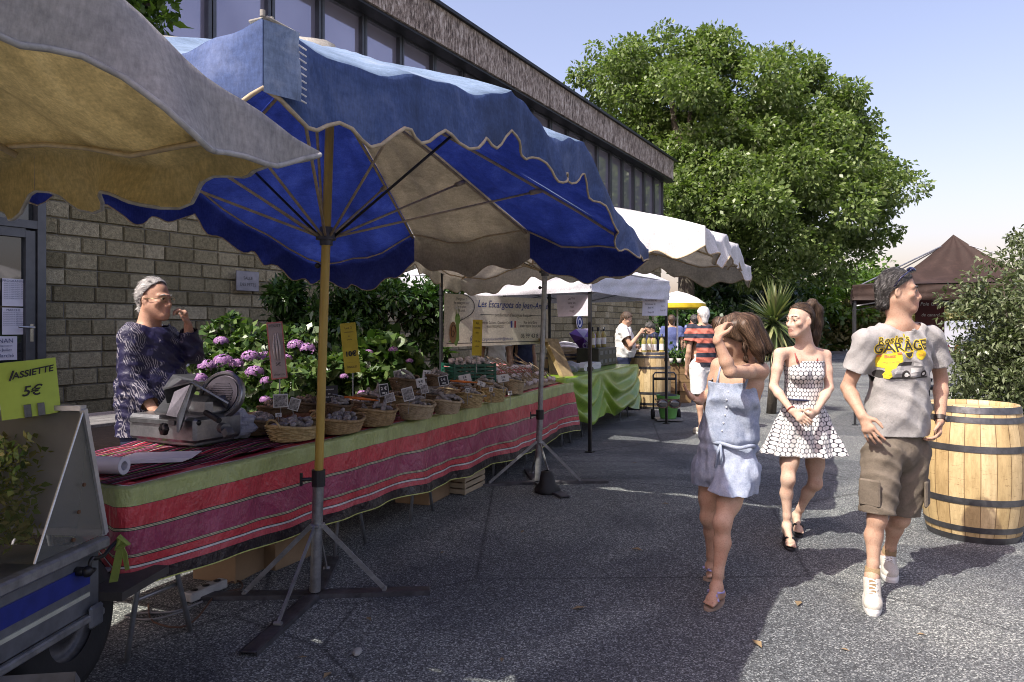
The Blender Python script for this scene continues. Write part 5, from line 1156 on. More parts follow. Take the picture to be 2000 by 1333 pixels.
for a_, b_ in ((0, .05), (.95, .05), (0, .55), (.95, .55)): m = MB(); c = gq+rt*a_+rb*b_; m.cyl(V(c[0], c[1], 0), V(c[0], c[1], .97), .014); m.build('leg', M_galv, gt, True, sub=so)
# banner of the snail seller between two posts
bl_, br_ = at(866, 640, 8.4), at(1070, 640, 10.1); bl_[2] = br_[2] = 0; bX = nrm(br_-bl_); bNn = V(bX[1], -bX[0], 0); bL = np.linalg.norm(br_-bl_); z0, z1 = 1.27, 1.90
M_banner = canvas('cream_banner', (.66, .61, .50), (.74, .69, .58), .35, .5, .08)
bo = (bl_+br_)/2; bn_ = empty('banner', V(bo[0], bo[1], z0), 'cream banner of a snail farmer with a green snail and blue lettering', 'banner'); bsub = V(bo[0], bo[1], z0)
def bpt(u, v, o=0): return bl_+bX*bL*u+UP*(z0+(z1-z0)*v)+bNn*(o+.012*math.sin(7*u+2*v)+.006*math.sin(23*u))
m = MB(); m.grid(lambda u, v: bpt(u, v), 60, 10); m.build('sheet', M_banner, bn_, True, sub=bsub)
def btext(body, size, u, v, mat, nm, sx=1.0, **kw):
    k = MB(); vv_, ff_ = text_geo(body, size, **kw); k._add([bpt(u+p[0]*sx/bL, v+p[1]/(z1-z0), .006) for p in vv_], ff_); k.build(nm, mat, bn_, sub=bsub)
M_bblue = simple('banner_blue', (.02, .04, .19), .6)
btext('Les Escargots de Jean-André', .125, .64, .83, M_bblue, 'title', 1.05, shear=.25, bold=.001)
btext("producteur d'escargots français", .06, .63, .62, M_ink, 'subtitle', 1.0, shear=.2)
btext('Chemin de Guilhem - Quartier Caliot\n40660 MESSANGES', .05, .45, .42, M_ink, 'address_writing', .9); btext('Rue de la Gare\n40480 VIEUX BOUCAU', .05, .80, .43, M_ink, 'second_address', .9); btext('06 99 43 81 68', .085, .83, .18, M_ink, 'phone_number', 1.0)
btext('lesescargotsdejeanandre@bbox.fr', .055, .45, .13, M_bblue, 'mail_writing', 1.0); btext('@', .11, .24, .14, M_bblue, 'at_sign'); btext('Mangez-en !!\nles escargots sont\nbons pour\nla santé.', .046, .145, .80, M_ink, 'bubble_writing', .9, shear=.15)
k = MB()
for v0 in (.62,):
    for (u0, u1) in ((.31, .45), (.80, .93)): k.grid(lambda u, v: bpt(u0+(u1-u0)*u, v0-.006+.012*v, .005), 6, 1)
k.grid(lambda u, v: bpt(.02+.96*u, .055+.014*v, .005), 40, 1); k.grid(lambda u, v: bpt(.965+.006*u, .06+.9*v, .005), 1, 6); k.build('ruled_line', M_ink, bn_, sub=bsub)
k = MB(); k.tube([bpt(.155+.105*math.cos(a), .78+.22*math.sin(a), .006) for a in np.linspace(-1.0, 1.5, 16)]+[], .004, 5); k.tube([bpt(.155+.105*math.cos(-1.0), .78+.22*math.sin(-1.0), .006), bpt(.128, .49, .006), bpt(.15, .55, .006)], .004, 5); k.build('bubble_outline', M_ink, bn_, True, sub=bsub)
for (u0, cc, nm) in ((.60, (.03, .05, .25), 'flag_blue'), (.618, (.6, .6, .58), 'flag_white'), (.636, (.4, .03, .03), 'flag_red')): k = MB(); k.grid(lambda u, v: bpt(u0+.017*u, .36+.14*v, .007), 2, 2); k.build('flag_band', simple(nm, cc, .6), bn_, sub=bsub)
def disc(u, v, ru, rv, o, n=24): return [bpt(u+ru*math.cos(t)/bL, v+rv*math.sin(t)/(z1-z0), o) for t in np.linspace(0, 6.2832, n, endpoint=False)]
sn = empty  # the snail: body, shell, eyes as flat print
k = MB(); pts = disc(.105, .52, .05, .07, .007); k._add(pts, [tuple(range(len(pts)))]); pts = disc(.093, .22, .045, .13, .006); k._add(pts, [tuple(range(len(pts)))]); pts = [bpt(.03, .09, .0065), bpt(.09, .06, .0065), bpt(.12, .12, .0065), bpt(.115, .5, .0065), bpt(.095, .5, .0065), bpt(.08, .2, .0065)]; k._add(pts, [tuple(range(6))])
for du in (-.008, .012): k.tube([bpt(.103+du*.5, .57, .008), bpt(.104+du*1.6, .72, .008)], .003, 5)
k.build('snail_body', simple('snail_green', (.13, .24, .03), .6), bn_, sub=bsub)
k = MB(); pts = disc(.066, .27, .062, .13, .009); k._add(pts, [tuple(range(len(pts)))]); k.build('snail_shell', simple('snail_brown', (.20, .10, .03), .6), bn_, sub=bsub)
k = MB(); k.tube([bpt(.066+.05*(1-a/9.5)*math.cos(a)/bL, .27+.105*(1-a/9.5)*math.sin(a)/(z1-z0), .011) for a in np.linspace(0, 8.6, 30)], .0045, 5); k.build('shell_spiral', simple('shell_line', (.06, .025, .01), .6), bn_, True, sub=bsub)
for du in (-.008, .012): k = MB(); pts = disc(.104+du*1.7, .74, .012, .016, .010, 12); k._add(pts, [tuple(range(12))]); pts = disc(.104+du*1.7, .735, .005, .007, .012, 8); k.mat(1)._add(pts, [tuple(range(8))]); k.build('snail_eye', [M_card, M_ink], bn_, sub=bsub)
for (p, lab) in ((bl_-bX*.04, 'dark post holding the leaf-covered end of the snail banner'), (br_+bX*.04, 'dark post holding the far end of the snail banner')):
    m = MB(); m.cyl(p, p+UP*2.15, .022, n=12); m.cyl(p, p+UP*.02, .11, n=16); m.cyl(p+UP*1.88, p+UP*1.93, .03, n=12); tag(m.build('banner_post', M_darkmetal, None, True, sub=p, loc=p, auto=True), lab, 'post')
# ------------------------------------------------------------------ the green table and what is on it
GA_ = V(.68, 9.1, 0); GT = nrm(V(1.52, 3.4, 0)); GB = V(-GT[1], GT[0], 0); GL = 3.75; GH = .85
def gp(s, b, h=0.): return GA_+GT*s+GB*b+UP*h
GAX = (GT, GB, UP)
for i in range(2): m = MB(); m.box(gp(.95+1.85*i, .4, GH-.02), (1.8, .76, .035), GAX); tag(m.build('table_board', M_board, None, sub=gp(1.85*i, 0), loc=gp(1.85*i, 0)), ('near', 'far')[i]+' board of the table under the glossy green cloth', 'table board', 'boards of the green table')
for s, lab in ((.5, 'trestle under the near half of the green cloth'), (2.9, 'trestle whose feet show under the far half of the green cloth')): trestle(s, lab, .06, .65, GH-.04, gp, GAX, .5)
def green_mat():
    t = NT('glossy_green_cloth'); co = t.coord(); c = t.ramp(t.noise(co, 4, 4), [(.3, (.135, .25, .012)), (.7, (.24, .38, .03))]); t.col(c); t.set(.3, 0, .6); t.bump(t.noise(co, 26, 4), .3, .015); return t.m
vv, ff = [], []; path = [(-.0, .5, -1, 0), (0, .25, -1, 0), (0, .06, -1, 0), (.02, .01, -.7, -.7)]+[(s, 0, 0, -1) for s in np.linspace(.06, GL-.06, 90)]+[(GL-.01, .02, .7, -.7), (GL, .1, 1, 0), (GL, .4, 1, 0), (GL, .7, 1, 0)]; nv = 36; pins = (0.0, 1.55, GL)
for i, (s, b, ns, nb_) in enumerate(path):
    j0 = min(range(2), key=lambda k: 0 if pins[k] <= s <= pins[k+1] else 1); a, e = pins[j0], pins[j0+1]; x = (s-a)/(e-a); sw = 4*x*(1-x)
    zb = .22-.06*min(1, s/3)+.10*sw*0+.05*math.sin(s*5)
    for j in range(nv+1):
        v = j/nv
        if v < .14: off_, z, fl = -.25*(1-v/.14), GH+.006+.003*math.sin(s*20+v*30), 0
        else:
            k = (v-.14)/.86; z = GH+.004-(GH-zb)*k; ph = k*7-sw*3.4                    # swags: folds hang as catenaries between the pins
            fl = .01+.05*k+.045*math.sin(ph*2.4+j0)*min(1, k*2.5)*(.25+sw)+.02*math.sin(s*11+k*3)*(1-sw)*k
            off_ = 0
        vv.append(gp(s+ns*(off_+fl), b+nb_*(off_+fl), z))
    if i: o = (i-1)*(nv+1); ff += [(o+j, o+nv+1+j, o+nv+2+j, o+j+1) for j in range(nv)]
tag(np_mesh('tablecloth', vv, ff, green_mat(), None, True, sub=GA_, loc=GA_), 'glossy lime green cloth swagged along the second table', 'tablecloth')
m = MB(); m.box(gp(1.9, .42, GH+.006), (3.6, .5, .004), GAX); tag(m.build('table_cover', green_mat(), None, sub=gp(1.9, .4, GH), loc=gp(1.9, .4, GH)), 'flat green sheet covering the top of the second table', 'cloth')
M_ply = simple('rough_plywood', (.27, .185, .085), .85, var=.4, vs=9, c2=(.42, .31, .16)); q = gp(.35, .35, GH+.01); wf = empty('wooden_stand', q, 'rough open wooden stand leaning between the garlic and the green table', 'stand')
pa_ = [at(1068, 665, 9.7), at(1090, 665, 9.9), at(1122, 738, 9.5), at(1105, 746, 9.3)]
m = MB(); m.prism(pa_, V(-.05, .1, 0)); m.build('front_board', M_ply, wf, sub=q)
m = MB(); m.prism([at(1060, 662, 9.6), at(1090, 662, 9.9), at(1092, 668, 9.9), at(1062, 668, 9.6)], V(-.05, .3, 0)); m.build('top_board', M_ply, wf, sub=q)
m = MB(); m.prism([at(1066, 668, 9.9), at(1086, 670, 10.1), at(1100, 738, 9.9), at(1075, 744, 9.7)], V(.01, .03, 0)); m.build('back_board', M_ply, wf, sub=q)
q = tp(6.25, .62, TH+.02); m = MB(); m.box(q+UP*.11, (.28, .14, .22), (nrm(V(.95, .3, 0)), nrm(V(-.3, .95, 0)), UP), .006); tag(m.build('foam_box', simple('grey_white_foam', (.46, .47, .47), .8, var=.08), None, sub=q, loc=q), 'pale foam box standing at the far end behind the garlic', 'box')
for i, (s, b, lab) in enumerate(((1.55, .2, 'left one of the white foam trays on the green table'), (2.05, .22, 'right one of the white foam trays on the green table'))):
    q = gp(s, b, GH+.012); m = MB()
    for h0, h1, w0, w1 in ((0, .05, .17, .22), (.052, .1, .22, .17)): m.prism([q+GT*x_*w_+GB*y_*w_*.9+UP*h for (x_, y_, w_, h) in ()] or [q-GT*w0+UP*h0, q+GT*w0+UP*h0, q+GT*w1+UP*h1, q-GT*w1+UP*h1], GB*.22)
    tag(m.build('foam_tray', simple('white_foam', (.7, .7, .71), .7, var=.05), None, sub=q, loc=q), lab, 'foam tray', 'foam trays on the green table')
q = gp(3.1, .55, GH+.012); vc = M_olive = simple('olive_crate', (.035, .036, .024), .55)
m = MB(); cr2 = empty('bottle_crate', q, 'dark olive plastic crate with rectangular openings carrying wine bottles', 'crate'); m.box(q+UP*.15, (1.05, .38, .30), GAX, .01); m.build('body', M_olive, cr2, sub=q)
for k in range(4):
    for z_ in (.08, .22): m = MB(); m.box(q-GB*.191+GT*(-.38+.25*k)+UP*z_, (.16, .008, .06), GAX); m.build('opening', simple('crate_opening', (.16, .16, .15), .8), cr2, sub=q)
crumple('plastic_bag', gp(1.0, .3, GH+.09), (.17, .12, .10), 8, M_bag, 'crumpled white bag on the green table beside the wooden stand', 'plastic bag')
def bottle_proto():
    r = empty('wine_bottle', (0, 0, 0)); m = MB(); m.lathe([(.001, .002), (.036, .0), (.038, .01), (.038, .19), (.034, .215), (.016, .25), (.0145, .30), (.016, .30), (.016, .31), (.001, .31)], 16)
    m.build('glass', (lambda t: (t.col((.30, .26, .08)), t.set(.05, 0, .8), t.m)[-1])(NT('white_wine_glass')), r, True)
    m = MB(); m.lathe([(.0386, .05), (.0386, .15)], 16); m.build('label', simple('white_label', (.7, .7, .68), .7, var=.05), r, True)
    m = MB(); m.lathe([(.0155, .245), (.0165, .25), (.0175, .312), (.001, .314)], 12); m.build('capsule', M_black, r, True); return r
bpro = bottle_proto(); first = [True]
def bottle(loc, label, group, sc=1.0):
    o = bpro if first[0] else copy_tree(bpro); first[0] = False; o.location = tuple(loc); o.scale = (sc,)*3; o.rotation_euler = (0, 0, random.uniform(0, 6)); tag(o, label, 'bottle', group)
for k in range(6): bottle(gp(2.68+.16*k, .5+.05*(k % 2), GH+.312), 'white wine bottle standing in the line on the olive crate', 'bottles on the olive crate', 1.1)
# ------------------------------------------------------------------ barrels
def stave_mat():
    t = NT('oak_staves'); uv = t.n('ShaderNodeTexCoord').outputs['UV']; s_ = t.n('ShaderNodeSeparateXYZ'); t.l(uv, s_.inputs[0]); u = t.math('MULTIPLY', s_.outputs[0], 22); fl = t.math('FLOOR', u); wn_ = t.n('ShaderNodeTexWhiteNoise', noise_dimensions='1D'); t.l(fl, wn_.inputs['W'])
    c = t.ramp(wn_.outputs[0], [(0, (.40, .28, .13)), (.5, (.50, .37, .18)), (1, (.58, .45, .25))]); co = t.coord(); n = t.noise(t.scale(co, (3, 3, .6)), 9, 6, .75); c = t.mix(1, c, t.ramp(n, [(.25, (.62, .58, .5)), (.6, (1.08, 1.08, 1.08))]), 'MULTIPLY')
    n2 = t.noise(t.scale(co, (1, 1, 5)), 14, 4, .8); c = t.mix(1, c, t.ramp(n2, [(.30, (.45, .4, .33)), (.40, (1, 1, 1))]), 'MULTIPLY'); d = t.math('ABSOLUTE', t.math('SUBTRACT', t.math('FRACT', u), .5)); c = t.mix(1, c, t.ramp(d, [(.455, (1, 1, 1)), (.49, (.3, .25, .2))]), 'MULTIPLY'); t.col(c); t.set(.6); t.bump(n, .2, .01); return t.m
M_oak = stave_mat(); M_hoop = simple('hoop_steel', (.13, .13, .135), .42, .8, .4, 10, .2, 40); M_darkoak = simple('barrel_chime_black', (.045, .04, .032), .6); M_head = simple('oak_head', (.42, .32, .17), .6, var=.2, vs=6, stretch=(8, 1, 1))
def barrel(c, label, rot=0, h=.95, rb=.345, rt_=.285):
    c = np.asarray(c, float); r = empty('barrel', c, label, 'barrel', 'oak wine barrels'); R = lambda z: rt_+(rb-rt_)*math.sin(math.pi*min(max(z/h, 0), 1))**.8
    m = MB(); zs = np.linspace(0, h, 25); m.lathe([(R(z), z) for z in zs]+[(rt_-.022, h), (rt_-.026, h-.035)], 66, c); m.build('staves', M_oak, r, True, sub=c)
    m = MB(); m.lathe([(.001, h-.034), (rt_-.02, h-.034)], 40, c); m.build('head', M_head, r, sub=c)
    for z0, z1 in ((.0, .045), (.075, .115), (.27, .315), (h-.315, h-.27), (h-.115, h-.075), (h-.05, h-.006)):
        m = MB(); m.lathe([(R(z0)-.002, z0), (R(z0)+.004, z0), (R(z1)+.004, z1), (R(z1)-.002, z1)], 66, c); m.build('hoop', M_hoop, r, False, sub=c, auto=False)
    return r
barrel(V(3.36, 5.23, 0), 'big pale oak barrel standing in the sun behind the man')
bq = at(1268, 795, 13.5); bq[2] = 0; barrel(bq, 'oak barrel with wine bottles on top at the end of the green table', h=1.05, rb=.40, rt_=.34)
b2 = at(1105, 700, 12.9); b2[2] = 0; barrel(b2, 'half hidden barrel with napkins on top behind the wooden stand', h=1.05, rb=.40, rt_=.34)
for k in range(8): a = k*.785+.2; bottle(bq+V(.25*math.cos(a), .25*math.sin(a), 1.02) if k < 7 else bq+V(0, 0, 1.02), 'wine bottle crowded on top of the barrel at the end of the green table', 'bottles on the barrel', 1.15)
crumple('napkins', b2+UP*1.13, (.32, .25, .13), 11, simple('white_napkin', (.7, .7, .68), .8), 'heap of white napkins on the half hidden barrel', 'napkins')
# purple parasol folded and propped behind
M_purple = simple('purple_nylon', (.10, .028, .24), .5, var=.3, vs=5); M_lilac = simple('lilac_nylon', (.30, .27, .40), .5); q = at(1138, 690, 12.3); pu = empty('purple_parasol', q, 'purple and lilac parasol half folded behind the foam trays', 'parasol')
pts = [at(x, y, d) for x, y, d in ((1112, 652, 12.2), (1125, 643, 12.4), (1152, 642, 12.6), (1164, 655, 12.5), (1166, 690, 12.3), (1142, 692, 12.0), (1122, 668, 12.0))]; cen = at(1140, 660, 11.8)
for k in range(len(pts)): m = MB(); m._add([cen, pts[k], pts[(k+1) % len(pts)], cen+V(.01, .05, 0), pts[k]+V(0, .05, 0), pts[(k+1) % len(pts)]+V(0, .05, 0)], [(0, 1, 2), (5, 4, 3), (0, 3, 4, 1), (1, 4, 5, 2), (2, 5, 3, 0)]); m.build('panel', M_lilac if k in (1, 3) else M_purple, pu, sub=q)
m = MB(); m.tube([at(1143+6*math.cos(a)*(1-a/14), 676-6*math.sin(a)*(1-a/14), 11.78) for a in np.linspace(0, 8, 16)], .008, 5); m.build('emblem', M_lilac, pu, True, sub=q)
m = MB(); m.cyl(cen+V(0, .1, 0), V(cen[0]+.25, cen[1]+.2, .95), .012); m.build('shaft', M_galv, pu, sub=q)
# papers hung on the white tent
def tent_paper(pts, label, lines, sz):
    P = [np.asarray(p) for p in pts]; q = P[0]; r = empty('notice', q, label, 'notice'); X = nrm(P[1]-P[0]); Y = nrm(P[3]-P[0]); N = np.cross(X, Y)
    m = MB(); m.grid(lambda u, v: P[0]*(1-u)*(1-v)+P[1]*u*(1-v)+P[2]*u*v+P[3]*(1-u)*v+N*.01*math.sin(6*u+2*v), 8, 4); m.build('sheet', M_paper, r, sub=q); k = MB()
    for i, (tx, fx, fy) in enumerate(lines): lettering(k, tx, sz, P[0]+(P[1]-P[0])*fx+(P[3]-P[0])*fy+N*.02, X, Y)
    k.build('print', M_ink, r, sub=q)
tent_paper([at(1090, 619, 9.2), at(1153, 617, 8.62), at(1153, 577, 8.62), at(1088, 577, 9.2)], 'white sheet hung at the near corner of the white tent', [('Les Vins', .5, .8), ('blanc sec', .5, .6), ('rosé', .5, .42), ('rouge', .5, .24)], .045)
tent_paper([at(1254, 617, 10.7), at(1303, 617, 11.1), at(1303, 582, 11.1), at(1254, 582, 10.7)], 'grey printed price list hanging at the far corner of the white tent', [('Nos vins blancs  4€', .3, .85), ('Domaine sec  5€', .28, .65), ('Rosé  4€', .3, .45), ('Rouge  6€', .3, .2), ('Verre 2€', .78, .8), ('Carte', .78, .55), ('Cubi 15€', .78, .3)], .035)
q = wallpt(1131, 630, .03); m = MB(); X_ = BW; m.cyl(q, q+BN*.02, .2, n=24); rs = empty('round_sign', q, 'small oval white sign with blue ring on the wall under the tent', 'sign'); m.build('plate', M_paper, rs, sub=q); m = MB(); m.tube([q+BN*.025+BW*.16*math.cos(t)+UP*.16*math.sin(t) for t in np.linspace(0, 6.28, 25)[:-1]], .02, 6, closed=True); m.cyl(q+BN*.02, q+BN*.028, .07, n=16); m.build('emblem', M_bblue, rs, True, sub=q)
# hand cart with a light green bucket
q = gd(1305, 822); ct = empty('hand_cart', q, 'folding grey hand cart carrying the light green bucket', 'hand cart'); m = MB()
m.tube([q+V(-.2, .18, .02), q+V(-.2, .2, .72), q+V(-.17, .2, .76), q+V(.14, .2, .76), q+V(.17, .2, .72), q+V(.17, .18, .02)], .014, 8); m.build('handle_frame', M_galvdark, ct, True, sub=q)
m = MB(); m.cyl(q+V(-.19, .19, .66), q+V(.16, .19, .66), .022); m.build('grip', M_black, ct, True, sub=q); m = MB(); m.box(q+V(0, 0, .03), (.42, .34, .02)); m.build('toe_plate', M_galv, ct, sub=q)
for sx in (-1, 1): m = MB(); m.cyl(q+V(.21*sx-.02, .19, .085), q+V(.21*sx+.02, .19, .085), .085, n=18); m.build('wheel', M_rubber, ct, True, sub=q, auto=True)
bk = empty('bucket', q+UP*.042, 'light green ribbed plastic bucket on the hand cart', 'bucket'); m = MB(); pr = [(.001, .0), (.125, 0)]+[(.125+.06*k/16+.004*(k % 2)*(k > 5), .02+.34*k/16) for k in range(17)]+[(.19, .37), (.185, .37), (.13, .02)]; m.lathe(pr, 28, q+UP*.042); m.build('body', simple('mint_plastic', (.16, .42, .10), .35, var=.06), bk, True, sub=q+UP*.042)
m = MB(); m.ball(q+UP*.38, (.17, .17, .06), 16, 8); m.build('liner', M_black, bk, True, sub=q+UP*.042)
# yellow and white parasol, planters
q = at(1323, 640, 14.6); q[2] = 0; yp = empty('yellow_parasol', q, 'small white garden parasol with a yellow rim far down the row', 'parasol'); m = MB(); m.cyl(q, q+UP*2.2, .018); m.build('pole', M_whitep, yp, True, sub=q)
m = MB(); m.lathe([(.01, 2.24), (.2, 2.19), (.4, 2.10), (.55, 1.99), (.56, 1.985)], 32, q, wob=lambda t, j: .02*math.cos(8*t)); m.build('canopy', M_white_out, yp, True, sub=q)
m = MB(); m.lathe([(.558, 1.98), (.575, 1.90), (.57, 1.88), (.3, 1.94), (.04, 2.1)], 32, q, wob=lambda t, j: .02*math.cos(8*t)); m.build('rim', simple('yellow_canvas', (.55, .40, .01), .7), yp, True, sub=q)
M_plank = simple('planter_plank', (.20, .125, .055), .8, var=.3, vs=4, stretch=(1, 1, 6))
for i, (x0, x1, lab) in enumerate(((1300, 1325, 'wooden planter box right behind the hand cart'), (1327, 1352, 'wooden planter box beside the striped-polo man'))):
    a, b = at(x0, 640, 14.2), at(x1, 640, 14.2); c = V((a[0]+b[0])/2, 14.4, 0); pb = empty('planter', c, lab, 'planter', 'wooden planters along the path')
    for k in range(3): m = MB(); m.box(c+V(0, -.2, .32+.17*k), (b[0]-a[0], .03, .16)); m.build('plank', M_plank, pb, sub=c)
    m = MB(); m.box(c+UP*.40, (b[0]-a[0]-.03, .35, .78)); m.build('box', M_plank, pb, sub=c)
    p_ = c+V(0, 0, .85)+RNG.normal(size=(260, 3))*np.array([.14, .12, .12]); v_, f_ = leaves(p_, .1, 20+i, .5, None, -.3); np_mesh('foliage', v_, f_, M_leaf_shrub, pb, False, sub=c)
for i in range(6): q = V(.5*0+2.98+.16*i, 14.18, .80); m = MB(); m.lathe([(.001, 0), (.04, 0), (.055, .09), (.05, .09)], 10, q); tag(m.build('flower_pot', simple('pale_pot', (.5, .48, .44), .7), None, True, sub=q, loc=q), 'small pale pot in the line on the planter edge', 'pot', 'pots along the planters')
tree('bush', 'bushy green shrub growing behind the wooden planters', 'bush', V(4.2, 17, 0), [(at(1320, 655, 17), .6), (at(1350, 640, 17), .6), (at(1345, 665, 16.8), .5), (at(1300, 650, 17.2), .6)], 2600, .14, M_leaf_shrub, 8, .05, 91)
# ------------------------------------------------------------------ parked car and the stall under the gazebo
M_carp = simple('silver_car_paint', (.42, .43, .45), .25, .4, .05); cq = at(1880, 640, 17.5); cq[2] = 0; CX = nrm(V(1, .25, 0)); CY = V(-CX[1], CX[0], 0)
car = empty('car', cq, 'silver estate car parked behind the gazebo and bush', 'car')
def cpt(x, y, z): return cq+CX*x+CY*y+UP*z*(1.16 if z > .35 else 1)
prof = [(-1.2, .32), (-1.2, .75), (-1.05, .92), (-.55, 1.30), (-.1, 1.44), (.9, 1.47), (1.7, 1.40), (2.3, 1.0), (2.75, .92), (2.8, .4), (2.7, .32)]
lo_ = [(-1.22, .30), (-1.25, .60), (-1.18, .88), (2.74, .95), (2.82, .62), (2.78, .3)]
m = MB(); m.prism([cpt(x, -.85, z) for x, z in lo_], CY*1.7); m.build('body', M_carp, car, sub=cq)
cab = [(-1.0, .9), (-.5, 1.28), (-.05, 1.42), (.9, 1.46), (1.75, 1.38), (2.35, .95)]; pts = [cpt(x, -.84+.24*max(0, z-.9), z) for x, z in cab]+[cpt(x, .84-.24*max(0, z-.9), z) for x, z in cab]; n_ = len(cab)
m = MB(); m._add(pts, [tuple(range(n_)), tuple(range(2*n_-1, n_-1, -1))]+[(i, n_+i, n_+i+1, i+1) for i in range(n_-1)]); m.build('roof', M_carp, car, sub=cq)
for (xa, xb, xc, xd) in ((-.82, -.42, .42, .42), (.5, .5, 1.3, 1.3), (1.38, 1.38, 1.72, 2.05)):
    zt_ = 1.33; m = MB(); P = [cpt(xa, -.85+.0, .97), cpt(xb, -.845+.24*.36, zt_-(.08 if xa < 0 else 0)), cpt(xc if xa < 1 else 1.68, -.845+.24*.4, zt_+(.03 if xa < 1 else -.03)), cpt(xd, -.85, .97)]; m._add([p-CY*.012 for p in P], [(0, 1, 2, 3)]); m.build('window', M_glass_dark, car, sub=cq)
for x_ in (-.5, 1.9):
    for sy in (-1, 1): m = MB(); c = cpt(x_, .78*sy, .31); m.cyl(c-CY*.1, c+CY*.1, .31, n=24); w_ = m.build('wheel', M_rubber, car, True, sub=cq, auto=True); m = MB(); m.cyl(c-CY*.105, c+CY*.105, .2, n=16); m.build('rim', M_galv, w_, True, sub=cq, auto=True)
m = MB(); m.box(cpt(-1.2, -.62, .72), (.08, .3, .12), (CX, CY, UP), .02); m.build('headlight', M_card, car, sub=cq); m = MB(); m.box(cpt(.46, -.87, .9), (.16, .02, .03), (CX, CY, UP)); m.build('door_handle', M_carp, car, sub=cq)
q = at(1868, 690, 11.2); q[2] = 0; kt = empty('camping_table', q, 'small folding table with goods under the brown gazebo', 'table'); m = MB(); m.box(q+UP*1.06, (.8, .5, .03)); m.build('top', M_board, kt, sub=q)
for i in (-1, 1):
    for j in (-1, 1): m = MB(); m.cyl(q+V(.3*i, .2*j, 0), q+V(.36*i, .2*j, 1.05), .014); m.build('leg', M_galv, kt, sub=q)
for i, (dx, cc, nm) in enumerate((( -.2, (.4, .03, .05), 'red'), (-.05, (.5, .25, .02), 'orange'), (.1, (.35, .05, .2), 'pink'), (.25, (.05, .05, .07), 'black'))): m = MB(); b_ = q+V(dx, -.1, 1.075); m.lathe([(.001, 0), (.04, 0), (.04, .12), (.02, .15), (.001, .16)], 12, b_); tag(m.build('jar', simple(nm+'_jar', cc, .3), None, True, sub=b_, loc=b_), nm+' jar standing on the camping table under the gazebo', 'jar')
q = at(1816, 610, 12.5); rq = empty('red_sign', q, 'dark red panel with pale lettering hanging under the brown gazebo', 'sign'); m = MB(); m.box(q, (.5, .02, .78)); m.build('panel', simple('dark_red_panel', (.085, .012, .014), .6), rq, sub=q); m = MB(); lettering(m, 'Foie Gras', .09, q+V(0, -.012, .14), V(1, 0, 0), UP, shear=.2); lettering(m, 'de canard', .08, q+V(0, -.012, -.05), V(1, 0, 0), UP, shear=.2); m.build('lettering', M_card, rq, sub=q)
m = MB(); m.cyl(V(q[0], q[1]+.03, 0), V(q[0], q[1]+.03, 1.3), .02); m.build('post', M_darkmetal, rq, sub=q)
# tongs and knife
def tongs(px, py, d, ang, label, name, cat):
    c = at(px, py, d); X, Y, N = facing(px, d); D = nrm(X*math.cos(ang)+Y*math.sin(ang)-N*.2); m = MB(); m.tube([c-D*.12, c, c+D*.12], [.008, .012, .004], 6); r = empty(name, c, label, cat); m.build('handle', simple('orange_plastic', (.55, .13, .01), .4), r, True, sub=c); m = MB(); m.tube([c-D*.12, c-D*.2+UP*.01], [.006, .003], 6); m.build('tip', M_steel, r, True, sub=c)
tongs(706, 779, 5.0, -.15, 'orange handled tongs lying over the dark back basket right of the pole', 'tongs', 'tongs'); tongs(906, 746, 6.1, -.1, 'orange handled knife lying across a back basket near the green crate', 'knife', 'knife')

# greenery behind the viewer, seen only mirrored in the display case and the panes
hedge('tall hedge behind the viewer, seen mirrored in the display case', V(-11, -9, 0), V(1, -9.5, 0), 3.4, 2.0, 6000, .3, M_leaf_tree, 15)

M_litter = simple('dry_leaf', (.24, .17, .09), .9, var=.4)
lm = MB(); lm._add([(-.02, 0, .002), (0, .009, .006), (.024, .002, .003), (.002, -.010, .007)], [(0, 1, 2, 3)]); lo_ = lm.build('dry_leaf', M_litter, None); lme = lo_.data; bpy.data.objects.remove(lo_)
for i, (px, py) in enumerate(((590, 1285), (1020, 1040), (1245, 1075), (865, 1080), (720, 1210), (1130, 1190), (980, 1290), (1300, 985), (1560, 1180), (1650, 1270), (1240, 905), (1480, 1260), (1800, 1240), (640, 1320))):
    o = bpy.data.objects.new('dry_leaf', lme); COL.objects.link(o); o.location = tuple(gd(px, py, .002)); o.rotation_euler = (0, 0, i*1.3); o.scale = (1+.5*(i % 3),)*3; tag(o, 'small curled dry leaf lying on the asphalt', 'leaf', 'dry leaves scattered on the asphalt')
# ------------------------------------------------------------------ people
def skin_mat(name, c, var=.12):
    t = NT(name); n = t.noise(t.coord(), 9, 5, .65); cc = t.ramp(n, [(.3, (c[0]*.90, c[1]*.76, c[2]*.72)), (.55, c), (.75, (c[0]*1.1, c[1]*1.13, c[2]*1.15))]); cc = t.mix(1, cc, t.ramp(t.noise(t.coord(), 150, 2), [(.34, (.86, .82, .8)), (.5, (1.02, 1.02, 1.02))]), 'MULTIPLY'); t.col(cc); t.set(.58, 0, .35)
    t.b.inputs['Subsurface Weight'].default_value = .06; t.b.inputs['Subsurface Radius'].default_value = (.012, .005, .003); t.bump(t.noise(t.coord(), 220, 3), .15, .003); return t.m
SK_tan, SK_fair, SK_brown, SK_red = skin_mat('tanned_skin', (.44, .28, .195)), skin_mat('fair_skin', (.58, .41, .31)), skin_mat('sunned_skin', (.48, .31, .215)), skin_mat('ruddy_skin', (.50, .30, .21))
M_lip = simple('lips', (.40, .20, .155), .45); M_eyew = simple('eye_white', (.55, .53, .5), .2, var=.02); M_iris = simple('iris', (.025, .018, .012), .15)
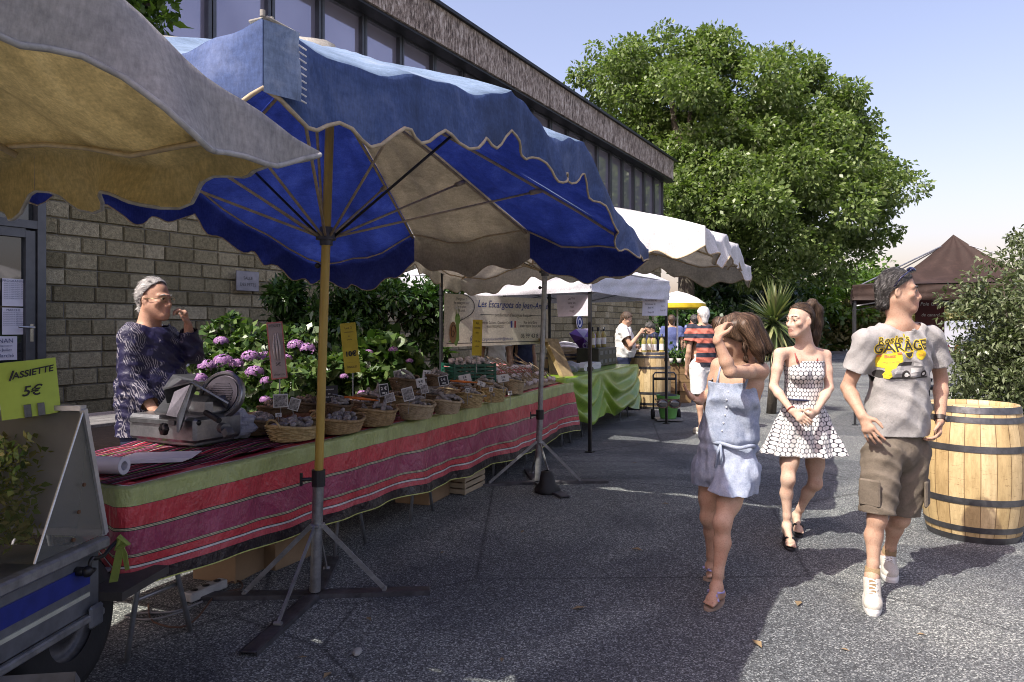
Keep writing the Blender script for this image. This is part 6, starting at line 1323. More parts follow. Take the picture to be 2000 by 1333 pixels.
def hair_mat(name, c, c2, stretch=(1, 1, .25)):
    t = NT(name); co = t.scale(t.coord(), stretch); n = t.noise(co, 110, 5, .75, .4); cc = t.ramp(n, [(.32, c), (.68, c2)]); t.col(cc); t.set(.38, 0, .5); t.bump(n, 1, .012); return t.m
H_dark = hair_mat('dark_greying_hair', (.012, .011, .010), (.10, .095, .09)); H_brown = hair_mat('brown_hair', (.022, .013, .008), (.12, .075, .045)); H_auburn = hair_mat('chestnut_hair', (.03, .016, .009), (.15, .09, .055)); H_grey = hair_mat('silver_hair', (.30, .29, .28), (.62, .61, .59)); H_white = hair_mat('white_hair', (.45, .44, .42), (.75, .74, .72))
def head_frame(J):
    f = nrm(J['hf']); u = np.asarray(J.get('hu', UP), float); u = nrm(u-f*np.dot(u, f)); return f, u, np.cross(f, u)
def add_head(S, J, k=1.0, jaw=1.0):
    c = J['head']; f, u, r = head_frame(J); q = lambda x, y, z: c+(r*x+f*y+u*z)*k; ax = (r, f, u)
    S.ell(q(0, -.012, .033), ax, (.073*k, .093*k, .084*k), .01); S.ell(q(0, .028, -.035), ax, (.060*k, .060*k, .085*k), .03)
    S.cone(q(0, .035, -.06), q(0, .066, -.102), .05*k, .026*k*jaw, .025)
    for s in (-1, 1):
        S.cone(q(.050*s, .0, -.05), q(.018*s, .066, -.102), .021*k*jaw, .018*k, .022); S.ell(q(.043*s, .062, -.026), ax, (.022*k, .02*k, .018*k), .022)
        S.cone(q(.010*s, .088, .021), q(.046*s, .068, .021), .011*k, .010*k, .014); S.cone(q(.032*s, .103, .0), q(.034*s, .103, .0), .0135*k, .0135*k, .016, sub=True)
        S.cone(q(.031*s, .076, .001), q(.032*s, .076, .001), .0135*k, .0135*k, .004); S.ell(q(.076*s, -.010, -.012), (nrm(r*s+f*.4), nrm(f-r*s*.4), u), (.008*k, .019*k, .031*k), .006)
        S.ell(q(.083*s, -.006, -.008), ax, (.005*k, .009*k, .015*k), .004, sub=True); S.cone(q(.012*s, .094, -.038), q(.011*s, .096, -.038), .0095*k, k=.007)
    S.cone(q(0, .086, .012), q(0, .111, -.034), .0085*k, .0125*k, .011); S.cone(q(0, .085, -.05), q(0, .086, -.086), .024*k, .022*k, .016)
    S.cone(q(-.017, .094, -.066), q(.017, .094, -.066), .0068*k, k=.007); S.cone(q(-.014, .093, -.078), q(.014, .093, -.078), .0078*k, k=.007); S.ell(q(0, .082, -.108), ax, (.02*k, .016*k, .016*k), .016)
    S.cone(q(0, -.018, -.055), J['neck'], .056*k*J.get('nk', 1), .062*k*J.get('nk', 1), .03)
    return q
def face_parts(root, J, sub, brow, k=1.0, thick=.005, by=0.0):
    c = J['head']; f, u, r = head_frame(J); q = lambda x, y, z: c+(r*x+f*y+u*z)*k
    for s in (-1, 1):
        m = MB(); m.ball(q(.032*s, .0800, .000), (.0120*k, .0112*k, .0052*k), 12, 8, (r, f, u)); m.mat(1).ball(q(.033*s, .0880, .000), (.0056*k, .005*k, .0050*k), 10, 6, (r, f, u)); m.tube([q(.020*s, .088, .001), q(.028*s, .0925, .0062), q(.036*s, .0905, .0060), q(.045*s, .081, .000)], .0015*k, 5); m.build('eye', [M_eyew, M_iris], root, True, sub=sub)
        m = MB(); m.tube([q(.014*s, .097, .020+by), q(.03*s, .092, .0275+by), q(.050*s, .076, .022+by)], [.003*k, thick*k, .002*k], 6); m.build('eyebrow', brow, root, True, sub=sub)
def add_hand(S, w, d, pn, sd, curl=(.5, .5, .55, .6), k=1.0, spread=.25, thumb=.6):
    d = nrm(d); pn = nrm(np.asarray(pn, float)-d*np.dot(pn, d)); sd_ = np.cross(d, pn); sd = sd_ if np.dot(sd_, sd) > 0 else -sd_; w = np.asarray(w, float)
    S.cone(w-d*.01, w+d*.07*k, .026*k, .033*k, .012, pn, .52); S.cone(w+d*.080*k+sd*.026*k, w+d*.076*k-sd*.027*k, .0125*k, .0115*k, .012)
    for i in range(4):
        b = w+d*(.086-.004*abs(i-1))*k+sd*(.029-.0195*i)*k; a = 0; L = (.95, 1.06, .99, .8)[i]*k; sp_ = sd*spread*(1.3-i)*.16; R = (.0092, .0094, .0090, .0080)[i]*k
        for j, ln in enumerate((.042, .027, .022)):
            a += curl[i]*(.75, 1.0, .7)[j]; e = b+nrm(d*math.cos(a)+pn*math.sin(a)+sp_)*ln*L; S.cone(b, e, R, R*.92, .004); b = e; R *= .92
    b = w+d*.020*k+sd*.020*k; e = b+nrm(sd*.75+d*.6+pn*.3)*.042*k; S.cone(b, e, .0145*k, .0115*k, .010); g = e+nrm(d*.85+sd*(.45-.5*thumb)+pn*.5*thumb)*.03*k; S.cone(e, g, .0108*k, .0098*k, .005); h = g+nrm(d*.9+sd*(.2-.5*thumb)+pn*.6*thumb)*.024*k; S.cone(g, h, .0098*k, .0080*k, .005)
def add_foot(S, an, to, k=1.0, toes=True, lift=0):
    an = np.asarray(an, float); to = np.asarray(to, float); d = nrm((to-an)*V(1, 1, 0)); heel = an-d*.045*k; heel[2] = max(.03, an[2]-.06)+lift; sd = V(-d[1], d[0], 0); ball = to-d*.05*k; ball[2] = to[2]+.004+lift
    S.cone(an, heel, .032*k, .030*k, .02); S.cone(an+d*.01, ball, .032*k, .024*k, .03, None); S.cone(ball+sd*.012, ball-sd*.014, .022*k, .019*k, .02); S.cone(heel, ball, .028*k, .026*k, .02)
    if toes:
        for i in range(5): x = (.028-.0145*i)*k; L = (.055, .052, .046, .04, .032)[i]*k; S.cone(ball+sd*x-UP*.006, ball+sd*x*1.08+d*L-UP*.012, (.0125, .0095, .009, .0085, .0085)[i]*k, (.011, .0082, .0078, .0075, .007)[i]*k, .004)
def add_body(S, J, fem=False, k=1.0, belly=0.0):
    f = nrm(J['f']); r = nrm(J['shR']-J['shL']); g = .93 if fem else 1.0; sl = J.get('slim', 1)
    S.cone(J['hipR'], J['hipL'], .095*k*sl, k=.03, sq=f, fac=.9); S.cone(J['pelvis'], J['waist'], .135*k*sl, (.112 if fem else .128)*k*sl, .05, f, .72)
    S.cone(J['waist'], J['chest'], (.112 if fem else .13)*k*sl, .145*k*g*(.5+.5*sl), .05, f, .72); S.cone(J['chest']+(J['neck']-J['chest'])*.45+r*.07*k, J['chest']+(J['neck']-J['chest'])*.45-r*.07*k, .085*k*g, k=.05)
    if belly: S.ell(J['waist']+f*.06, (r, f, UP), (.15*k, .10*k+belly, .17*k), .06)
    if fem:
        for s in (-1, 1): S.ell(J['chest']+r*.062*s*k+f*.085*k-UP*.01, (r, f, UP), (.056*k, .052*k, .056*k), .03)
    for s in 'RL':
        sh, el, wr = J['sh'+s], J['el'+s], J['wr'+s]; a = (.88 if fem else 1.0)*k
        S.cone(J['neck']-UP*.015, sh+UP*.01, .048*a, .044*a, .04); S.cone(sh, sh*.55+el*.45, .050*a, .044*a, .025); S.cone(sh*.55+el*.45, el, .044*a, .036*a, .02); m = el*.7+wr*.3
        S.cone(el, m, .036*a, .039*a, .015); S.cone(m, wr, .039*a, .025*a, .015)
        hp, kn, an, to = J['hip'+s], J['kn'+s], J['an'+s], J['to'+s]; lg = (.98 if fem else 1.0)*k; back = nrm(np.cross(nrm(an-kn), r))
        if np.dot(back, f) > 0: back = -back
        S.cone(hp, hp*.4+kn*.6, .088*lg*sl, .066*lg*sl, .03); lw = lg*(.90 if fem else .90); S.cone(hp*.4+kn*.6, kn, .066*lg, .052*lw, .03); S.ell(kn-back*.014, (r, f, UP), (.038*lw, .040*lw, .048*lw), .03); c = kn*.68+an*.32+back*.016
        S.cone(kn, c, .049*lw, .050*lw, .03); S.cone(c, kn*.22+an*.78, .050*lw, .032*lw, .025); S.cone(kn*.22+an*.78, an, .032*lw, .031*lw, .02)
        add_foot(S, an, to, k*(.93 if fem else 1), J.get('toes', True), J.get('lift', 0))
def bounds(J, pad=.16):
    P = np.array([v for k, v in J.items() if k not in ('f', 'hf', 'hu') and hasattr(v, '__len__') and len(v) == 3]); return P.min(0)-pad, P.max(0)+pad
def make(name, S, mats, root, sub, mfn=None, uvf=None):
    Vv, F = S.mesh(); c = Vv[F].mean(1); return np_mesh(name, Vv, F, mats, root, True, mi=mfn(c) if mfn else None, sub=sub, uv=uvf(Vv) if uvf else None)
def folds(P, ang, lam, amp, seed):
    """soft creases running across a direction in the cloth"""
    t = P[:, 0]*math.cos(ang)+P[:, 2]*math.sin(ang)+P[:, 1]*.4+.45*lam*wav(P, 9, seed, seed); s = .5+.5*np.cos(2*math.pi*t/lam); m = .5+.5*np.tanh(2.2*wav(P, 8, seed+1, seed+9)); return -amp*.75*s**2.2*m
def island_hair(name, cs):
    if name in MATS: return MATS[name]
    t = NT(name); t.col(t.ramp(t.n('ShaderNodeNewGeometry').outputs['Random Per Island'], [(i/(len(cs)-1), c) for i, c in enumerate(cs)])); t.set(.5, 0, .4); MATS[name] = t.m; return t.m
def strands(hair, base, flow, mat, n=700, seg=.010, steps=7, w=.0022, lift=(.001, .003), seed=1, keep=None):
    me = hair.data; Vv = np.array([np.array(v.co)+base for v in me.vertices]); F = [tuple(p.vertices) for p in me.polygons]; bv = BVHTree.FromPolygons([Vector(v) for v in Vv], F); C = Vv[np.array(F)].mean(1)
    if keep is not None: C = C[keep(C)]
    rg = np.random.default_rng(seed); P = C[rg.integers(0, len(C), n)]; vo, fo = [], []
    for p in P:
        st = steps-int(rg.integers(0, 3)); o = len(vo); ww = w*rg.uniform(.6, 1.3); l1 = lift[1]*rg.uniform(.3, 1.4)*(2.2 if rg.random() < .08 else 1); jit = rg.normal(size=3)*.09
        for i in range(st+1):
            loc, nor, _, _ = bv.find_nearest(Vector(p)); loc = np.array(loc); nor = np.array(nor); d = nrm(flow(loc)+jit); d = nrm(d-nor*np.dot(d, nor)*.9); x = nrm(np.cross(nor, d)); c = loc+nor*(lift[0]+l1*i/st); t = ww*(1-.8*(i/st)**2); vo += [c-x*t, c+x*t]; p = loc+d*seg
        fo += [(o+2*i, o+2*i+1, o+2*i+3, o+2*i+2) for i in range(st)]
    return np_mesh('hair_strands', np.array(vo), np.array(fo), mat, hair, True, sub=base)
class LocalSDF(SDF):
    """adds cuts that act only inside a ball (cuffs, necklines)"""
    def __init__(s, lo, hi, h): super().__init__(lo, hi, h); s.loc = []
    def tube_cut(s, p, n, c, R, lat): s.loc.append((np.asarray(p, float), nrm(n), np.asarray(c, float), R, lat)); return s
    def ball_cut(s, p, n, c, R): s.loc.append((np.asarray(p, float), nrm(n), np.asarray(c, float), R)); return s
    def mesh(s):
        for p, n, c, R, *lt in s.loc:
            sl, P = s._sub(c-R-.02, c+R+.02)
            if sl is None: continue
            d = np.minimum((P-p)@n, R-np.linalg.norm(P-c, axis=-1)).astype(np.float32)
            if lt: w_ = P-p; d = np.minimum(d, lt[0]-np.linalg.norm(w_-(w_@n)[..., None]*n, axis=-1)).astype(np.float32)
            s.f[sl] = np.maximum(s.f[sl], d)
        Vv, F = super().mesh(); cc = Vv[F].mean(1); keep = np.ones(len(F), bool)
        for p, n, c, R, *lt in s.loc:
            w_ = cc-p; keep &= ~(((w_@n) > -.3*s.h) & (np.linalg.norm(cc-c, axis=1) < R) & (True if not lt else np.linalg.norm(w_-np.outer(w_@n, n), axis=1) < lt[0]))
        F = F[keep]; u = np.unique(F); r = np.full(len(Vv), -1); r[u] = np.arange(len(u)); return Vv[u], r[F]
def person(name_label, J, skin, root_xy=None, fem=False, k=1.0, h=.0055, hands=None, belly=0, headk=1.0, group=None, jaw=1.0):
    b = (J['anR']+J['anL'])/2; base = V(b[0], b[1], 0); root = empty('person', base, name_label, 'person', group)
    lo, hi = bounds(J); S = SDF(lo, hi, h); add_body(S, J, fem, k, belly); add_head(S, J, headk, jaw)
    for (w, d, pn, sd, curl, kw) in (hands or []): add_hand(S, w, d, pn, sd, curl, **kw)
    f, u, r = head_frame(J); c = J['head']
    def mf(P):
        q = P-c; x, y, z = q@r/headk, q@f/headk, q@u/headk; return ((np.abs(x) < .0235-.35*np.abs(z+.072)) & (y > .084) & (z < -.0605) & (z > -.0855)).astype(int)
    make('body', S, [skin, M_lip], root, base, mf); return root, base
def hair_cap(root, base, J, mat, k=1.0, thick=.013, front=(.055, .062, .75, -.66), nape=-.055, amp=.004, h=.0045, extra=None, sc=(1, 1, 1), name='hair'):
    c = J['head']; f, u, r = head_frame(J); lo, hi = c-.3, c+.3
    if extra: lo = lo-V(.05, .05, .12)
    S = LocalSDF(lo, hi, h); q = lambda x, y, z: c+(r*x+f*y+u*z)*k
    S.ell(q(0, -.014, .034), (r, f, u), ((.073*k+thick)*sc[0], (.093*k+thick)*sc[1], (.084*k+thick)*sc[2]), .01); S.cone(q(0, -.05, -.0), q(0, -.062, nape), .066*k, .045*k, .03)
    for s in (-1, 1): S.cone(q(.068*s, .012, .02), q(.071*s, .010, -.02), .013*k, .008*k, .01)
    S.ball_cut(q(0, front[0], front[1]), f*front[2]+u*front[3], q(0, .1, -.02), .16*k)
    if extra: extra(S, q)
    S.warp(lambda P: amp*np.sin(wav(P*np.array([1, 1, .35]), 120, 0, 3)*4)+amp*1.2*wav(P, 55, 1, 4), .03); return make(name, S, [mat], root, base)
def tee(root, base, J, mat, hemz, k=1.0, rw=.19, dep=.72, sl=.55, name='tshirt', amp=.006, h=.0055, sleeve_r=.078, flare=1.0, neckr=.085, uvf=None, long=False, mats=None, mfn=None, seed=2, belly=0, collar_drop=.02):
    lo, hi = bounds({q: v for q, v in J.items() if q in ('shR', 'shL', 'elR', 'elL', 'neck', 'pelvis', 'f', 'waist')}, .2); S = LocalSDF(lo, hi, h); f = nrm(J['f']); r = nrm(J['shR']-J['shL'])
    up = J['chest']+(J['neck']-J['chest'])*.35;  S.cone(up, J['chest'], rw*.86*k, rw*.97*k, .03, f, dep); S.cone(J['chest'], J['waist'], rw*.97*k, rw*.96*k*flare, .04, f, dep); S.cone(J['waist'], J['waist']*.0+V(J['pelvis'][0], J['pelvis'][1], hemz-.12), rw*.96*k*flare, rw*k*flare, .04, f, dep)
    if belly: S.ell(J['waist']+f*.07, (r, f, UP), (.18*k, .12*k+belly, .2*k), .08)
    for s in 'RL':
        sh, el = J['sh'+s], J['el'+s]; S.cone(J['neck']-UP*.02, sh, .054*k, .050*k, .05)
        if long:
            wr = J['wr'+s]; S.cone(sh, el, sleeve_r*k, sleeve_r*.86*k, .03); S.cone(el, wr, sleeve_r*.86*k, sleeve_r*.6*k, .02); d = nrm(wr-el); e = el+(wr-el)*sl; S.ball_cut(e, d, wr, np.linalg.norm(wr-e)+.03)
        else:
            e = sh+(el-sh)*sl; S.cone(sh-(el-sh)*.05, e+(el-sh)*.2, sleeve_r*.74*k, sleeve_r*1.14*k, .04); S.tube_cut(e, nrm(el-sh), e+(el-sh)*.3, .2*k, .112*k)
    S.ball_cut(J['neck']-UP*collar_drop, UP+f*.35, J['neck']+UP*.03, neckr*1.35*k); S.cut(V(0, 0, hemz), -UP)
    S.warp(lambda P: amp*.5*wav(P@np.array([[1, .3, .8], [0, 1, 0], [-.5, .2, .45]]), 34, 0, seed)+folds(P, .9, .10, amp*1.9, seed)+folds(P, -.5, .12, amp*1.7, seed+5)+folds(P, 1.35, .07, amp*1.1, seed+8), .035); return make(name, S, mats or [mat], root, base, mfn, uvf)
def shorts(root, base, J, mat, hem, k=1.0, r0=.12, r1=.105, name='shorts', amp=.006, h=.0055, topz=None, long=False, seed=7, wr=.145):
    lo, hi = bounds({q: J[q] for q in ('hipR', 'hipL', 'knR', 'knL', 'pelvis', 'waist')}, .2)
    if long: lo = lo-V(.1, .1, .45)
    S = LocalSDF(lo, hi, h); f = nrm(J['f']); S.cone(J['hipR'], J['hipL'], r0*.93*k, k=.03, sq=f, fac=.95); S.cone(J['pelvis']-UP*.02, J['waist'], wr*k, wr*.95*k, .04, f, .76)
    for s in 'RL':
        hp, kn, an = J['hip'+s], J['kn'+s], J['an'+s]
        if long: S.cone(hp, kn, r0*.9*k, r1*.8*k, .02); S.cone(kn, an, r1*.8*k, r1*.7*k, .02); S.ball_cut(an+UP*.0, -UP, an-UP*.1, .12)
        else: e = hp+(kn-hp)*hem[s]; S.cone(hp, e+(kn-hp)*.3, r0*k, r1*k, .02); S.ball_cut(e, nrm(kn-hp)*.5-UP*.5, e-UP*.16, .21*k)
    S.cut(V(0, 0, topz if topz else J['waist'][2]), UP)
    S.warp(lambda P: amp*.6*wav(P@np.array([[1, .3, .6], [0, 1, 0], [-.3, .2, .6]]), 45, 0, seed)+folds(P, 1.1, .08, amp*1.6, seed)+folds(P, -.8, .09, amp*1.5, seed+4), .035); return make(name, S, [mat], root, base)
def shoe(root, base, an, to, mat, solem, k=1.0, lace=True, h=.005):
    an = np.asarray(an, float); to = np.asarray(to, float); d = nrm((to-an)*V(1, 1, 0)); sd = V(-d[1], d[0], 0); heel = an-d*.045*k; heel[2] = max(.04, an[2]-.06); ball = to-d*.055*k; ball[2] = to[2]+.012; toe = to-d*.03*k; toe[2] = to[2]+.006
    S = LocalSDF(np.minimum(np.minimum(an, to), heel)-.12, np.maximum(np.maximum(an, to), heel)+.12, h); S.cone(heel, an-UP*.015-d*.012, .038*k, .038*k, .02); S.cone(an+d*.03-UP*.025, ball, .041*k, .034*k, .03); S.cone(ball, toe, .040*k, .037*k, .02, UP, .8); S.cone(heel, ball, .036*k, .037*k, .02); S.cut(an-UP*.004, UP-d*.25); o = make('shoe', S, [mat], root, base)
    mid = (heel+toe)/2*V(1, 1, 0); L = np.linalg.norm((toe-heel)*V(1, 1, 0)); z0, z1 = max(.0, heel[2]-.040), max(.0, toe[2]-.040); m = MB()
    def ring(e_, zz):
        R_ = []
        for i in range(32):
            t = 6.2832*i/32; x = math.cos(t); y = math.sin(t); al = x*(L/2+.043*k+e_); R_.append(mid+d*al+sd*(.042*k+.006*x+e_)*np.sign(y)*abs(y)**.75+UP*(z0+(z1-z0)*(.5+al/L)+.002+zz))
        return R_
    A, B, C = ring(.002, 0), ring(.004, .016), ring(.001, .030); m._add(A+B+C, [tuple(range(32))[::-1]]+[(r_*32+i, r_*32+(i+1) % 32, r_*32+32+(i+1) % 32, r_*32+32+i) for r_ in (0, 1) for i in range(32)]+[tuple(range(64, 96))]); m.build('sole', solem, o, False, sub=base)
    if lace:
        bv = BVHTree.FromPolygons([Vector(base)+v.co for v in o.data.vertices], [tuple(p.vertices) for p in o.data.polygons])
        def top(p, e_=.003):
            h_ = bv.ray_cast(Vector(p+UP*.25), Vector((0, 0, -1))); return (np.array(h_[0]) if h_[0] is not None else p)+UP*e_
        m = MB(); a_, b_ = an+d*.05*k, ball-d*.005
        for i in range(6):
            c = a_*(1-i/5.2)+b_*(i/5.2); sg = 1 if i % 2 else -1; m.tube([top(c+sd*x*k+d*.010*sg*x/.026) for x in (-.024, -.012, 0, .012, .024)], .0042, 6)
        c = top(a_); m.tube([c, c+sd*.03+UP*.012, c+sd*.045-UP*.01, c+sd*.01+UP*.004], .003, 5); m.tube([c, c-sd*.03+UP*.012, c-sd*.045-UP*.01, c-sd*.01+UP*.004], .003, 5); m.build('laces', solem, o, True, sub=base)
        m = MB(); m.grid(lambda u, v: top(a_*(1-v)+b_*v+sd*(.015*(u-.5)*2)*k, .0012), 4, 10); m.build('tongue', M_sock, o, True, sub=base)
    return o
def sandal(root, base, an, to, solem, strapm, k=1.0, kind='strap'):
    an = np.asarray(an, float); to = np.asarray(to, float); d = nrm((to-an)*V(1, 1, 0)); sd = V(-d[1], d[0], 0); heel = an-d*.05*k; heel[2] = max(.03, an[2]-.06); ball = to-d*.05*k; ball[2] = to[2]+.004; L = np.linalg.norm(ball-heel); sl = (ball[2]-heel[2])/L
    P = []
    for i in range(28):
        t = 6.2832*i/28; x = math.cos(t); y = math.sin(t); q = (heel+ball)/2*V(1, 1, 0)+d*(.015+(L/2+.055*k)*x)+sd*(.040*k+.007*x)*y; P.append(q+UP*max(.002, (heel[2]+ball[2])/2-.028+sl*np.dot(q-(heel+ball)/2, d)))
    m = MB(); m.prism(P, UP*.014); o = m.build('sandal', solem, root, False, sub=base); m = MB(); top = ball-d*.05*k+UP*.040
    if kind == 'thong':
        for s in (-1, 1): m.tube([ball+d*.02*k+UP*.030+sd*.010, ball-d*.02*k+sd*s*.020*k+UP*.044, ball-d*.06*k+sd*s*.040*k+UP*.016], [.006, .008, .007], 6)
    else:
        m.tube([ball+sd*.038*k+UP*.012, ball+UP*.040+sd*.012-d*.01, ball-sd*.022*k+UP*.040-d*.03, ball-d*.04-sd*.040*k+UP*.014], .009, 6); m.tube([ball+sd*.026*k+UP*.034, top+UP*.018+sd*.006, an+d*.045-sd*.030*k-UP*.012, an-d*.01-sd*.036*k-UP*.02, heel-d*.034+UP*.035, an-d*.01+sd*.036*k-UP*.02, an+d*.045+sd*.026*k-UP*.012, top+UP*.018], .0075, 6)
    m.build('strap', strapm, o, True, sub=base); return o
def cloth_mat(name, c, c2, rough=.85, sc=90, var=3):
    t = NT(name); co = t.coord(); n = t.noise(co, 9, 5, .65); w = t.noise(co, sc*3, 3, .7); cc = t.ramp(n, [(.3, c), (.7, c2)]); cc = t.mix(1, cc, t.ramp(w, [(.35, (.82, .82, .82)), (.65, (1.12, 1.12, 1.12))]), 'MULTIPLY'); t.col(cc); t.set(rough, 0, .25)
    t.bump(t.math('ADD', t.noise(t.scale(co, (1, 1, .7)), 28, 4, .6), t.math('MULTIPLY', w, .3)), .55, .012); return t.m
M_teeg = cloth_mat('grey_jersey', (.30, .29, .28), (.36, .35, .335)); M_cargo = cloth_mat('taupe_cotton', (.115, .095, .072), (.17, .142, .11)); M_denim = cloth_mat('pale_denim', (.20, .24, .33), (.42, .46, .55), sc=60); M_jean = cloth_mat('blue_jean', (.10, .13, .20), (.18, .22, .32)); M_whitec = cloth_mat('white_cotton', (.66, .66, .65), (.74, .74, .73)); M_navyc = cloth_mat('navy_cotton', (.02, .025, .06), (.04, .05, .1)); M_sneak = cloth_mat('off_white_canvas', (.46, .43, .37), (.56, .53, .47)); M_solew = simple('white_rubber', (.66, .65, .62), .5, var=.08); M_sock = cloth_mat('tan_sock', (.22, .15, .08), (.28, .2, .11))
# ---- the man in the printed T-shirt
J = dict(slim=.82, f=V(.10, -.99, 0), hf=V(.93, -.36, -.04), hu=V(.04, .0, 1), head=at(1754, 569, 4.12), neck=at(1757, 632, 4.13), chest=at(1755, 702, 4.14), waist=at(1756, 800, 4.14), pelvis=at(1752, 868, 4.14),
    shR=at(1692, 668, 4.10), elR=at(1655, 757, 4.17), wrR=at(1684, 813, 4.02), shL=at(1822, 662, 4.16), elL=at(1838, 740, 4.22), wrL=at(1836, 824, 4.12),
    hipR=at(1724, 884, 4.10), hipL=at(1782, 884, 4.18), knR=at(1713, 1012, 4.02), anR=at(1703, 1126, 4.0), toR=gd(1705, 1190, .035), knL=at(1758, 1012, 4.22), anL=at(1734, 1084, 4.36), toL=gd(1741, 1126, .035), toes=False)
hn = [(J['wrR'], at(1708, 862, 3.96)-J['wrR'], V(.75, .6, -.1), V(.4, -.6, .5), (.25, .3, .35, .4), dict(spread=.9, thumb=.2)), (J['wrL'], at(1828, 872, 4.05)-J['wrL'], V(-.9, .2, 0), V(0, -1, 0), (.5, .6, .65, .7), dict(spread=.1))]
man, mb_ = person('man in a grey printed T-shirt and taupe cargo shorts, hand on hip, head turned aside', J, SK_tan, hands=hn, k=1.0, jaw=1.05)
face_parts(man, J, mb_, H_dark, 1.0, .0055); hc = hair_cap(man, mb_, J, H_dark, 1.0, .010, (.062, .074, .62, -.78), -.07, .005)
f_, u_, r_ = head_frame(J); M_hd = island_hair('dark_hair_strands', [(.008, .007, .006), (.02, .018, .016), (.05, .046, .043), (.20, .19, .18)]); strands(hc, mb_, lambda p: -f_*.6-u_*.55+r_*.6*np.sign((p-J['head'])@r_)*.4, M_hd, 2600, .007, 5, .0012, (.001, .006), 3)
shirt = tee(man, mb_, J, M_teeg, at(0, 857, 4.0)[2], 1.0, .166, .74, .62, amp=.009, flare=1.02, sleeve_r=.069)
shorts(man, mb_, J, M_cargo, dict(R=.93, L=.93), 1.0, .100, .090, amp=.009, wr=.135)
for s in 'RL': shoe(man, mb_, J['an'+s], J['to'+s], M_sneak, M_solew, 1.08); m = MB(); a = J['an'+s]; x = nrm(J['kn'+s]-a); m.cyl(a-UP*.03, a+x*.05, .042, .039, 16); m.build('sock', M_sock, man, True, sub=mb_)
m = MB(); d = nrm(J['wrL']-J['elL']); m.cyl(J['wrL']-d*.035, J['wrL']-d*.008, .034, .033, 18); wa = m.build('wristwatch', simple('brown_leather', (.035, .022, .016), .5), man, True, sub=mb_, auto=True); m = MB(); q = J['wrL']-d*.02+V(.02, -.028, 0); m.cyl(q, q+V(.005, -.008, 0), .018, n=16); m.build('watch_case', M_steeld, wa, True, sub=mb_, auto=True)
f, u, r = head_frame(J); q = lambda x, y, z: J['head']+r*x+f*y+u*z; m = MB()
for s in (-1, 1): m.ball(q(.034*s, .062, .122), (.032, .022, .012), 12, 8, (r, nrm(f-u*.5), nrm(u+f*.5)))
m.tube([q(-.066, .05, .115), q(-.02, .075, .122), q(.02, .075, .122), q(.066, .05, .115)], .005, 6)
for s in (-1, 1): m.tube([q(.066*s, .05, .115), q(.088*s, .0, .07), q(.086*s, -.03, .02)], .004, 6)
m.build('sunglasses', (lambda t: (t.col((.012, .014, .06)), t.set(.08, 0, .9), t.m)[-1])(NT('blue_lens')), man, True, sub=mb_)
for s, dx in (('R', -1), ('L', 1)):    # cargo pockets
    hp, kn = J['hip'+s], J['kn'+s]; c = hp*.42+kn*.58; m = MB(); out = nrm(V(dx*.8, -.6, 0)); m.box(c+out*.112, (.12, .02, .15), (nrm(np.cross(UP, out)), out, UP), .008); m.build('cargo_pocket', M_cargo, man, sub=mb_)
# print on the shirt: laid on the cloth by dropping each point on to it
def decal_bvh(o):
    me = o.data; return BVHTree.FromPolygons([o.matrix_world @ v.co for v in me.vertices] if o.parent is None else [Vector(mb_)+v.co for v in me.vertices], [tuple(p.vertices) for p in me.polygons])
shb = decal_bvh(shirt); pf = nrm(J['f']); pxr = nrm(V(-pf[1], pf[0], 0)); pc0 = at(1765, 700, 4.02)
def drop(x, y, lift):
    o = pc0+pxr*x+UP*y+pf*.5; h_ = shb.ray_cast(Vector(o), Vector(-pf)); return (np.array(h_[0]) if h_[0] is not None else pc0+pxr*x+UP*y+pf*.13)+pf*lift
def subdiv(v, f, mx):
    v = [tuple(p) for p in v]; out = []; st = [list(q) for q in f]; cache = {}
    tri = []
    for q in st: tri += [(q[0], q[i], q[i+1]) for i in range(1, len(q)-1)]
    while tri:
        a, b, c = tri.pop(); P = [np.array(v[i][:2]) for i in (a, b, c)]; L = [np.linalg.norm(P[1]-P[0]), np.linalg.norm(P[2]-P[1]), np.linalg.norm(P[0]-P[2])]; i = int(np.argmax(L))
        if L[i] < mx: out.append((a, b, c)); continue
        e = ((a, b), (b, c), (c, a))[i]; o_ = (c, a, b)[i]; k_ = tuple(sorted(e))
        if k_ not in cache: cache[k_] = len(v); v.append(tuple((np.array(v[e[0]])+np.array(v[e[1]]))/2))
        m_ = cache[k_]; tri += [(e[0], m_, o_), (m_, e[1], o_)]
    return v, out
def decal(nm, mat, shapes, lift):
    m = MB()
    for v, f in shapes: v, f = subdiv(v, f, .02); m._add([drop(p[0], p[1], lift) for p in v], f)
    m.build(nm, mat, shirt, False, sub=mb_)
def px_(x, y): return ((1620+x/3.332-1765)/340., (700-(500+y/3.332))/340., 0)
def poly(pts): return ([px_(*p) for p in pts], [tuple(range(len(pts)))[::-1]])
def circ(cx, cy, rx, ry=None, n=20, a0=0, a1=6.2832): ry = ry or rx; return [(cx+rx*math.cos(t), cy+ry*math.sin(t)) for t in np.linspace(a0, a1, n, endpoint=(a1 < 6.2))]
def ptext(body, size, cx, cy, rot, **kw): v, f = text_geo(body, size, **kw); o = px_(cx, cy); c, s = math.cos(rot), math.sin(rot); return ([(o[0]+p[0]*c-p[1]*s, o[1]+p[0]*s+p[1]*c, 0) for p in v], f)
M_py, M_pk, M_pr, M_pg, M_pl = simple('print_yellow', (.62, .46, .02), .8, var=.1), simple('print_black', (.025, .022, .02), .8), simple('print_red', (.55, .16, .05), .8), simple('print_grey', (.30, .29, .28), .8), simple('print_pale', (.56, .55, .52), .8)
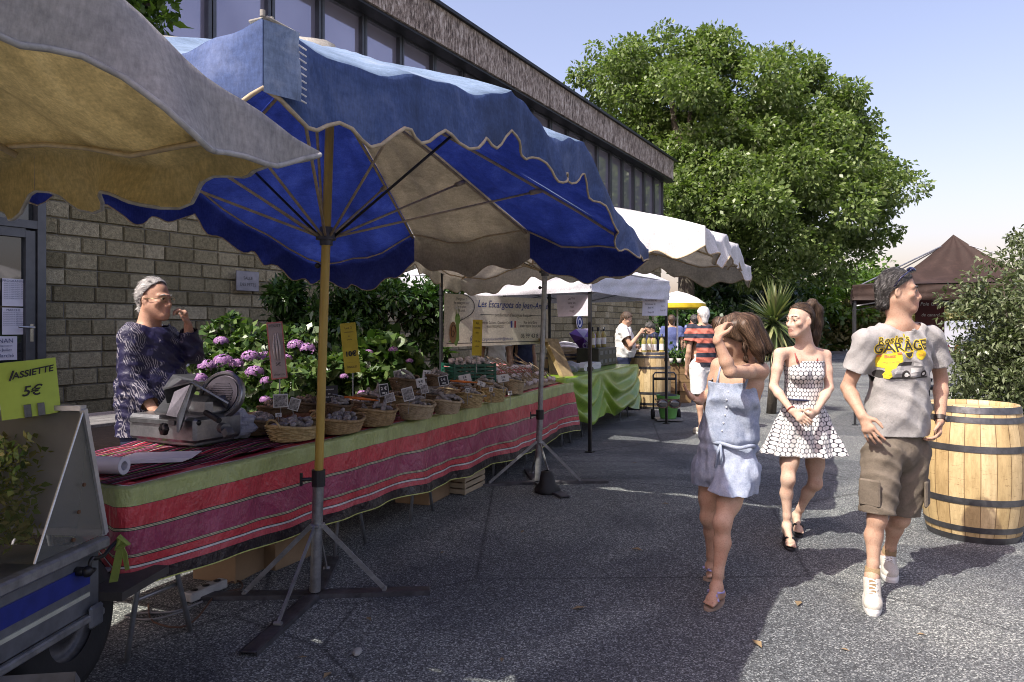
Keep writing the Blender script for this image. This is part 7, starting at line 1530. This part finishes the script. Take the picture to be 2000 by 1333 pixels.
decal('print', M_py, [ptext("Rosie's", .058, 422, 552, .13, shear=.3, bold=.003), ptext('GARAGE', .074, 477, 597, .11, bold=.005), poly([(338, 652), (462, 628), (474, 700), (436, 712), (420, 745), (345, 722)]), poly(circ(590, 645, 32)), poly([(476, 630), (545, 622), (532, 655), (508, 670), (486, 655)])], .0025)
decal('print', M_pk, [ptext("Rosie's", .058, 422, 552, .13, shear=.3), ptext('GARAGE', .074, 477, 597, .11, bold=.001), poly([(482, 634), (538, 627), (527, 652), (508, 663), (490, 652)]), poly(circ(492, 772, 25, 29)), poly(circ(612, 765, 17, 22)), poly([(400, 792), (640, 782), (640, 790), (400, 802)]), poly(circ(362, 768, 22, 26)), poly([(442, 700), (478, 690), (524, 688), (524, 712), (436, 716)])], .0040)
decal('print', M_pr, [poly([(338, 652), (372, 645), (374, 655), (340, 663)]), poly([(440, 632), (462, 628), (464, 640), (442, 645)]), ptext('Buzz', .024, 405, 656, .11, shear=.2, bold=.001), ptext('MOTOR OIL', .013, 412, 694, .11), ptext('GAS', .018, 590, 645, .1)], .0048)
decal('print', M_pg, [poly([(398, 770), (404, 742), (430, 728), (442, 706), (470, 688), (540, 684), (585, 694), (612, 720), (628, 742), (630, 765), (596, 770), (520, 782), (420, 790)])], .0034)
decal('print', M_pl, [poly([(416, 752), (436, 738), (470, 742), (462, 765), (424, 770)]), poly([(534, 694), (572, 699), (590, 716), (536, 718)]), poly(circ(492, 772, 12, 14)), poly(circ(612, 765, 8, 10)), poly([(520, 728), (590, 725), (592, 750), (524, 760)])], .0052)
decal('print', M_py, [poly(circ(392, 742, 14)), poly([(380, 752), (404, 756), (412, 784), (396, 800), (372, 796), (370, 770)])], .0055)
# ---- the young woman in the dotted dress
def dots_mat(sp):
    t = NT('dotted_cotton'); uv = t.n('ShaderNodeTexCoord').outputs['UV']; s_ = t.n('ShaderNodeSeparateXYZ'); t.l(uv, s_.inputs[0]); X = t.math('DIVIDE', s_.outputs[0], sp); Y = t.math('DIVIDE', s_.outputs[1], sp*1.7320508); ds = []
    for o in (0, .5):
        a = t.math('SUBTRACT', t.math('FRACT', t.math('ADD', X, o)), .5); b = t.math('MULTIPLY', t.math('SUBTRACT', t.math('FRACT', t.math('ADD', Y, o)), .5), 1.7320508); ds.append(t.math('SQRT', t.math('ADD', t.math('MULTIPLY', a, a), t.math('MULTIPLY', b, b))))
    d = t.math('MINIMUM', ds[0], ds[1]); c = t.ramp(d, [(0, (.50, .40, .22)), (.06, (.68, .67, .66)), (.44, (.018, .017, .028))], 'CONSTANT'); t.col(c); t.set(.85, 0, .2); t.bump(t.noise(t.coord(), 26, 4), .4, .012); return t.m
M_dots = dots_mat(.034)
J = dict(f=V(-.14, -.99, 0), hf=V(-.90, -.43, -.06), head=at(1562, 625, 5.08), neck=at(1573, 680, 5.13), chest=at(1570, 727, 5.14), waist=at(1568, 780, 5.13), pelvis=at(1567, 832, 5.15), shR=at(1523, 693, 5.10), elR=at(1511, 756, 5.06), wrR=at(1547, 803, 4.90), shL=at(1612, 696, 5.16), elL=at(1620, 758, 5.10), wrL=at(1593, 805, 4.93),
    lift=.016, hipR=at(1546, 852, 5.12), hipL=at(1592, 852, 5.15), knR=at(1539, 936, 5.02), anR=at(1537, 1028, 5.03), toR=gd(1545, 1070, .025), knL=at(1592, 944, 5.15), anL=at(1555, 1008, 5.32), toL=gd(1560, 1042, .03))
hn = [(J['wrR'], at(1572, 822, 4.84)-J['wrR'], V(.2, .9, -.1), V(.3, -.2, .9), (.35, .4, .45, .5), dict(k=.9, spread=.2)), (J['wrL'], at(1566, 825, 4.87)-J['wrL'], V(-.1, .9, .3), V(-.3, -.2, .9), (.45, .5, .5, .55), dict(k=.9, spread=.2))]
girl, gb_ = person('young woman with a brown ponytail in a short white-dotted dress, hands clasped', J, SK_fair, fem=True, hands=hn, k=.92, headk=.97, jaw=.85)
face_parts(girl, J, gb_, H_brown, .97, .0024, .006); J['lift'] = 0
def pony(S, q):
    P = [q(.0, -.085, .085), q(.0, -.135, .11), q(.0, -.17, .06), q(.01, -.175, -.04), q(.015, -.165, -.12), q(.02, -.175, -.20)]; R = [.026, .036, .045, .045, .036, .014]
    for i in range(5): S.cone(P[i], P[i+1], R[i], R[i+1], .012)
hc = hair_cap(girl, gb_, J, H_brown, .97, .0055, (.042, .080, .52, -.85), -.045, .0018, extra=pony); f_, u_, r_ = head_frame(J); kn_ = J['head']-f_*.09+u_*.082
M_hb = island_hair('brown_hair_strands', [(.018, .010, .006), (.04, .024, .014), (.08, .05, .03), (.17, .11, .065)])
strands(hc, gb_, lambda p: (kn_-p) if (p-J['head'])@f_ > -.075 else (-UP-f_*.25), M_hb, 2800, .012, 9, .0012, (.001, .005), 4)
m = MB(); f, u, r = head_frame(J); m.ball(J['head']-f*.1+u*.085, (.03, .014, .03), 12, 8, (r, f, u)); m.build('hair_tie', M_black, girl, True, sub=gb_)
lo, hi = bounds({q: J[q] for q in ('chest', 'pelvis', 'hipR', 'hipL', 'shR', 'shL')}, .26); lo[2] = at(0, 900, 5.1)[2]; S = LocalSDF(lo, hi, .0055); f = nrm(J['f']); r = nrm(J['shR']-J['shL']); w0 = J['waist']; hz = at(0, 887, 5.12)[2]
S.cone(J['chest']+UP*.05, w0, .140, .118, .04, f, .76)
for s in (-1, 1): S.ell(J['chest']+r*.058*s+f*.085-UP*.01, (r, f, UP), (.062, .054, .060), .03)
S.cone(w0, V(w0[0], w0[1], hz-.08), .120, .31, .03, f, .72)
def pleat(P):
    a = np.arctan2(P[:, 1]-w0[1], P[:, 0]-w0[0]); dn = np.clip((w0[2]-P[:, 2])/.35, 0, 1); return .022*dn*np.sin(a*9+3*dn)+.010*dn*np.sin(a*17+1)+.004*wav(P, 50, 0, 5)
S.warp(pleat, .035); S.cut(V(0, 0, hz), -UP); S.cut(J['chest']+UP*.085, UP); 
def cyl_uv(Vv):
    a = np.arctan2(Vv[:, 0]-w0[0], -(Vv[:, 1]-w0[1])); rad = np.where(Vv[:, 2] < w0[2], .135+.36*(w0[2]-Vv[:, 2]), .145); return np.stack([a*rad, Vv[:, 2]], 1)
dress = make('dress', S, [M_dots], girl, gb_, uvf=cyl_uv)
for s in (-1, 1): m = MB(); m.tube([J['chest']+r*.075*s+f*.10+UP*.07, J['chest']+r*.085*s+f*.055+UP*.135, J['neck']+r*.05*s-f*.01+UP*.012], [.010, .004, .004], 6); m.build('strap', simple('red_strap', (.3, .06, .05), .6), dress, True, sub=gb_)
m = MB(); m.tube([w0+r*.128*math.cos(t)*.98+f*.095*math.sin(t) for t in np.linspace(0, 6.2832, 33)[:-1]], .008, 6, closed=True); m.build('waist_seam', M_navyc, dress, True, sub=gb_)
for s in 'RL': sandal(girl, gb_, J['an'+s], J['to'+s], simple('black_foam', (.02, .02, .025), .7), M_black, .95, 'thong')
m = MB(); d = nrm(J['wrR']-J['elR']); x, y, _ = frame_of(d); m.tube([J['wrR']-d*.015+(x*math.cos(t)+y*math.sin(t))*.027 for t in np.linspace(0, 6.28, 17)[:-1]], .004, 6, closed=True); m.build('bracelet', simple('red_strap', (.3, .06, .05), .6), girl, True, sub=gb_)
# ---- the woman in the denim playsuit
J = dict(f=V(-.55, -.83, 0), hf=V(-.80, .42, -.44), hu=V(-.35, -.1, 1), head=at(1440, 655, 4.02), neck=at(1449, 705, 4.07), chest=at(1437, 776, 4.08), waist=at(1422, 858, 4.08), pelvis=at(1415, 905, 4.09), shR=at(1404, 716, 4.18), elR=at(1386, 772, 4.22), lift=.016, wrR=at(1364, 784, 4.14), shL=at(1486, 725, 3.98), elL=at(1426, 727, 3.74), wrL=at(1401, 662, 3.74),
    hipR=at(1391, 918, 4.16), hipL=at(1442, 922, 4.02), knR=at(1385, 1010, 4.16), anR=at(1391, 1106, 4.26), toR=gd(1380, 1126, .025), knL=at(1411, 1020, 3.90), anL=at(1400, 1148, 3.88), toL=gd(1383, 1184, .025))
hn = [(J['wrR'], at(1332, 762, 4.08)-J['wrR'], V(-.2, -.5, .85), V(.3, -.7, -.6), (.25, .3, .3, .35), dict(k=.92, spread=.9, thumb=-.2)), (J['wrL'], at(1412, 622, 3.82)-J['wrL'], V(.75, .6, .1), V(-.7, -.6, .1), (.5, .55, .55, .6), dict(k=.92, spread=.1))]
wom, wb_ = person('woman in a pale denim playsuit shielding her bowed face with a raised arm', J, SK_brown, fem=True, hands=hn, k=.98, headk=.98, jaw=.85)
face_parts(wom, J, wb_, H_auburn, .98, .0026, .005)
def bob(S, q):
    for s in (-1, 1):
        for (a, b_, r0, r1) in ((q(.055*s, -.02, .06), q(.082*s, .0, -.06), .04, .03), (q(.082*s, .0, -.06), q(.085*s, .01, -.13), .03, .012), (q(.06*s, -.07, .04), q(.07*s, -.07, -.10), .05, .036), (q(.07*s, -.07, -.10), q(.075*s, -.06, -.165), .036, .012)): S.cone(a, b_, r0, r1, .02)
    S.cone(q(0, -.09, .03), q(0, -.1, -.13), .06, .035, .02); S.cone(q(0, .06, .11), q(.05, .10, .05), .03, .018, .02); S.cone(q(.02, .06, .11), q(-.06, .09, .04), .03, .016, .02)
hc = hair_cap(wom, wb_, J, H_auburn, .98, .012, (.07, .066, .7, -.7), -.05, .003, extra=bob); f_, u_, r_ = head_frame(J); cr_ = J['head']+u_*.1+f_*.02
M_ha = island_hair('chestnut_hair_strands', [(.02, .011, .006), (.045, .025, .014), (.09, .052, .03), (.20, .125, .075)])
strands(hc, wb_, lambda p: nrm((p-cr_)*V(1, 1, .3))*.5-UP*1.0-f_*.15, M_ha, 3800, .013, 12, .0013, (.001, .007), 6)
lo, hi = bounds({q: J[q] for q in ('chest', 'pelvis', 'hipR', 'hipL', 'shR', 'shL', 'knR')}, .2); S = LocalSDF(lo, hi, .0055); f = nrm(J['f']); r = nrm(J['shR']-J['shL'])
S.cone(J['chest']+UP*.05, J['waist']+UP*.02, .142, .150, .04, f, .82)
for s in (-1, 1): S.ell(J['chest']+r*.062*s+f*.088-UP*.01, (r, f, UP), (.066, .058, .062), .035)
S.cone(J['waist']+UP*.01, J['waist']-UP*.02, .155, .142, .02, f, .82); S.cone(J['waist']-UP*.03, J['pelvis'], .150, .160, .02, f, .82); S.cone(J['hipR'], J['hipL'], .112, k=.03, sq=f, fac=.95)
for s, e_ in (('R', .42), ('L', .42)): hp, kn = J['hip'+s], J['kn'+s]; e = hp+(kn-hp)*e_; S.cone(hp, e+(kn-hp)*.3, .108, .112, .02); S.cut(e, -UP+V(.05*(1 if s == 'R' else -1), 0, 0)) if s == 'L' else None
S.ball_cut(J['chest']+UP*.105, UP+f*.15, J['neck']-UP*.03, .30)
S.warp(lambda P: .007*wav(P@np.array([[1, 0, .6], [0, 1, .6], [0, 0, .55]]), 42, 0, 9)+.005*wav(P, 85, 0, 11)+.010*np.exp(-((P[:, 2]-J['waist'][2]+.02)/.018)**2)+folds(P, .25, .075, .016, 3)+folds(P, -.5, .10, .014, 8)+folds(P, 1.2, .09, .010, 12), .035); play = make('playsuit', S, [M_denim], wom, wb_)
for s, sh in ((1, 'shR'), (-1, 'shL')): m = MB(); a = J['chest']+r*.085*s+UP*.065; m.tube([a+f*.105, a*.4+J[sh]*.6+f*.055-r*.02*s+UP*.04, J[sh]*.75+J['neck']*.25-f*.02+UP*.045, J['chest']+r*.08*s-f*.10+UP*.07], [.009, .006, .006, .008], 6); m.build('strap', M_denim, play, True, sub=wb_)
m = MB(); m.tube([J['waist']-UP*.012+r*.160*math.cos(t)+f*.132*math.sin(t)+UP*.006*math.sin(5*t) for t in np.linspace(0, 6.2832, 41)[:-1]], .011, 7, closed=True); q = J['waist']+f*.138-UP*.012; m.tube([q, q+f*.012-UP*.06+r*.02, q+f*.01-UP*.13+r*.03], .008, 6); m.tube([q, q+f*.012-UP*.05-r*.01, q+f*.01-UP*.11], .008, 6); m.build('tie_belt', M_denim, play, True, sub=wb_)
pbv = BVHTree.FromPolygons([Vector(wb_)+v.co for v in play.data.vertices], [tuple(p.vertices) for p in play.data.polygons])
for i in range(6):
    q = J['chest']*(1-i/5.5)+J['waist']*(i/5.5)+UP*.04; h_ = pbv.ray_cast(Vector(q+f*.5), Vector(-f))
    if h_[0] is not None: m = MB(); m.ball(np.array(h_[0])+f*.002, (.006, .006, .006), 8, 6); m.build('button', M_whitep, play, True, sub=wb_)
for s in 'RL': sandal(wom, wb_, J['an'+s], J['to'+s], simple('beige_sole', (.30, .22, .16), .7), simple('lilac_strap', (.36, .34, .62), .5), .95)
q = at(1306, 789, 4.02); sgl = empty('sunglasses', q, 'dark sunglasses dangling from the fingers of the woman in denim', 'sunglasses'); X_, Y_, N_ = facing(1306, 4.0, yaw=.2)
for s in (-1, 1): m = MB(); m.ball(q+X_*.033*s, (.030, .007, .022), 14, 8, (X_, N_, Y_)); m.build('lens', M_glass_dark, sgl, True, sub=q); m = MB(); m.tube([q+X_*.033*s+X_*.032*math.cos(t)+Y_*.024*math.sin(t) for t in np.linspace(0, 6.28, 17)[:-1]], .004, 6, closed=True); m.tube([q+X_*.064*s+Y_*.01, q+X_*.066*s+Y_*.02-N_*.06, J['wrR']*.25+q*.75+UP*.02], .003, 5); m.build('frame', simple('tortoise', (.05, .025, .012), .3), sgl, True, sub=q)
# ---- the vendor behind the slicer
def vend_mat():
    t = NT('navy_striped_silk'); co = t.coord(); d = t.noise(co, 4.5, 3, .5); w = t.n('ShaderNodeTexWave', wave_type='BANDS', bands_direction='DIAGONAL'); w.inputs['Scale'].default_value = 30; w.inputs['Distortion'].default_value = 11; w.inputs['Detail'].default_value = 2; w.inputs['Detail Scale'].default_value = .9; t.l(t.scale(co, (1, 1, .55)), w.inputs['Vector'])
    m = t.ramp(t.noise(co, 7, 2), [(.48, (0, 0, 0)), (.54, (1, 1, 1))]); c = t.ramp(w.outputs[1] if len(w.outputs) > 1 else w.outputs[0], [(0, (.010, .011, .035)), (.70, (.018, .018, .05)), (.80, (.24, .23, .27))]); t.col(t.mix(m, (.014, .013, .05, 1), c)); t.set(.5, 0, .4); t.bump(t.noise(co, 16, 4), .6, .02); return t.m
gz = lambda p, z: V(p[0], p[1], z)
J = dict(slim=.85, f=V(.93, -.36, 0), hf=V(.96, -.26, -.05), head=at(303, 584, 4.72), neck=at(290, 640, 4.74), chest=at(293, 690, 4.75), waist=at(292, 765, 4.75), pelvis=at(288, 812, 4.75), shR=at(258, 658, 4.60), elR=at(258, 742, 4.56), wrR=at(300, 800, 4.50), shL=at(318, 660, 4.92), elL=at(374, 690, 4.88), wrL=at(367, 634, 4.80), nk=1.12)
J['hipR'] = gz(J['pelvis']+V(-.03, -.09, 0), .86); J['hipL'] = gz(J['pelvis']+V(.03, .09, 0), .86)
for s in 'RL': h_ = J['hip'+s]; J['kn'+s] = gz(h_+V(.03, 0, 0), .46); J['an'+s] = gz(h_, .09); J['to'+s] = gz(h_+V(.20, -.06, 0), .035)
J['toes'] = False
hn = [(J['wrL'], at(357, 596, 4.76)-J['wrL'], V(-.75, -.3, -.3), V(-.3, -.9, .2), (1.0, 1.1, 1.1, 1.15), dict(spread=0)), (J['wrR'], V(.9, -.1, -.3), V(0, .2, -1), V(0, 1, 0), (.5, .5, .5, .5), {})]
ven, vb_ = person('grey-haired stallholder in glasses and a navy patterned shirt standing behind the slicer', J, SK_red, hands=hn, belly=.03, k=1.06, headk=1.06, jaw=1.25)
face_parts(ven, J, vb_, H_grey, 1.06); hc = hair_cap(ven, vb_, J, H_grey, 1.06, .010, (.03, .085, .80, -.60), -.06, .005); f_, u_, r_ = head_frame(J); strands(hc, vb_, lambda p: -f_*.9-u_*.35, island_hair('silver_hair_strands', [(.2, .19, .18), (.4, .39, .38), (.7, .69, .67)]), 2200, .009, 6, .0013, (.001, .010), 5)
vm = vend_mat(); tee(ven, vb_, J, vm, J['pelvis'][2]-.12, 1.06, .185, .88, .80, name='shirt', amp=.008, sleeve_r=.078, long=True, belly=.03, seed=4, flare=1.06); shorts(ven, vb_, J, M_navyc, None, 1.06, .105, .10, name='trousers', long=True, h=.008, wr=.125)
for s in 'RL': shoe(ven, vb_, J['an'+s], J['to'+s], M_black, M_black, 1.05, False, .008)
f, u, r = head_frame(J); q = lambda x, y, z: J['head']+(r*x+f*y+u*z)*1.06; gl = MB()
for s in (-1, 1): gl.tube([q(.033*s+.024*math.cos(t), .105-.008*abs(math.cos(t)), -.004+.017*math.sin(t)) for t in np.linspace(0, 6.28, 17)[:-1]], .0022, 5, closed=True); gl.tube([q(.057*s, .1, .0), q(.078*s, .05, .002), q(.082*s, -.01, -.002)], .0022, 5)
gl.tube([q(-.009, .107, 0), q(.009, .107, 0)], .0022, 5); gl.build('glasses', simple('gold_wire', (.5, .42, .25), .3, 1), ven, True, sub=vb_)
# ---- people farther down the row
def stand(px, d, ang, H=1.75, stride=.0, bow=0.0, arms=None):
    b = at(px, 640, d); b[2] = 0; f = V(math.cos(ang), math.sin(ang), 0); r = V(f[1], -f[0], 0); k = H/1.75; q = lambda x, y, z: b+(r*x+f*y+UP*z)*k
    J = dict(slim=.86, f=f, hf=nrm(f-UP*bow), head=q(0, .02+.05*bow, 1.625-.03*bow), neck=q(0, 0, 1.48), chest=q(0, 0, 1.30), waist=q(0, 0, 1.09), pelvis=q(0, 0, .95))
    for s, e in (('R', 1), ('L', -1)): J['sh'+s] = q(.175*e, 0, 1.43); J['el'+s] = q(.215*e, -.01, 1.13); J['wr'+s] = q(.22*e, .06, .88); J['hip'+s] = q(.085*e, 0, .91); J['kn'+s] = q(.09*e, .03+stride*e, .49); J['an'+s] = q(.09*e, stride*1.6*e-.02, .09); J['to'+s] = q(.10*e, stride*1.6*e+.19, .03)
    for kk, v in (arms or {}).items(): J[kk] = q(*v)
    J['toes'] = False; return J, k
def bystander(label, px, d, ang, H, skin, hair, top, bottom, hair_kw=None, fem=False, long=True, stride=.06, bow=0, arms=None, h=.010, topname='tshirt', rw=.175, belly=0, hem=.8, mats=None, mfn=None, sleeves=.55):
    J, k = stand(px, d, ang, H, stride, bow, arms); f = J['f']; hn = [(J['wr'+s], nrm(J['wr'+s]-J['el'+s]), nrm(np.cross(J['f'], UP))*(1 if s == 'L' else -1), f, (.5, .5, .5, .5), {}) for s in 'RL']
    p, b = person(label, J, skin, hands=hn, fem=fem, k=k, h=h, belly=belly); face_parts(p, J, b, hair); hair_cap(p, b, J, hair, 1, h=.008, **(hair_kw or {}))
    tee(p, b, J, top, J['pelvis'][2]-.03, k, rw, .78, sleeves, name=topname, amp=.008, h=h, belly=belly)
    if bottom: shorts(p, b, J, bottom, dict(R=hem, L=hem), k, .115, .10, name='trousers' if long else 'shorts', h=h, long=long)
    for s in 'RL': shoe(p, b, J['an'+s], J['to'+s], M_sneak if not long else M_black, M_solew if not long else M_black, 1, False, .01)
    return p
def polo_mat():
    t = NT('striped_polo'); s_ = t.n('ShaderNodeSeparateXYZ'); t.l(t.coord(), s_.inputs[0]); z = t.math('FRACT', t.math('MULTIPLY', s_.outputs[2], 7.4)); c = t.ramp(z, [(0, (.022, .026, .045)), (.46, (.52, .15, .105)), (.92, (.4, .13, .1))], 'CONSTANT'); t.col(t.mix(1, c, t.ramp(t.noise(t.coord(), 12, 4), [(.3, (.7, .7, .7)), (.7, (1.15, 1.15, 1.15))]), 'MULTIPLY')); t.set(.85); t.bump(t.noise(t.coord(), 24, 4), .4, .015); return t.m
bystander('white-haired man in a navy and coral striped polo and white shorts, seen from behind', 1374, 10.2, math.radians(97), 1.80, SK_brown, H_white, polo_mat(), M_whitec, dict(front=(.05, .08, .6, -.8), nape=-.08), long=False, hem=.88, belly=.02, h=.009, stride=.08)
def plaid_mat():
    t = NT('blue_plaid'); s_ = t.n('ShaderNodeSeparateXYZ'); t.l(t.coord(), s_.inputs[0]); a = t.math('GREATER_THAN', t.math('FRACT', t.math('MULTIPLY', s_.outputs[2], 11)), .5); b = t.math('GREATER_THAN', t.math('FRACT', t.math('MULTIPLY', s_.outputs[0], 11)), .5); c = t.ramp(t.math('MULTIPLY', t.math('ADD', a, b), .5), [(0, (.02, .025, .09)), (.25, (.06, .075, .22)), (.75, (.22, .25, .45))], 'CONSTANT'); t.col(c); t.set(.85); return t.m
bystander('man in a blue plaid shirt and dark cap far down the row', 1356, 16.5, math.radians(100), 1.80, SK_brown, H_dark, plaid_mat(), M_navyc, h=.014)
bystander('person in a plain blue shirt half hidden behind the tent post', 1312, 15.8, math.radians(80), 1.78, SK_brown, H_brown, cloth_mat('blue_shirting', (.08, .10, .24), (.12, .15, .32)), M_navyc, h=.014)
bystander('man in a white T-shirt with a hand to his chin behind the wine bottles', 1219, 13.2, math.radians(-20), 1.80, SK_brown, H_brown, M_whitec, M_navyc, dict(nape=-.1, thick=.02), bow=.5, arms=dict(elR=(.24, .16, 1.14), wrR=(.08, .30, 1.36), elL=(-.2, .14, 1.12), wrL=(.06, .26, 1.12)), h=.011, rw=.19, belly=.03)
bystander('woman in a dark strappy dress bending over beside the bottle barrel', 1274, 14.3, math.radians(185), 1.62, SK_brown, H_dark, M_navyc, M_navyc, fem=True, bow=.7, h=.012, topname='dress', sleeves=.12, arms=dict(elR=(.26, .18, 1.12), wrR=(.2, .36, .98), elL=(-.22, .16, 1.1), wrL=(-.16, .34, .96)))
bystander('person in pale blue jeans standing behind the snail banner', 968, 10.9, math.radians(-80), 1.68, SK_brown, H_brown, M_whitec, M_jean, h=.013)
bystander('person in washed grey-blue trousers behind the right end of the snail banner', 1020, 11.3, math.radians(-60), 1.70, SK_brown, H_dark, M_navyc, cloth_mat('grey_blue_cotton', (.16, .18, .24), (.24, .26, .33)), h=.013)
